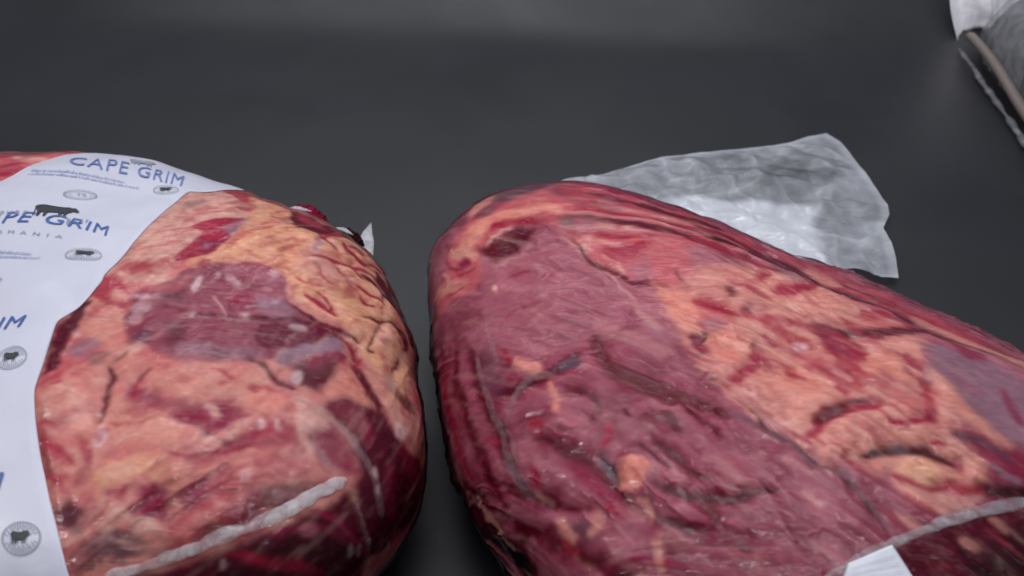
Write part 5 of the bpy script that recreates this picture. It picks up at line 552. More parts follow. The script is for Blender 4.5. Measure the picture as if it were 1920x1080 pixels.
([-.0504,.0463,-.0515,.0397,-.0456,.0329,-.0384,.0264,-.0297,.0196,-.0207,.0191,-.0166,.0249,-.0186,.0347,-.0248,.0435,-.032,.0494,-.0393,.0535,-.0456,.0516],'pinkd',9,0,5,.5),
([-.049,.0478,-.0476,.0427,-.0407,.0361,-.0333,.0294,-.0248,.0225,-.0192,.0205,-.0173,.023,-.0196,.0297,-.0267,.0373,-.034,.0442,-.0415,.0496,-.0467,.0501],'red',4,-1.0,4,.8),
([-.0434,.0507,-.0472,.0444,-.0466,.0413,-.0446,.0394,-.0412,.0388,-.0355,.0429,-.0318,.0532,-.0302,.0654,-.0318,.0697,-.0337,.071,-.0355,.0699,-.039,.0604],'pinkd',9,0,5,.5),
([-.0418,.053,-.043,.049,-.0415,.0462,-.0396,.0444,-.0371,.0429,-.0342,.0451,-.032,.0506,-.0319,.0559,-.0337,.0589,-.0355,.0606,-.0374,.0612,-.0396,.0575],'maroon',4,-1.0,4,.7),
([-.0045,.0022,-.0082,-.0044,-.0061,-.0117,.0002,-.0204,.0103,-.0292,.0175,-.0282,.0208,-.021,.0191,-.0111,.0135,.0002,.0104,.0104,.0063,.0148,-.0004,.0091],'pinkd',9,0,5,.5),
([-.0029,.0027,-.0049,-.0009,-.0027,-.0067,.0032,-.0153,.0125,-.0243,.0185,-.0266,.0198,-.0226,.0169,-.0154,.0085,-.0046,.0053,.0033,.0017,.0086,-.0008,.0076],'red',4,-1.0,4,.6),
([.0282,-.0938,.0275,-.1052,.0333,-.1179,.0405,-.1283,.0485,-.1353,.0555,-.1333,.0606,-.1248,.0607,-.1141,.0547,-.1043,.0482,-.095,.0409,-.0849,.0337,-.0854],'pinkd',9,0,5,.5),
([.0296,-.0919,.0308,-.1006,.0371,-.1122,.044,-.1223,.0516,-.1301,.0569,-.1306,.0593,-.1265,.0576,-.1193,.0513,-.1103,.0446,-.1008,.0376,-.0901,.0322,-.0879],'red',4,-1.0,4,.6),
([-.0383,-.0752,-.0387,-.0845,-.0326,-.096,-.0235,-.105,-.0122,-.109,-.0046,-.1058,-.0013,-.0976,-.0042,-.0898,-.0133,-.084,-.0204,-.0769,-.0266,-.0684,-.0334,-.0683],'pinkd',9,0,5,.5),
([-.037,-.0736,-.0357,-.0809,-.0297,-.0915,-.0212,-.0996,-.0102,-.1046,-.0038,-.1035,-.0021,-.0997,-.0063,-.0948,-.0159,-.0889,-.0233,-.0814,-.0297,-.0725,-.0345,-.0703],'pinkd',4,-1.0,4,.7),
([-.005,-.2015,.002,-.2032,.012,-.202,.021,-.1979,.0322,-.1921,.0423,-.1885,.0536,-.186,.0685,-.1793,.0849,-.1661,.0934,-.1556,.0954,-.1366,.0885,-.1317,.0744,-.1288,.0619,-.1306,.0488,-.1336,.0331,-.141,.0164,-.1503,.0017,-.1616,-.0078,-.1776,-.0103,-.1883],'pinkd',9,0,5,.5),
([-.0064,-.1982,-.0005,-.1971,.0095,-.1921,.0197,-.1864,.0324,-.1799,.0438,-.1752,.0555,-.1723,.0698,-.1668,.0859,-.1575,.0938,-.1507,.095,-.1413,.0876,-.1403,.0729,-.1416,.0596,-.1447,.0471,-.1479,.0329,-.1541,.0175,-.1627,.0042,-.1721,-.0054,-.1843,-.0091,-.1916],'deep',4,-1.0,4,.95),
([.1616,-.101,.1558,-.11,.1498,-.1266,.1486,-.1411,.1492,-.1525,.1497,-.1635,.1533,-.1741,.1574,-.1777,.1652,-.1733,.1695,-.1643,.1732,-.1502,.1732,-.1385,.1733,-.1287,.1743,-.1186,.1736,-.1049,.1704,-.0989],'pinkd',9,0,5,.5),
([.1637,-.1006,.1603,-.1087,.1558,-.1246,.1547,-.138,.1551,-.1487,.1553,-.1601,.1572,-.1719,.1593,-.1769,.1633,-.1739,.1652,-.1665,.1669,-.1535,.1672,-.1418,.1669,-.1319,.1682,-.1205,.1689,-.1062,.1682,-.0993],'red',4,-1.0,4,.7),
([.1347,.2834,.1325,.2513,.1414,.2082,.1616,.1811,.1843,.1629,.2042,.1455,.2275,.1378,.2442,.1433,.2615,.1737,.2618,.2005,.2474,.2315,.2243,.2475,.2017,.2621,.1858,.2872,.1678,.3131,.1527,.3159],'pinkd',9,0,5,.5),
([.1387,.2909,.1405,.2647,.1513,.2246,.1707,.1992,.1934,.182,.2144,.1648,.2356,.152,.2486,.1508,.2569,.1656,.2527,.1836,.2356,.207,.2133,.2237,.1906,.2393,.1732,.2638,.1581,.2951,.1474,.3063],'red',4,-1.0,4,.8),
([.2056,.2051,.2106,.1838,.2307,.1689,.248,.1562,.2639,.1472,.2808,.1581,.2963,.1843,.3015,.2138,.2873,.2314,.265,.2407,.2364,.2424,.2152,.2276],'pinkd',9,0,5,.5),
([.2078,.2102,.2163,.1969,.2383,.1842,.2568,.1726,.2724,.1619,.2845,.1639,.2925,.1776,.2909,.1947,.2761,.2095,.2551,.2199,.2292,.2261,.2128,.2221],'maroon',4,-1.0,4,.7),
([.1725,.086,.1659,.0627,.1742,.0512,.1933,.0522,.2212,.0653,.2464,.0914,.265,.1257,.2635,.1458,.2403,.1398,.2225,.1366,.2065,.1356,.1879,.1154],'pinkd',9,0,5,.5),
([.1765,.0932,.1768,.0797,.1867,.0702,.2052,.0712,.232,.0833,.2514,.0999,.2602,.1167,.2534,.1235,.229,.1152,.2112,.1133,.1968,.1163,.1842,.1077],'red',4,-1.0,4,.8),
([.1628,.0115,.1636,.0179,.1498,.0137,.1216,-.0094,.1171,-.0203,.1226,-.0203,.132,-.0154,.1423,-.0076,.146,-.0028,.1343,-.0117,.1424,-.0084,.154,.0005],'pinkd',9,0,5,.5),
([.1606,.0086,.1581,.0106,.1451,.0063,.1276,-.0077,.1229,-.0172,.1247,-.0191,.1295,-.0167,.136,-.0106,.1399,-.0043,.1379,-.0061,.1476,-.0024,.1561,.0031],'red',4,-1.0,4,.6),
([-.1702,-.0342,-.169,-.0421,-.1622,-.0488,-.156,-.0592,-.1488,-.074,-.1426,-.079,-.1389,-.075,-.1396,-.0632,-.1452,-.045,-.1519,-.0323,-.1607,-.0266,-.1669,-.0283],'pinkd',9,0,5,.5),
([-.1695,-.0331,-.1668,-.0381,-.1597,-.0447,-.1535,-.0555,-.1465,-.0716,-.1416,-.0778,-.1397,-.0758,-.142,-.0661,-.148,-.0485,-.1546,-.0367,-.1626,-.0303,-.1679,-.0299],'red',4,-1.0,4,.5),
([-.049,.1097,-.0466,.1003,-.0417,.097,-.0371,.0967,-.0303,.1011,-.0264,.1119,-.0244,.127,-.0262,.1371,-.0318,.1391,-.0391,.1351,-.0446,.1325,-.0482,.1223],'pinkd',9,0,5,.5),
([-.0485,.1128,-.0464,.1078,-.0409,.1065,-.0355,.1068,-.03,.1084,-.0263,.115,-.0246,.1242,-.0275,.128,-.0337,.1267,-.0391,.1265,-.0457,.1238,-.0482,.1191],'pinkd',4,-1.0,4,.8),
([.0751,.2567,.0724,.2392,.0798,.224,.0973,.2192,.1218,.225,.1379,.2401,.1441,.2593,.137,.2722,.1161,.2721,.1035,.2751,.0956,.283,.0846,.275],'pinkd',9,0,5,.5),
([.0774,.2611,.0779,.2493,.0853,.236,.1016,.2313,.1253,.236,.1392,.2447,.1423,.2546,.1331,.26,.1111,.258,.097,.2612,.0895,.2712,.082,.2699],'red',4,-1.0,4,.7),
([-.0242,.0169,-.0248,.0118,-.021,.0033,-.0139,-.0063,-.004,-.0137,.0024,-.0152,.0047,-.0099,.0023,-.0025,-.0039,.0053,-.0097,.0109,-.0156,.0172,-.0206,.0189],'pinkd',4,-.7,3,.64),
([.0984,.0039,.0951,-.0053,.097,-.0171,.103,-.0265,.1114,-.0336,.1173,-.0353,.1206,-.0319,.1192,-.026,.1137,-.0171,.1107,-.0071,.1082,.0046,.1034,.0081],'fatl',4,-.7,3,.67),
([-.0402,-.0115,-.0401,-.0177,-.036,-.0246,-.0307,-.0294,-.0248,-.0321,-.0205,-.0313,-.0183,-.0269,-.0195,-.0216,-.0244,-.0172,-.0288,-.0121,-.0329,-.007,-.0369,-.0073],'pinkd',4,.5,3,.68),
([.1547,-.0994,.1571,-.1047,.1638,-.1121,.1707,-.1188,.1781,-.1242,.1829,-.1252,.1844,-.123,.1817,-.1186,.175,-.1121,.1679,-.1052,.1607,-.0991,.156,-.0971],'red',4,-.7,3,.69),
([.1351,-.1686,.1377,-.1734,.1447,-.1779,.1516,-.1835,.1586,-.1904,.163,-.1919,.1644,-.1893,.1619,-.1841,.1554,-.1759,.1482,-.1702,.1407,-.1662,.136,-.1661],'fatl',4,-.7,3,.76),
([.1381,-.068,.1404,-.0741,.1472,-.0833,.1549,-.0905,.1629,-.096,.168,-.0973,.1697,-.0941,.1669,-.0897,.1596,-.0828,.1523,-.0756,.1449,-.068,.1401,-.0653],'musr',4,.5,3,.53),
([.0804,-.1466,.0796,-.1516,.0821,-.1567,.086,-.1596,.0901,-.1606,.0932,-.1577,.0948,-.1532,.0947,-.1489,.0919,-.147,.0896,-.1449,.0864,-.1415,.083,-.1427],'red',4,.5,3,.76),
([-.0129,-.0208,-.0091,-.0287,.0003,-.0404,.0103,-.0502,.02,-.0588,.0261,-.0608,.0279,-.0571,.0246,-.0496,.0157,-.0392,.0062,-.03,-.0041,-.0203,-.0106,-.0174],'pinkd',4,-.7,3,.59),
([-.0528,-.0498,-.0482,-.0557,-.0382,-.0641,-.0286,-.0731,-.0194,-.0831,-.0137,-.0868,-.0121,-.0846,-.0153,-.0771,-.0239,-.0652,-.0337,-.0559,-.0446,-.0486,-.0512,-.0469],'red',4,-.7,3,.53),
([.0012,-.0009,.0034,-.0069,.0099,-.0124,.016,-.019,.0226,-.0275,.0269,-.0295,.0288,-.0259,.0273,-.0188,.0216,-.0094,.0164,-.0018,.0107,.004,.0042,.0042],'pinkd',4,-.7,3,.76),
([.1481,-.0827,.1506,-.088,.1584,-.0943,.1659,-.1014,.1733,-.1094,.1785,-.1113,.1808,-.1083,.1788,-.1015,.1719,-.0925,.1642,-.0851,.1556,-.0797,.1501,-.0792],'pinkd',4,-.7,3,.64),
([.1372,-.0372,.1388,-.0434,.146,-.052,.1538,-.0605,.1624,-.0685,.1679,-.0704,.17,-.0679,.1679,-.0612,.1609,-.052,.1539,-.0434,.1464,-.0359,.1405,-.0342],'musr',4,-.7,3,.68),
([.0389,-.0738,.0404,-.0812,.0467,-.0896,.0535,-.0958,.0609,-.1013,.0662,-.101,.0685,-.0957,.0668,-.0895,.0607,-.0815,.0539,-.0753,.0467,-.0685,.0413,-.0686],'fatl',4,-.7,3,.56),
([-.082,-.0441,-.0788,-.0502,-.0695,-.0572,-.0598,-.0649,-.0505,-.0739,-.0446,-.0762,-.0425,-.0733,-.045,-.0652,-.0537,-.0549,-.0642,-.0462,-.0739,-.0401,-.0798,-.0396],'red',4,.5,3,.8),
([.0104,.1033,.014,.0972,.0254,.0931,.0377,.0851,.0505,.074,.0596,.072,.0637,.0786,.0605,.0902,.0487,.1048,.0355,.1137,.022,.1161,.0133,.111],'red',4,.5,3,.66),
([.1523,-.0446,.152,-.0485,.1547,-.0513,.1576,-.0541,.1608,-.0585,.1646,-.0584,.1686,-.0545,.1705,-.0495,.1697,-.0432,.1665,-.0391,.1614,-.0378,.1562,-.0402],'musr',4,.5,3,.71),
([.1145,-.1052,.117,-.1103,.1241,-.1157,.1307,-.1223,.1376,-.13,.1426,-.1319,.1449,-.1282,.1433,-.1212,.1372,-.112,.1298,-.1048,.1214,-.1008,.1163,-.1014],'fatl',4,-.7,3,.62),
([.0063,.0833,.0088,.0787,.0176,.0774,.0267,.0723,.0364,.064,.0436,.0622,.0468,.067,.0445,.0768,.0355,.0879,.0253,.094,.0148,.0943,.0086,.0898],'red',4,.5,3,.56),
([.1192,-.0158,.116,-.021,.1179,-.0247,.1206,-.028,.1232,-.0318,.1282,-.0305,.1332,-.0265,.136,-.0214,.1363,-.0158,.1347,-.0115,.1317,-.0088,.1252,-.0113],'pinkd',4,.5,3,.8),
([.1599,-.0459,.16,-.0527,.1662,-.0607,.173,-.0679,.181,-.0742,.1871,-.075,.1908,-.0699,.1905,-.0629,.1851,-.0544,.1792,-.0469,.172,-.0409,.1649,-.041],'musr',4,.5,3,.45),
([.0899,.0195,.0868,.0082,.0883,-.0045,.0919,-.0142,.0985,-.0227,.1044,-.0245,.1084,-.0211,.1098,-.0135,.108,-.0025,.1055,.0093,.1016,.0225,.0959,.0261],'pinkd',4,-.7,3,.54),
([-.0505,.0061,-.0509,-.0006,-.0468,-.01,-.0414,-.0174,-.0344,-.0223,-.0292,-.0215,-.0272,-.0169,-.0286,-.0105,-.0334,-.0044,-.0381,.0021,-.0428,.0085,-.047,.0097],'musr',4,-.7,3,.82),
([.0479,-.0637,.0484,-.0701,.0528,-.0777,.0578,-.0827,.0634,-.0859,.0674,-.0834,.0688,-.0789,.0679,-.0737,.0631,-.0697,.0588,-.0648,.0538,-.0592,.0499,-.0593],'red',4,.5,3,.84),
([-.0318,.0977,-.03,.0919,-.0264,.0898,-.0227,.0866,-.0175,.085,-.0137,.0892,-.0112,.0983,-.0116,.1085,-.0166,.1154,-.0223,.1168,-.028,.1134,-.0307,.1073],'red',4,.5,3,.64),
([.1463,-.1132,.1467,-.1174,.1499,-.123,.1543,-.127,.159,-.1286,.1621,-.1277,.1637,-.1245,.1627,-.1212,.1589,-.1189,.1553,-.1155,.1516,-.1106,.1483,-.1103],'pinkd',4,-.7,3,.54),
([.1506,-.0496,.152,-.0555,.159,-.0628,.1663,-.0701,.174,-.0774,.1795,-.079,.1826,-.0752,.1814,-.0681,.1754,-.0589,.1684,-.0514,.1608,-.0456,.1543,-.0452],'pinkd',4,-.7,3,.67),
([.0622,-.0683,.0639,-.0739,.0691,-.0806,.075,-.0864,.0809,-.091,.0848,-.0912,.0864,-.0878,.0848,-.0826,.0793,-.0763,.0737,-.0704,.0679,-.0649,.0635,-.0644],'pinkd',4,-.7,3,.47),
([-.0621,.0064,-.0599,.0017,-.0534,-.0043,-.0478,-.012,-.0415,-.0228,-.037,-.0263,-.0358,-.0245,-.0382,-.0176,-.0433,-.0064,-.0494,.0019,-.0564,.007,-.0606,.0083],'red',4,.5,3,.5),
([.1589,-.0558,.161,-.0592,.1669,-.0641,.1724,-.0697,.1777,-.0763,.1814,-.0789,.1828,-.0771,.1812,-.0721,.1764,-.0644,.1708,-.0588,.1644,-.0549,.1604,-.0541],'red',4,.5,3,.69),
([.0575,-.1099,.0577,-.1158,.0618,-.1225,.0669,-.1272,.0722,-.1298,.0764,-.1277,.0788,-.1229,.0778,-.1174,.0735,-.1137,.0693,-.1095,.0645,-.1047,.0604,-.105],'pinkd',4,-.7,3,.55),
([.0724,-.0033,.0691,-.0113,.0732,-.0205,.0796,-.0282,.0873,-.0349,.093,-.0355,.0958,-.0317,.0955,-.0251,.0902,-.0175,.0862,-.0097,.0835,-.0007,.0779,.0008],'red',4,.5,3,.51),
([-.0036,-.0704,-.0027,-.074,.0009,-.0775,.0046,-.0811,.0085,-.0857,.0118,-.0859,.0138,-.0827,.0134,-.0778,.01,-.0723,.006,-.0683,.0012,-.066,-.002,-.0669],'red',4,.5,3,.65),
([.0334,-.0119,.0359,-.0189,.0442,-.0298,.0526,-.0387,.0615,-.0461,.0669,-.0479,.0685,-.0447,.0652,-.0389,.0571,-.0304,.0489,-.0216,.041,-.0121,.0358,-.0093],'musr',4,-.7,3,.51),
([.0482,-.038,.0506,-.0446,.0581,-.0541,.0657,-.0622,.0739,-.0683,.0788,-.0701,.0804,-.0669,.0776,-.0611,.0702,-.0536,.0625,-.0462,.0549,-.0376,.0498,-.0355],'musr',4,-.7,3,.73),
([.0826,.0241,.0788,.0105,.079,-.0042,.083,-.0143,.0905,-.0222,.0975,-.023,.1022,-.0189,.103,-.0117,.1006,-.0011,.0986,.0117,.0952,.0272,.0888,.0312],'red',4,-.7,3,.69),
([.0811,-.0908,.0829,-.0973,.0888,-.1042,.0953,-.1101,.1017,-.1154,.1066,-.1155,.1086,-.1114,.1072,-.1044,.1013,-.0972,.0951,-.0905,.0881,-.0856,.0831,-.0862],'red',4,.5,3,.53),
([.0643,-.0591,.0659,-.0646,.0709,-.0715,.0768,-.0774,.0828,-.0813,.0867,-.0813,.0883,-.0786,.0866,-.0736,.0812,-.0681,.0758,-.0626,.0701,-.0569,.0662,-.0557],'red',4,-.7,3,.69),
([-.0333,.0316,-.0312,.0269,-.024,.02,-.0175,.0129,-.012,.0045,-.007,.0012,-.0043,.0031,-.0061,.0085,-.0121,.0175,-.0191,.0249,-.0267,.0315,-.0315,.0333],'pinkd',4,.5,3,.83),
([-.015,.0108,-.0155,.0063,-.01,-.0007,-.0023,-.0094,.006,-.0178,.0116,-.0192,.014,-.0139,.0123,-.006,.0093,.0078,-.0022,.0135,-.0081,.0141,-.0118,.0135],'red',4,-.7,3,.47),
([-.0783,-.0022,-.078,-.0103,-.0737,-.021,-.0669,-.03,-.0589,-.0355,-.053,-.035,-.0501,-.0293,-.0515,-.0211,-.0573,-.0136,-.0628,-.0059,-.0687,.0024,-.0743,.0027],'fatl',4,.5,3,.74),
([.1489,-.0056,.1473,-.0098,.1483,-.0155,.1501,-.0206,.1531,-.025,.1559,-.0264,.1589,-.0241,.16,-.0198,.159,-.0143,.1578,-.0088,.1556,-.0041,.1522,-.0031],'fatl',4,-.7,3,.41),
([.1185,.0743,.1192,.0611,.1249,.047,.1284,.0324,.1299,.0175,.1349,.0146,.1422,.021,.1469,.0336,.1469,.0532,.1421,.0706,.132,.0826,.1233,.0828],'red',4,.5,3,.69),
([.0612,-.0897,.0631,-.0945,.0688,-.1006,.0747,-.106,.0808,-.1118,.0848,-.1121,.0863,-.1093,.0845,-.104,.0789,-.0974,.0729,-.0915,.0667,-.0865,.0626,-.0865],'pinkd',4,-.7,3,.44),
([.1245,-.1593,.1254,-.1623,.1285,-.1643,.1315,-.1666,.1343,-.1699,.1371,-.1702,.1382,-.1678,.1377,-.1643,.1352,-.1595,.1318,-.1565,.1281,-.1556,.1255,-.1568],'fatl',4,.5,3,.62),
([.0388,-.0267,.0412,-.0352,.0497,-.0452,.0584,-.0548,.0677,-.0628,.0737,-.0633,.076,-.059,.0735,-.0518,.0651,-.0423,.0565,-.033,.0474,-.0241,.0412,-.0226],'red',4,.5,3,.62),
([.1188,-.1468,.1224,-.1506,.1305,-.1559,.1387,-.1631,.1463,-.172,.1508,-.1752,.1518,-.1737,.1486,-.1679,.1411,-.1578,.133,-.1506,.1243,-.1463,.1194,-.1448],'pinkd',4,.5,3,.66),
([-.0435,-.0103,-.0413,-.0175,-.0323,-.0253,-.0225,-.0335,-.0139,-.0434,-.0082,-.047,-.0057,-.0435,-.0079,-.0351,-.0159,-.0228,-.0261,-.0135,-.035,-.0063,-.0409,-.0062],'red',4,.5,3,.76),
([.1123,.0112,.11,.0022,.1122,-.0087,.1156,-.0185,.1212,-.0277,.1268,-.0301,.1306,-.0268,.1314,-.0194,.1297,-.0083,.1269,.0025,.1231,.0135,.1174,.0158],'fatl',4,.5,3,.59),
([.0227,-.0571,.0262,-.0636,.0353,-.071,.0441,-.0796,.0529,-.0903,.0588,-.0925,.061,-.0887,.0585,-.0803,.0502,-.0681,.0411,-.0585,.0311,-.0522,.0248,-.0519],'pinkd',4,.5,3,.52),
([-.029,.0552,-.0282,.0506,-.0259,.0486,-.0229,.0471,-.0209,.0427,-.0188,.0443,-.0173,.0518,-.0173,.0604,-.0207,.0656,-.0235,.0689,-.0264,.0667,-.0282,.0613],'musr',4,-.7,3,.58),
([.1056,-.1581,.1065,-.1622,.1103,-.1648,.114,-.1683,.1182,-.1723,.1214,-.172,.1233,-.1691,.1227,-.1647,.119,-.1594,.115,-.1558,.1103,-.1537,.1069,-.1552],'red',4,.5,3,.44),
([.0823,-.1356,.0857,-.1412,.094,-.1497,.1025,-.1573,.1113,-.1641,.1164,-.1661,.1177,-.1641,.1143,-.1586,.1062,-.1503,.0976,-.1427,.0887,-.1353,.0834,-.1333],'pinkd',4,.5,3,.66),
([.1569,-.0886,.1564,-.0941,.1592,-.0999,.1634,-.1042,.1683,-.1052,.172,-.1031,.1743,-.0989,.174,-.0945,.1705,-.0918,.1675,-.0887,.1638,-.0848,.1599,-.085],'musr',4,-.7,3,.81),
([.1871,-.0357,.1842,-.0415,.1859,-.048,.1896,-.0524,.1949,-.0551,.2005,-.0533,.2054,-.0485,.2077,-.0431,.2048,-.0391,.2021,-.0349,.1994,-.0301,.1938,-.0306],'musr',4,.5,3,.84),
([-.0375,-.081,-.0359,-.0865,-.0304,-.0939,-.0246,-.1005,-.0182,-.1052,-.014,-.1051,-.0122,-.1017,-.0139,-.0973,-.0195,-.0914,-.025,-.0849,-.0311,-.0788,-.0355,-.0776],'red',4,.5,3,.52),
([.0648,-.0625,.0672,-.0705,.0751,-.0812,.0832,-.0898,.0922,-.0955,.0979,-.0955,.1,-.0914,.0975,-.0846,.0895,-.0773,.0813,-.0686,.0731,-.0597,.0672,-.0579],'pinkd',4,.5,3,.76),
([.0322,-.1171,.0339,-.1208,.0382,-.1244,.0429,-.1283,.0474,-.1331,.0506,-.1335,.0522,-.1311,.0511,-.1267,.0468,-.121,.0421,-.1169,.0371,-.1139,.0337,-.114],'red',4,-.7,3,.74),
([.0965,-.0079,.0947,-.0114,.0964,-.0143,.0979,-.0176,.0998,-.0212,.103,-.0212,.1061,-.0189,.108,-.0151,.1082,-.0101,.1071,-.0062,.1045,-.0041,.1008,-.0047],'red',4,-.7,3,.48),
([.0717,-.1595,.0752,-.1648,.0837,-.1706,.0919,-.1776,.1002,-.1861,.1057,-.1886,.1073,-.1859,.1046,-.1793,.0968,-.1696,.0882,-.1617,.0788,-.1572,.0733,-.1561],'pinkd',4,.5,3,.69),
([.0191,-.0628,.0195,-.0685,.0239,-.0756,.0286,-.0805,.034,-.0827,.0378,-.0811,.0396,-.0771,.0388,-.072,.0343,-.0679,.03,-.0633,.0252,-.0588,.0213,-.0589],'red',4,.5,3,.57),
([-.0222,.0338,-.0215,.0296,-.0189,.025,-.0157,.0223,-.0123,.0192,-.01,.0218,-.0098,.0272,-.01,.0337,-.0132,.0362,-.0155,.0391,-.0191,.04,-.0209,.0377],'musr',4,.5,3,.64),
([.0508,-.0552,.0516,-.0612,.0556,-.0681,.0602,-.0731,.0651,-.0753,.0685,-.0736,.0703,-.0696,.0694,-.0648,.065,-.0608,.061,-.0568,.0568,-.0518,.0529,-.0514],'pinkd',4,-.7,3,.74),
([-.0771,-.0554,-.0755,-.0598,-.0699,-.0638,-.0646,-.068,-.0591,-.073,-.0551,-.0734,-.0529,-.0699,-.0539,-.0647,-.0589,-.0583,-.065,-.0533,-.0715,-.0502,-.0755,-.0517],'musr',4,.5,3,.6),
([.0592,-.0413,.0607,-.0483,.0667,-.0554,.0731,-.0621,.0799,-.0681,.085,-.0682,.0878,-.0634,.0867,-.0571,.0807,-.0486,.0741,-.0423,.067,-.0368,.0617,-.0368],'pinkd',4,-.7,3,.56),
([-.0262,.0437,-.0229,.0381,-.0172,.031,-.0112,.0255,-.0045,.0215,.002,.0254,.0051,.0321,.0012,.0395,-.008,.0435,-.0153,.0462,-.0209,.05,-.0246,.0485],'red',4,-.7,3,.59),
([-.089,-.0605,-.0843,-.0663,-.073,-.0735,-.0623,-.0821,-.0522,-.0921,-.0466,-.0957,-.0449,-.0937,-.0485,-.0864,-.0581,-.0749,-.0693,-.066,-.0812,-.0593,-.0875,-.0577],'red',4,.5,3,.8),
([-.0315,-.0135,-.0289,-.0179,-.0218,-.024,-.0151,-.0299,-.0086,-.0375,-.0049,-.0398,-.0035,-.0379,-.0058,-.033,-.0116,-.0243,-.0185,-.0179,-.0261,-.0122,-.0303,-.0115],'fatl',4,.5,3,.53),
([.0067,.1055,.0076,.0967,.0151,.0899,.0251,.0851,.0368,.0827,.045,.0863,.0487,.094,.046,.1026,.0364,.1086,.0271,.1133,.0177,.1181,.0105,.1144],'fatl',4,-.7,3,.77),
([.102,-.0798,.1038,-.0834,.1088,-.088,.1138,-.093,.1189,-.0989,.1224,-.0998,.1239,-.0978,.1225,-.0935,.1178,-.0863,.1125,-.081,.1067,-.0774,.1031,-.0774],'musr',4,.5,3,.67),
([-.0124,-.0319,-.0104,-.038,-.0035,-.0449,.0031,-.0518,.0102,-.0599,.0155,-.0609,.0183,-.056,.0171,-.0483,.011,-.0385,.0036,-.0312,-.0047,-.0264,-.0102,-.0267],'pinkd',4,.5,3,.61),
([-.1673,.0076,-.1654,.0023,-.1608,-.0028,-.1589,-.0077,-.1594,-.0174,-.1613,-.0263,-.164,-.0353,-.1647,-.0416,-.161,-.0442,-.1564,-.0397,-.1489,-.0283,-.1455,-.0131,-.1446,.0033,-.1487,.0152,-.1584,.0165,-.1641,.0141],'maroon',3,-1.0,1.5,1.0),
([-.1486,-.0064,-.1513,-.0117,-.1552,-.0156,-.1595,-.0173,-.1629,-.0153,-.1647,-.0107,-.1639,-.005,-.1613,.0007,-.157,.0046,-.1525,.006,-.1491,.0041,-.1479,-.0006],'grey',4,0,3,.8),
([-.145,.0135,-.1442,.0102,-.141,.0084,-.1433,.0045,-.1535,-.008,-.1579,-.0155,-.1572,-.0171,-.1516,-.0118,-.1407,.0009,-.1359,.0118,-.1406,.0158,-.1437,.0158],'black',2,-.8,1.5,1.0),
([.0182,-.0285,.0148,-.0322,.0096,-.0334,.004,-.0304,-.0005,-.0247,-.0025,-.0182,-.0013,-.012,.0025,-.0082,.0074,-.0076,.0127,-.0104,.0169,-.0156,.0189,-.0225],'white',2,.8,1,.85),
([.0138,-.0182,.0104,-.021,.0051,-.0206,-.0005,-.0157,-.0049,-.0087,-.007,-.0014,-.0046,.0027,-.0011,.0069,.005,.0082,.0104,.0009,.0124,-.0059,.0144,-.0124],'pinkd',4,0,3,.5),
([-.1233,-.1448,-.1224,-.1477,-.119,-.1511,-.1156,-.1539,-.112,-.1573,-.1097,-.1574,-.1086,-.1559,-.1097,-.1534,-.1129,-.1499,-.1161,-.1467,-.1198,-.1435,-.1225,-.1432],'musl',4,.3,3,.67),
([-.0073,-.2608,-.0065,-.2637,-.003,-.2673,.0001,-.2715,.0035,-.2755,.0062,-.2768,.0075,-.2754,.0069,-.2719,.0041,-.267,.0006,-.263,-.0032,-.2596,-.0061,-.2592],'musr',4,-.3,3,.64),
([-.0244,-.2697,-.0225,-.2736,-.0173,-.279,-.0122,-.2849,-.0073,-.2918,-.0037,-.2944,-.0025,-.2933,-.0041,-.2884,-.0086,-.2812,-.0138,-.2744,-.0197,-.2696,-.0231,-.2684],'fatl',4,-.3,3,.68),
([-.0982,-.1424,-.095,-.1477,-.0875,-.1559,-.0805,-.1658,-.0735,-.1766,-.0695,-.181,-.0682,-.1798,-.0707,-.1734,-.0773,-.1615,-.0844,-.1518,-.0924,-.1435,-.0971,-.1409],'fatl',4,-.3,3,.76),
([-.0913,-.1531,-.0879,-.1591,-.0794,-.1686,-.0709,-.178,-.0626,-.1875,-.0575,-.191,-.0561,-.1891,-.0592,-.1829,-.0671,-.1726,-.0757,-.1631,-.0846,-.1541,-.0899,-.151],'red',4,-.3,3,.57),
([-.1632,-.0029,-.1631,-.01,-.1589,-.0185,-.1545,-.0266,-.1505,-.0352,-.1465,-.0369,-.1433,-.0329,-.1428,-.0259,-.1465,-.0159,-.1511,-.0076,-.156,-.0006,-.1604,.0009],'red',4,-.3,3,.76),
([-.0158,-.2413,-.0152,-.2447,-.0117,-.2492,-.0079,-.2529,-.0038,-.2555,-.0007,-.2556,.0009,-.2538,.0001,-.2504,-.0034,-.2467,-.0072,-.2431,-.0114,-.2394,-.0143,-.2394],'peach',4,.3,3,.6),
([-.0567,-.2187,-.0555,-.223,-.0512,-.2297,-.0462,-.2355,-.041,-.2406,-.0373,-.2412,-.0355,-.239,-.0364,-.2343,-.041,-.2284,-.046,-.2227,-.0511,-.2172,-.0547,-.2161],'fat',4,.3,3,.75),
([-.0919,-.1594,-.0896,-.1662,-.0823,-.1751,-.0751,-.184,-.0677,-.1933,-.0625,-.196,-.0602,-.1934,-.0619,-.1861,-.0685,-.1756,-.0759,-.166,-.084,-.1581,-.0895,-.1563],'musr',4,-.3,3,.58),
([-.068,-.1684,-.067,-.1727,-.0632,-.1779,-.0591,-.183,-.0549,-.1881,-.0515,-.1895,-.0498,-.1869,-.0505,-.1829,-.0542,-.1764,-.0585,-.1715,-.063,-.1668,-.0663,-.1664],'musl',4,.3,3,.79),
([.0321,-.2793,.0328,-.2818,.0353,-.2849,.0379,-.2882,.0409,-.2919,.0434,-.2925,.0447,-.2911,.0445,-.2881,.0421,-.2836,.0393,-.2804,.0359,-.2776,.0335,-.2776],'musl',4,-.3,3,.63),
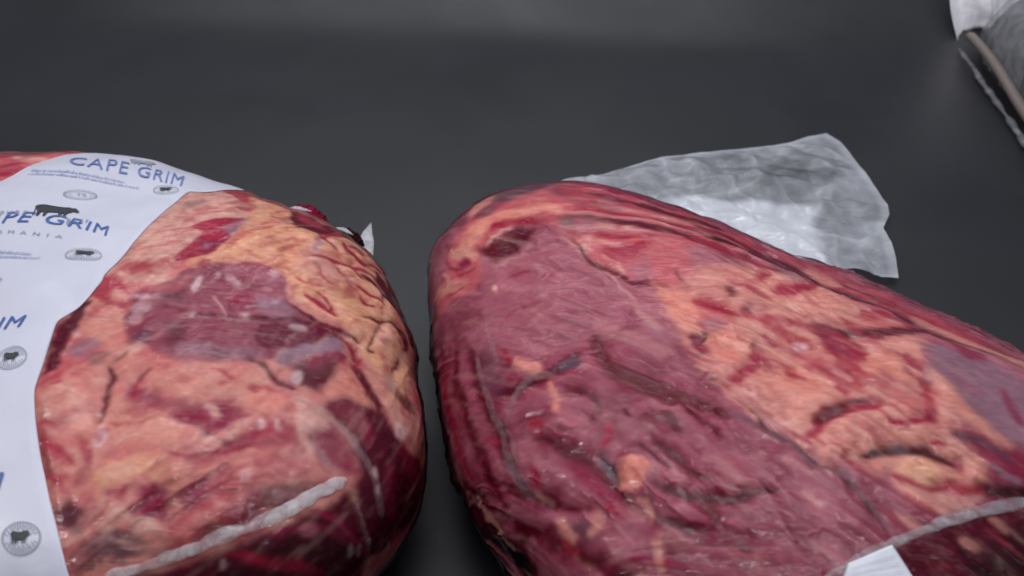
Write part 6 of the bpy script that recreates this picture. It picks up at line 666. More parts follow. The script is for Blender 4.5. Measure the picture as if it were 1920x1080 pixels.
([-.1772,-.0138,-.1743,-.0213,-.1679,-.034,-.161,-.0451,-.1525,-.054,-.1477,-.0571,-.1467,-.0555,-.1501,-.0497,-.1578,-.0406,-.1644,-.0298,-.1717,-.0173,-.1761,-.0123],'pinkd',4,-.3,3,.72),
([-.068,-.2084,-.066,-.2134,-.0605,-.2206,-.0552,-.2286,-.0498,-.2384,-.0463,-.2424,-.0448,-.2412,-.0464,-.2355,-.0516,-.2247,-.057,-.216,-.0631,-.2091,-.0668,-.2069],'pinkd',4,-.3,3,.76),
([.0255,-.2688,.0274,-.2734,.0335,-.2797,.0392,-.2871,.0451,-.2956,.0491,-.2989,.0506,-.2973,.049,-.2917,.0437,-.2825,.0376,-.2749,.0311,-.2687,.0268,-.2667],'pinkd',4,.3,3,.82),
([-.114,-.1629,-.1127,-.1678,-.1073,-.1741,-.1022,-.1806,-.0965,-.1871,-.0924,-.1889,-.0903,-.1866,-.0914,-.1809,-.0962,-.1731,-.1018,-.1661,-.1079,-.1608,-.1122,-.1597],'peach',4,-.3,3,.72),
([-.1156,-.1538,-.115,-.1589,-.1104,-.1646,-.1055,-.169,-.1005,-.1736,-.0964,-.1735,-.094,-.1703,-.0947,-.1653,-.0991,-.1596,-.104,-.155,-.1091,-.1505,-.1134,-.1504],'pinkd',4,.3,3,.66),
([-.1751,-.0682,-.1752,-.0736,-.172,-.0792,-.1685,-.0846,-.1645,-.0884,-.161,-.0884,-.1588,-.0847,-.1588,-.0797,-.1618,-.0741,-.1653,-.0688,-.1691,-.0648,-.1725,-.0648],'fat',4,.3,3,.76),
([-.0573,-.2029,-.0551,-.2099,-.0477,-.2198,-.0394,-.2284,-.0305,-.2339,-.025,-.2342,-.0234,-.2313,-.0261,-.2263,-.034,-.2195,-.0421,-.2118,-.05,-.2029,-.0553,-.2002],'musl',4,-.3,3,.5),
([-.01,-.2688,-.008,-.2739,-.0018,-.281,.0048,-.2879,.0116,-.2941,.0165,-.296,.0183,-.2936,.0168,-.2885,.0104,-.2809,.004,-.274,-.003,-.2676,-.0079,-.2665],'pinkd',4,.3,3,.61),
([-.0832,-.1267,-.0814,-.1315,-.0759,-.1379,-.0704,-.1451,-.065,-.1527,-.0612,-.1557,-.0596,-.1539,-.0612,-.1484,-.0661,-.1397,-.0719,-.1322,-.0778,-.1265,-.082,-.1245],'pinkd',4,.3,3,.5),
([-.1672,-.0174,-.1655,-.024,-.1603,-.0349,-.1543,-.0433,-.1471,-.0503,-.1427,-.0518,-.1415,-.0499,-.1442,-.0445,-.1504,-.0373,-.1559,-.0285,-.1617,-.0191,-.166,-.0153],'fat',4,-.3,3,.75),
([-.0714,-.1756,-.07,-.1795,-.0655,-.1851,-.0613,-.1908,-.057,-.1975,-.054,-.2004,-.0528,-.1989,-.0539,-.1941,-.0576,-.1867,-.0622,-.1807,-.0669,-.1757,-.0703,-.174],'fatl',4,-.3,3,.47),
([-.1119,-.1432,-.1106,-.1485,-.1056,-.1543,-.1002,-.159,-.0943,-.1623,-.0903,-.1613,-.0885,-.1578,-.0898,-.1537,-.0948,-.1496,-.0997,-.145,-.1055,-.1405,-.1097,-.1404],'musl',4,-.3,3,.77),
([.0389,-.2581,.0419,-.2632,.0493,-.2706,.0567,-.278,.0641,-.2853,.0685,-.2883,.0698,-.2867,.067,-.2817,.0598,-.2737,.0523,-.2663,.0447,-.2592,.0399,-.2568],'pinkd',4,.3,3,.5),
([-.0958,-.1874,-.0951,-.192,-.0905,-.1978,-.0861,-.203,-.0812,-.2085,-.0771,-.2098,-.0749,-.2065,-.0755,-.2014,-.0795,-.195,-.0844,-.1893,-.0897,-.1846,-.0937,-.1846],'red',4,-.3,3,.58),
([.0523,-.2628,.0529,-.267,.0561,-.2715,.0597,-.2756,.0636,-.2807,.0674,-.2814,.0698,-.2784,.0698,-.2739,.0666,-.2676,.0628,-.2627,.0582,-.2591,.0547,-.2597],'peach',4,-.3,3,.63),
([-.0617,-.1816,-.0605,-.1858,-.0565,-.1908,-.0526,-.1963,-.0485,-.2025,-.0458,-.2044,-.0444,-.2029,-.0455,-.1988,-.049,-.1923,-.0533,-.1864,-.0576,-.1813,-.0606,-.1804],'fatl',4,-.3,3,.72),
([-.1495,-.0516,-.1472,-.0576,-.1411,-.067,-.1347,-.0777,-.128,-.0886,-.1238,-.0932,-.1226,-.0917,-.1252,-.085,-.1317,-.0735,-.1379,-.0628,-.1445,-.0535,-.1483,-.0499],'fat',4,.3,3,.45),
([-.1613,.0134,-.1608,.0063,-.1564,-.0041,-.1513,-.0149,-.1461,-.026,-.1418,-.0294,-.1387,-.026,-.1386,-.0171,-.143,-.0046,-.1479,.0065,-.1534,.0153,-.158,.017],'musr',4,-.3,3,.51),
([-.1216,-.1449,-.1187,-.1514,-.1106,-.1598,-.1027,-.1695,-.0948,-.1797,-.0895,-.1833,-.0875,-.1807,-.0896,-.1735,-.0966,-.1617,-.1047,-.1519,-.1139,-.1438,-.1197,-.1417],'fat',4,.3,3,.58),
([-.1379,-.1326,-.1351,-.1396,-.1265,-.1484,-.1181,-.1568,-.1094,-.1642,-.1035,-.1654,-.1013,-.1623,-.1035,-.1557,-.1115,-.1468,-.1201,-.1388,-.1294,-.1312,-.1355,-.1294],'peach',4,-.3,3,.56),
([-.0609,-.198,-.0589,-.203,-.0532,-.2114,-.0472,-.2188,-.0407,-.2263,-.0369,-.2283,-.0353,-.2265,-.0373,-.2214,-.0431,-.2138,-.0493,-.206,-.0555,-.1988,-.0595,-.1961],'pinkd',4,.3,3,.56),
([-.1628,.0726,-.1627,.0667,-.1588,.0563,-.1539,.0466,-.1475,.0378,-.1427,.0348,-.1408,.0368,-.1425,.0426,-.1476,.0516,-.1521,.0609,-.157,.07,-.1608,.074],'fat',4,-.3,3,.59),
([-.0596,-.1525,-.0571,-.1584,-.0504,-.1668,-.0442,-.1773,-.0378,-.189,-.0336,-.1939,-.0322,-.1924,-.0341,-.1853,-.0402,-.1732,-.0467,-.1618,-.0539,-.1538,-.0583,-.1508],'fatl',4,-.3,3,.78),
([-.0261,-.2139,-.0249,-.2193,-.02,-.2252,-.0153,-.2319,-.0102,-.2394,-.006,-.2416,-.0038,-.2392,-.0043,-.2336,-.0085,-.2247,-.0139,-.2175,-.0196,-.2121,-.024,-.2115],'red',4,-.3,3,.72),
([-.0026,-.2297,-.0,-.2345,.0067,-.2426,.0134,-.2503,.0205,-.2579,.0248,-.261,.0264,-.2593,.0242,-.2539,.0176,-.2448,.0106,-.2372,.0033,-.23,-.0011,-.2275],'red',4,.3,3,.65),
([-.0981,-.2007,-.0951,-.2054,-.088,-.2135,-.081,-.2211,-.0738,-.2289,-.0698,-.2321,-.0687,-.2308,-.0714,-.2261,-.0782,-.2172,-.0853,-.2095,-.0927,-.2022,-.0971,-.1992],'fatl',4,-.3,3,.69),
([-.0499,-.2129,-.0485,-.2187,-.0428,-.2265,-.0363,-.2326,-.0296,-.2373,-.0248,-.2375,-.023,-.2342,-.0247,-.2298,-.0309,-.2243,-.0369,-.2186,-.0432,-.212,-.0479,-.2101],'musr',4,.3,3,.82),
([.0141,-.2612,.0161,-.2663,.0224,-.273,.0286,-.2793,.0353,-.2854,.0397,-.287,.0412,-.2848,.0393,-.2804,.0333,-.2738,.0271,-.267,.0204,-.2612,.0158,-.2592],'red',4,-.3,3,.78),
([-.0553,-.1991,-.0524,-.2048,-.0456,-.2137,-.0383,-.2224,-.0307,-.2296,-.0261,-.2319,-.0249,-.2303,-.0279,-.2256,-.0351,-.2175,-.0423,-.2097,-.0497,-.2009,-.054,-.1975],'musr',4,-.3,3,.65),
([-.1001,-.1167,-.0995,-.1201,-.0964,-.1242,-.0926,-.127,-.0887,-.1289,-.086,-.1282,-.0844,-.1256,-.0851,-.1222,-.0882,-.1192,-.0915,-.1167,-.0953,-.1136,-.0982,-.114],'pinkd',4,.3,3,.8),
([-.0871,-.155,-.0844,-.1611,-.0767,-.1706,-.0688,-.1792,-.0609,-.1866,-.0558,-.1889,-.0537,-.1865,-.0561,-.1798,-.0634,-.1707,-.0714,-.1626,-.0795,-.1541,-.085,-.1521],'peach',4,-.3,3,.62),
([.0101,-.2697,.011,-.2743,.0156,-.2802,.0209,-.2848,.0267,-.2883,.0309,-.288,.0333,-.2849,.032,-.2807,.0273,-.276,.022,-.2716,.0168,-.2669,.0122,-.2665],'musl',4,-.3,3,.7),
([-.1379,-.1113,-.1341,-.1169,-.1253,-.1253,-.1167,-.1341,-.1083,-.1427,-.1036,-.1458,-.1025,-.1444,-.1058,-.1389,-.1138,-.13,-.1226,-.121,-.1316,-.1131,-.137,-.1098],'red',4,.3,3,.56),
([-.1044,-.1389,-.1017,-.1435,-.0951,-.1513,-.0883,-.1574,-.0813,-.1629,-.0771,-.1643,-.0761,-.1623,-.0785,-.1579,-.085,-.1521,-.0917,-.1459,-.0988,-.1391,-.1032,-.137],'fatl',4,-.3,3,.53),
([-.1426,.0352,-.142,.0293,-.1382,.0198,-.1331,.0118,-.1271,.0044,-.1231,.0026,-.1212,.005,-.1225,.0104,-.1274,.0185,-.1322,.0263,-.1367,.0343,-.1405,.0371],'red',4,.3,3,.49),
([.2089,-.0171,.2798,-.0008,.3603,.0149,.423,-.0021,.4672,-.071,.3545,-.2318,.2468,-.1982,.2204,-.1717,.1989,-.1178,.1698,-.0778],'grey',7,-.2,3,.85),
([.2612,.0267,.3401,.0345,.3973,.0105,.4193,-.0202,.3413,-.0867,.3052,-.0324,.2529,-.0114],'musl',7,0,3,.8),
([.2761,-.0063,.265,-.0211,.2658,-.0351,.2729,-.0425,.2835,-.0443,.2975,-.038,.3134,-.0265,.323,-.0151,.3201,-.0086,.315,-.0006,.309,.0107,.2936,.0069],'musr',8,0,1.5,.8),
([.3532,.0768,.3436,.0597,.3314,.0346,.3326,.0192,.3428,.0096,.3522,-.0052,.3652,-.0214,.3757,-.0266,.3845,-.0209,.3843,-.0085,.3784,.0146,.3692,.031,.3583,.0406,.3572,.0567,.3634,.0777,.3632,.0866],'fat',5,.4,1.5,.7),
([.2816,-.0978,.2766,-.1113,.277,-.132,.2786,-.1475,.2815,-.1579,.2866,-.1606,.2924,-.156,.296,-.1472,.2955,-.1352,.2941,-.1196,.2932,-.1006,.2887,-.0937],'musr',9,0,1.5,.7),
([.1988,-.0732,.2021,-.0815,.2128,-.0941,.2267,-.1032,.2429,-.1095,.2525,-.1099,.2547,-.1062,.2483,-.1006,.2329,-.0934,.2198,-.0844,.2089,-.0734,.2015,-.0699],'musl',8,0,1.5,.6),
([.1705,-.0797,.1714,-.09,.1756,-.108,.1834,-.1254,.1931,-.1433,.2041,-.1605,.2177,-.1754,.2254,-.1811,.2371,-.1668,.2322,-.1573,.2211,-.1395,.2104,-.1228,.2015,-.106,.1949,-.0887,.1888,-.0735,.185,-.0667],'fat',6,.5,1.5,1.0),
([-.0883,.317,-.0792,.3177,-.061,.3217,-.0411,.3174,-.0208,.3023,.0038,.2956,.0325,.2896,.0673,.2797,.1061,.2585,.1487,.234,.192,.2083,.231,.1787,.2632,.1475,.281,.1059,.2883,.0627,.2968,.0243,.3097,-.0083,.3174,-.0217,.3249,-.0166,.3199,-.0007,.3109,.0363,.3052,.0803,.3012,.1324,.2803,.1761,.2448,.2062,.204,.2345,.1601,.2596,.1179,.2848,.0786,.3074,.0433,.3201,.0132,.3271,-.0129,.3341,-.0356,.3458,-.058,.3456,-.0792,.3303,-.0883,.3252],'maroon',2.5,-1.5,2,.85),
([-.0886,.2561,-.0821,.2495,-.0664,.2486,-.05,.2428,-.0307,.2305,-.0101,.2288,.0133,.2388,.0273,.2453,.0296,.253,.0183,.2546,-.0042,.2512,-.0261,.2519,-.0464,.2654,-.0646,.2702,-.081,.2648,-.0883,.2629],'red',2.5,-1.2,2,.85),
([-.0107,.2809,.0067,.2807,.0476,.2786,.0943,.2659,.1425,.2419,.1909,.213,.2343,.1797,.2666,.1392,.2861,.0965,.3005,.0601,.3139,.0301,.3347,.0022,.3612,-.0252,.3784,-.0354,.3854,-.0308,.3722,-.0178,.3477,.0125,.3317,.046,.3183,.0783,.3029,.1176,.2806,.1615,.2456,.2013,.2005,.2337,.1515,.2622,.1024,.2858,.0537,.2953,.0104,.2933,-.0087,.2888],'maroon',2.5,-1.2,2,.85),
([.1149,.3184,.1374,.3025,.186,.273,.2347,.2432,.278,.2097,.3122,.1709,.3351,.1292,.3473,.1137,.3541,.1217,.3496,.1483,.3286,.1976,.2916,.2357,.2457,.2671,.1963,.2965,.1442,.3187,.1183,.3271],'dark',2.5,-1.0,2,.85),
([.269,.1982,.2869,.1802,.3196,.1491,.3399,.1108,.3498,.0684,.3612,.0361,.38,.0146,.3929,.0072,.4018,.0139,.396,.0272,.3825,.055,.3695,.089,.3604,.136,.3377,.1763,.2961,.1968,.2728,.2058],'red',2.5,-.8,2,.85),
([.0382,.4235,.1694,.4232,.3036,.2834,.3837,.164,.4229,.0747,.3603,.0149,.3217,.0849,.2581,.1966,.1343,.3072,.0385,.331],'pinkd',6,0,3,.5),
([.1001,.3062,.1061,.2933,.1252,.2837,.1475,.2729,.1733,.2621,.1897,.2643,.1963,.2788,.1889,.2981,.1647,.3136,.1419,.3243,.1205,.3295,.1059,.3206],'fat',5,0,1.5,.7),
([.3053,.1251,.3088,.0983,.3196,.059,.3352,.0269,.3565,-.0005,.374,-.0235,.3944,-.0402,.4104,-.0449,.4234,-.0367,.4211,-.0233,.4105,.0017,.3894,.0253,.3678,.0553,.3496,.0897,.3295,.124,.3149,.138],'fat',6,0,1.5,.6),
([-.3631,-.1957,-.3739,-.2026,-.3897,-.1982,-.4063,-.185,-.4189,-.1654,-.4235,-.1451,-.4192,-.1298,-.4075,-.1233,-.3924,-.1279,-.3771,-.1415,-.3651,-.161,-.3598,-.1808],'musl',14,1.2,3,.8),  # pale musl ovals paint film veil and sheen into the lean colour
([-.3612,-.2844,-.3721,-.2888,-.3957,-.283,-.4239,-.2668,-.4495,-.2442,-.4661,-.2215,-.4683,-.2066,-.4558,-.2036,-.4328,-.2131,-.4057,-.2307,-.381,-.2521,-.3645,-.2711],'musl',16,1.2,3,.75),
([-.279,-.4017,-.2884,-.4086,-.3073,-.4096,-.3317,-.4037,-.355,-.3927,-.3704,-.3792,-.3728,-.3672,-.3624,-.3607,-.3414,-.361,-.3168,-.3673,-.2944,-.378,-.2811,-.3904],'musl',16,1.0,3,.75),
([-.2029,-.2191,-.2138,-.225,-.2335,-.2228,-.2572,-.2118,-.278,-.1935,-.2896,-.1732,-.2897,-.1572,-.2786,-.1507,-.2596,-.1557,-.2372,-.1698,-.2164,-.1877,-.2037,-.2051],'mus',14,1.0,3,1.0),
([-.1902,-.2647,-.1973,-.2653,-.2102,-.2593,-.2261,-.2475,-.2408,-.2328,-.2502,-.2193,-.2514,-.2109,-.2439,-.2105,-.2298,-.2177,-.2135,-.2301,-.1993,-.2447,-.191,-.2571],'musl',10,1.2,3,.6),
([-.1906,-.356,-.1973,-.3597,-.2098,-.3591,-.2248,-.3539,-.2394,-.3452,-.2485,-.3361,-.2502,-.3285,-.2431,-.3248,-.23,-.3258,-.2143,-.3311,-.2005,-.3396,-.192,-.3485],'musl',10,1.0,3,.6),
([-.428,-.331,-.4363,-.3334,-.4557,-.3285,-.4801,-.3165,-.5037,-.3001,-.5192,-.284,-.5212,-.2746,-.5101,-.2744,-.4894,-.2826,-.4661,-.2955,-.4451,-.31,-.4309,-.3226],'musl',12,1.0,3,.7),
([-.36,-.3556,-.3658,-.3614,-.3776,-.363,-.3922,-.3599,-.4066,-.3529,-.4162,-.3439,-.4179,-.3353,-.4118,-.3296,-.3994,-.3285,-.3845,-.3321,-.3706,-.3389,-.3617,-.3474],'greyd',12,0,3,.6),
([-.2639,-.2341,-.2624,-.2377,-.2577,-.2418,-.2528,-.246,-.2478,-.2498,-.2445,-.2503,-.243,-.2484,-.2444,-.2449,-.2488,-.2404,-.2537,-.2361,-.2591,-.2326,-.2626,-.2322],'musl',6,-.5,3,.31),
([-.3364,-.3483,-.332,-.3526,-.3223,-.3601,-.3124,-.3676,-.3027,-.3752,-.2973,-.3782,-.2964,-.3775,-.3007,-.373,-.3101,-.3651,-.3198,-.3575,-.3303,-.3504,-.3356,-.3474],'fatl',6,.3,3,.29),
([-.1501,-.2957,-.1463,-.3001,-.1377,-.3075,-.1295,-.3155,-.1211,-.3237,-.1163,-.3272,-.1156,-.3266,-.1192,-.3213,-.1271,-.3126,-.1356,-.3048,-.1446,-.2975,-.1493,-.2944],'musr',6,.3,3,.39),
([-.4938,-.3546,-.4913,-.3593,-.4822,-.3668,-.4735,-.3744,-.4635,-.3829,-.4569,-.3865,-.4538,-.3853,-.456,-.3807,-.4643,-.3718,-.4738,-.3635,-.4838,-.3565,-.4907,-.3537],'musl',6,.3,3,.31),
([-.4243,-.2236,-.418,-.232,-.4048,-.247,-.3913,-.2618,-.3772,-.2765,-.3692,-.2829,-.3683,-.2821,-.3751,-.2743,-.3888,-.2592,-.4023,-.2443,-.416,-.2297,-.4233,-.2228],'musl',6,-.5,3,.45),
([-.4114,-.2706,-.406,-.2772,-.3941,-.2885,-.3818,-.2992,-.3692,-.3096,-.3626,-.314,-.3617,-.3132,-.3673,-.3076,-.3797,-.297,-.3922,-.2862,-.404,-.2751,-.4105,-.2699],'fatl',6,-.5,3,.31),
([-.3233,-.2787,-.3202,-.2823,-.3134,-.2878,-.3066,-.2939,-.2995,-.3007,-.2956,-.3033,-.2946,-.3026,-.2973,-.2984,-.3039,-.2915,-.3112,-.2851,-.3186,-.2797,-.3227,-.2777],'musl',6,-.5,3,.46),
([-.2492,-.2216,-.2437,-.2278,-.232,-.2375,-.2204,-.2479,-.2089,-.258,-.2025,-.2626,-.2014,-.2612,-.2062,-.255,-.2173,-.2439,-.229,-.2336,-.2414,-.2241,-.2482,-.2201],'musr',6,.3,3,.58),
([-.4182,-.3737,-.414,-.3779,-.4046,-.3851,-.3953,-.3926,-.3855,-.4009,-.3802,-.4044,-.3792,-.4036,-.3831,-.3992,-.392,-.3906,-.4014,-.3829,-.4118,-.376,-.4174,-.3729],'musl',6,.3,3,.55),
([-.422,-.0695,-.42,-.0744,-.4152,-.0834,-.4104,-.0935,-.4061,-.1042,-.4028,-.1089,-.4017,-.108,-.4034,-.1016,-.4073,-.0904,-.4122,-.0805,-.4177,-.0718,-.4211,-.0681],'musl',6,-.5,3,.31),
([-.277,-.1817,-.2742,-.1869,-.2671,-.1945,-.2597,-.2016,-.252,-.2084,-.247,-.2105,-.2459,-.2088,-.2488,-.2043,-.2563,-.1969,-.2638,-.1896,-.2714,-.1825,-.2758,-.18],'fatl',6,.3,3,.36),
([-.1862,-.2119,-.1847,-.2157,-.1797,-.2207,-.1746,-.2251,-.1694,-.2296,-.1658,-.2301,-.1641,-.228,-.1651,-.2238,-.1699,-.2187,-.1753,-.2138,-.1808,-.21,-.1846,-.2097],'deep',6,.3,3,.44),
([-.2514,-.322,-.25,-.3252,-.2454,-.329,-.2409,-.3326,-.2357,-.3358,-.2325,-.336,-.2311,-.3342,-.2323,-.3309,-.2368,-.3271,-.2414,-.3236,-.2464,-.3206,-.2499,-.32],'deep',6,.3,3,.49),
([-.2844,-.3949,-.2808,-.3985,-.2725,-.4047,-.2646,-.4118,-.2569,-.4196,-.2521,-.4231,-.2515,-.4223,-.2546,-.4178,-.2625,-.4096,-.2705,-.4026,-.279,-.3964,-.2836,-.3942],'deep',6,-.5,3,.37),
([-.3898,-.1252,-.3883,-.1294,-.3846,-.1353,-.3806,-.1414,-.3762,-.148,-.3735,-.1505,-.3725,-.1496,-.3737,-.1451,-.3779,-.138,-.3817,-.1317,-.3862,-.1261,-.3888,-.1243],'deep',6,.3,3,.44),
([-.3295,-.2453,-.3272,-.2483,-.3223,-.2528,-.3172,-.2577,-.3118,-.2627,-.3085,-.2647,-.3081,-.2638,-.3102,-.261,-.3153,-.2555,-.3206,-.2506,-.3257,-.2463,-.3288,-.2446],'deep',6,.3,3,.3),
([-.4941,-.3483,-.4925,-.3519,-.4864,-.3576,-.4795,-.3629,-.4723,-.3681,-.4669,-.3699,-.4646,-.3687,-.4662,-.3652,-.4721,-.3598,-.4791,-.3544,-.4863,-.3493,-.4917,-.3473],'deep',6,-.5,3,.42),
([-.314,-.3281,-.3103,-.3321,-.3015,-.339,-.2931,-.3452,-.2844,-.351,-.2795,-.3533,-.2782,-.3519,-.2816,-.3479,-.2902,-.3413,-.2988,-.3352,-.3077,-.3289,-.3127,-.3266],'musl',6,.3,3,.47),
([-.2219,-.1379,-.2189,-.1443,-.2105,-.1536,-.2017,-.1625,-.1925,-.1708,-.1868,-.1739,-.1855,-.1722,-.189,-.1662,-.198,-.157,-.2069,-.1478,-.2156,-.1391,-.2207,-.1359],'musl',6,.3,3,.47),
([-.4211,-.3616,-.4143,-.3682,-.3996,-.3792,-.3851,-.3901,-.3711,-.4011,-.3633,-.4059,-.3616,-.4047,-.3674,-.3986,-.3812,-.3869,-.3957,-.3758,-.4108,-.3653,-.4197,-.3607],'fatl',6,.3,3,.47),
([-.3188,-.3076,-.3144,-.3123,-.3052,-.3196,-.2958,-.3267,-.2866,-.3339,-.2814,-.3362,-.2806,-.3352,-.2844,-.3308,-.2934,-.3233,-.3027,-.3162,-.3123,-.3093,-.3176,-.3066],'musr',6,.3,3,.47),
([-.3652,-.139,-.3618,-.1469,-.3525,-.1595,-.343,-.172,-.3329,-.1844,-.327,-.1889,-.3252,-.1868,-.3287,-.179,-.338,-.1654,-.3479,-.1526,-.3576,-.141,-.3636,-.1368],'deep',6,.3,3,.4),
([-.187,-.3658,-.1839,-.3697,-.1766,-.3756,-.1688,-.3814,-.1611,-.3866,-.1574,-.3885,-.1563,-.3872,-.1595,-.3838,-.1668,-.3783,-.1742,-.3727,-.1819,-.367,-.1865,-.3649],'fatl',6,-.5,3,.36),
([-.2266,-.3412,-.2249,-.3444,-.2196,-.3487,-.2143,-.353,-.2088,-.3573,-.2055,-.3583,-.2045,-.3572,-.2065,-.354,-.2114,-.3493,-.2168,-.345,-.2224,-.341,-.2258,-.3398],'musl',6,.3,3,.36),
([-.2717,-.3354,-.2653,-.3414,-.252,-.3521,-.239,-.3626,-.2261,-.3737,-.219,-.3783,-.2177,-.3772,-.2232,-.3705,-.2357,-.3593,-.2489,-.3483,-.2628,-.3381,-.2703,-.334],'musl',6,-.5,3,.25),
([-.2745,-.1596,-.2728,-.1643,-.2677,-.1707,-.2623,-.1779,-.2563,-.1859,-.2521,-.1884,-.2507,-.1868,-.2525,-.1815,-.258,-.1727,-.2636,-.1652,-.2697,-.1591,-.2734,-.1576],'deep',6,.3,3,.57),
([-.4307,-.1829,-.4256,-.1924,-.413,-.2079,-.4006,-.2231,-.3876,-.2379,-.3799,-.2443,-.3782,-.2424,-.3834,-.2336,-.3958,-.2175,-.4084,-.2021,-.4215,-.1874,-.4289,-.181],'musr',6,.3,3,.36),
([-.1912,-.3719,-.1883,-.3759,-.1807,-.3824,-.1733,-.3889,-.1656,-.3963,-.1611,-.3994,-.1596,-.3978,-.1624,-.3932,-.1696,-.3851,-.1772,-.378,-.185,-.3723,-.1901,-.3703],'deep',6,-.5,3,.53),
([-.2558,-.3462,-.2521,-.3504,-.2441,-.3573,-.2357,-.3648,-.2274,-.3725,-.2225,-.3757,-.221,-.3743,-.224,-.3691,-.2318,-.3607,-.2405,-.3529,-.2492,-.3465,-.2545,-.3446],'musl',6,.3,3,.32),
([-.1841,-.2272,-.1808,-.2314,-.1734,-.2378,-.1661,-.2445,-.1588,-.2514,-.1545,-.254,-.1539,-.2527,-.1568,-.2483,-.1636,-.2413,-.171,-.2344,-.179,-.2283,-.1833,-.2263],'musr',6,.3,3,.26),
([-.1572,-.3166,-.1517,-.3222,-.1401,-.3319,-.1285,-.3425,-.1172,-.3534,-.1113,-.3583,-.1106,-.3578,-.1158,-.3517,-.1268,-.3403,-.1385,-.33,-.1503,-.3201,-.1569,-.3156],'fatl',6,.3,3,.53),
([-.1827,-.2315,-.1807,-.2354,-.175,-.2406,-.1695,-.2463,-.1636,-.2527,-.1598,-.2552,-.1585,-.2536,-.16,-.2489,-.1653,-.2416,-.1714,-.2355,-.1776,-.2307,-.1816,-.2297],'musl',6,.3,3,.47),
([-.3871,-.2665,-.3825,-.2728,-.3713,-.2833,-.3595,-.2939,-.3479,-.3051,-.3413,-.31,-.3402,-.3089,-.345,-.3027,-.3565,-.2912,-.3683,-.28,-.3799,-.27,-.3864,-.2655],'musr',6,-.5,3,.5),
([-.2787,-.235,-.2716,-.2425,-.2564,-.255,-.2416,-.2663,-.2268,-.2762,-.219,-.2803,-.218,-.2788,-.2244,-.2723,-.2387,-.2616,-.2536,-.2504,-.2689,-.2386,-.2777,-.2334],'musl',6,.3,3,.34),
([-.1629,-.2994,-.1578,-.3052,-.1465,-.3157,-.1352,-.3258,-.1237,-.3363,-.1174,-.3412,-.1166,-.3398,-.1214,-.3336,-.1323,-.3223,-.1438,-.3119,-.1555,-.3024,-.162,-.2981],'musl',6,.3,3,.52),
([-.4309,-.3221,-.4262,-.3278,-.4143,-.3376,-.4027,-.3479,-.3907,-.359,-.3837,-.3635,-.3819,-.3625,-.3866,-.3561,-.3978,-.3447,-.4101,-.3342,-.4223,-.3247,-.4292,-.3207],'musr',6,-.5,3,.42),
([-.4865,-.2962,-.4793,-.3051,-.4627,-.3211,-.4453,-.3355,-.4282,-.3488,-.4188,-.3544,-.4177,-.3536,-.4251,-.3465,-.442,-.3331,-.4591,-.3185,-.4758,-.3032,-.4851,-.2955],'deep',6,.3,3,.5),
([-.4094,-.3447,-.4054,-.3493,-.3956,-.3566,-.3863,-.3634,-.3763,-.3695,-.3708,-.3716,-.3702,-.3703,-.3739,-.3666,-.3829,-.36,-.3924,-.3536,-.4026,-.3466,-.4083,-.3435],'musl',6,.3,3,.26),
([-.4277,-.1741,-.4237,-.181,-.4145,-.1933,-.4052,-.2059,-.3958,-.2193,-.39,-.2252,-.3887,-.2243,-.3921,-.2163,-.4011,-.2019,-.4108,-.1887,-.4208,-.1775,-.4264,-.1724],'musl',6,.3,3,.58),
([-.4394,-.3721,-.4334,-.378,-.4195,-.3881,-.406,-.3979,-.3927,-.4076,-.3853,-.4117,-.3843,-.4107,-.3891,-.4052,-.4017,-.3951,-.4154,-.3852,-.4292,-.3755,-.4375,-.3711],'musr',6,.3,3,.41),
([-.0529,-.352,-.0685,-.3621,-.0903,-.36,-.1124,-.347,-.1298,-.3277,-.1374,-.3049,-.1323,-.285,-.1163,-.2734,-.0935,-.2738,-.0709,-.2877,-.054,-.3099,-.0474,-.3328],'musl',24,.6,3,.5),
([.0074,-.3691,-.0078,-.3783,-.0275,-.3774,-.0465,-.3667,-.0603,-.3479,-.0645,-.3262,-.0579,-.3086,-.0427,-.2994,-.0224,-.301,-.003,-.3124,.0102,-.3318,.0137,-.3522],'musl',24,.3,3,.5),
([-.0322,-.4802,-.0297,-.4848,-.0224,-.4921,-.0149,-.4989,-.0066,-.5051,-.0018,-.5073,-.0007,-.5063,-.0035,-.5018,-.0111,-.4952,-.0186,-.4884,-.0263,-.4814,-.0311,-.4791],'musl',6,-.4,3,.49),
([-.0568,-.4101,-.0551,-.4135,-.0502,-.4191,-.0455,-.4251,-.0408,-.4319,-.0375,-.4345,-.0367,-.4338,-.0382,-.4299,-.0427,-.4229,-.0474,-.4164,-.0525,-.4111,-.0557,-.409],'musl',6,-.4,3,.47),
([-.0713,-.3152,-.0695,-.32,-.0643,-.3283,-.059,-.3369,-.0535,-.3462,-.0498,-.3501,-.0482,-.3485,-.0498,-.343,-.0547,-.3334,-.0601,-.3244,-.0659,-.3169,-.0698,-.3138],'deep',6,.3,3,.51),
([-.1407,-.2538,-.1394,-.2585,-.1348,-.2652,-.13,-.2716,-.1247,-.2774,-.1213,-.2791,-.1196,-.2773,-.1208,-.2728,-.1251,-.2663,-.13,-.26,-.1353,-.2538,-.139,-.252],'musr',6,-.4,3,.49),
([-.0887,-.3603,-.0849,-.3668,-.0765,-.3783,-.0681,-.3907,-.0595,-.4039,-.0548,-.41,-.0539,-.4091,-.0575,-.4023,-.0656,-.3889,-.0742,-.3762,-.0829,-.3649,-.0882,-.3595],'deep',6,-.4,3,.47),
([-.1552,-.321,-.1532,-.3247,-.1479,-.3318,-.1426,-.3389,-.1374,-.3467,-.1341,-.3501,-.133,-.349,-.135,-.3446,-.1398,-.3362,-.1451,-.3289,-.1507,-.3227,-.1542,-.3198],'fatl',6,.3,3,.27),
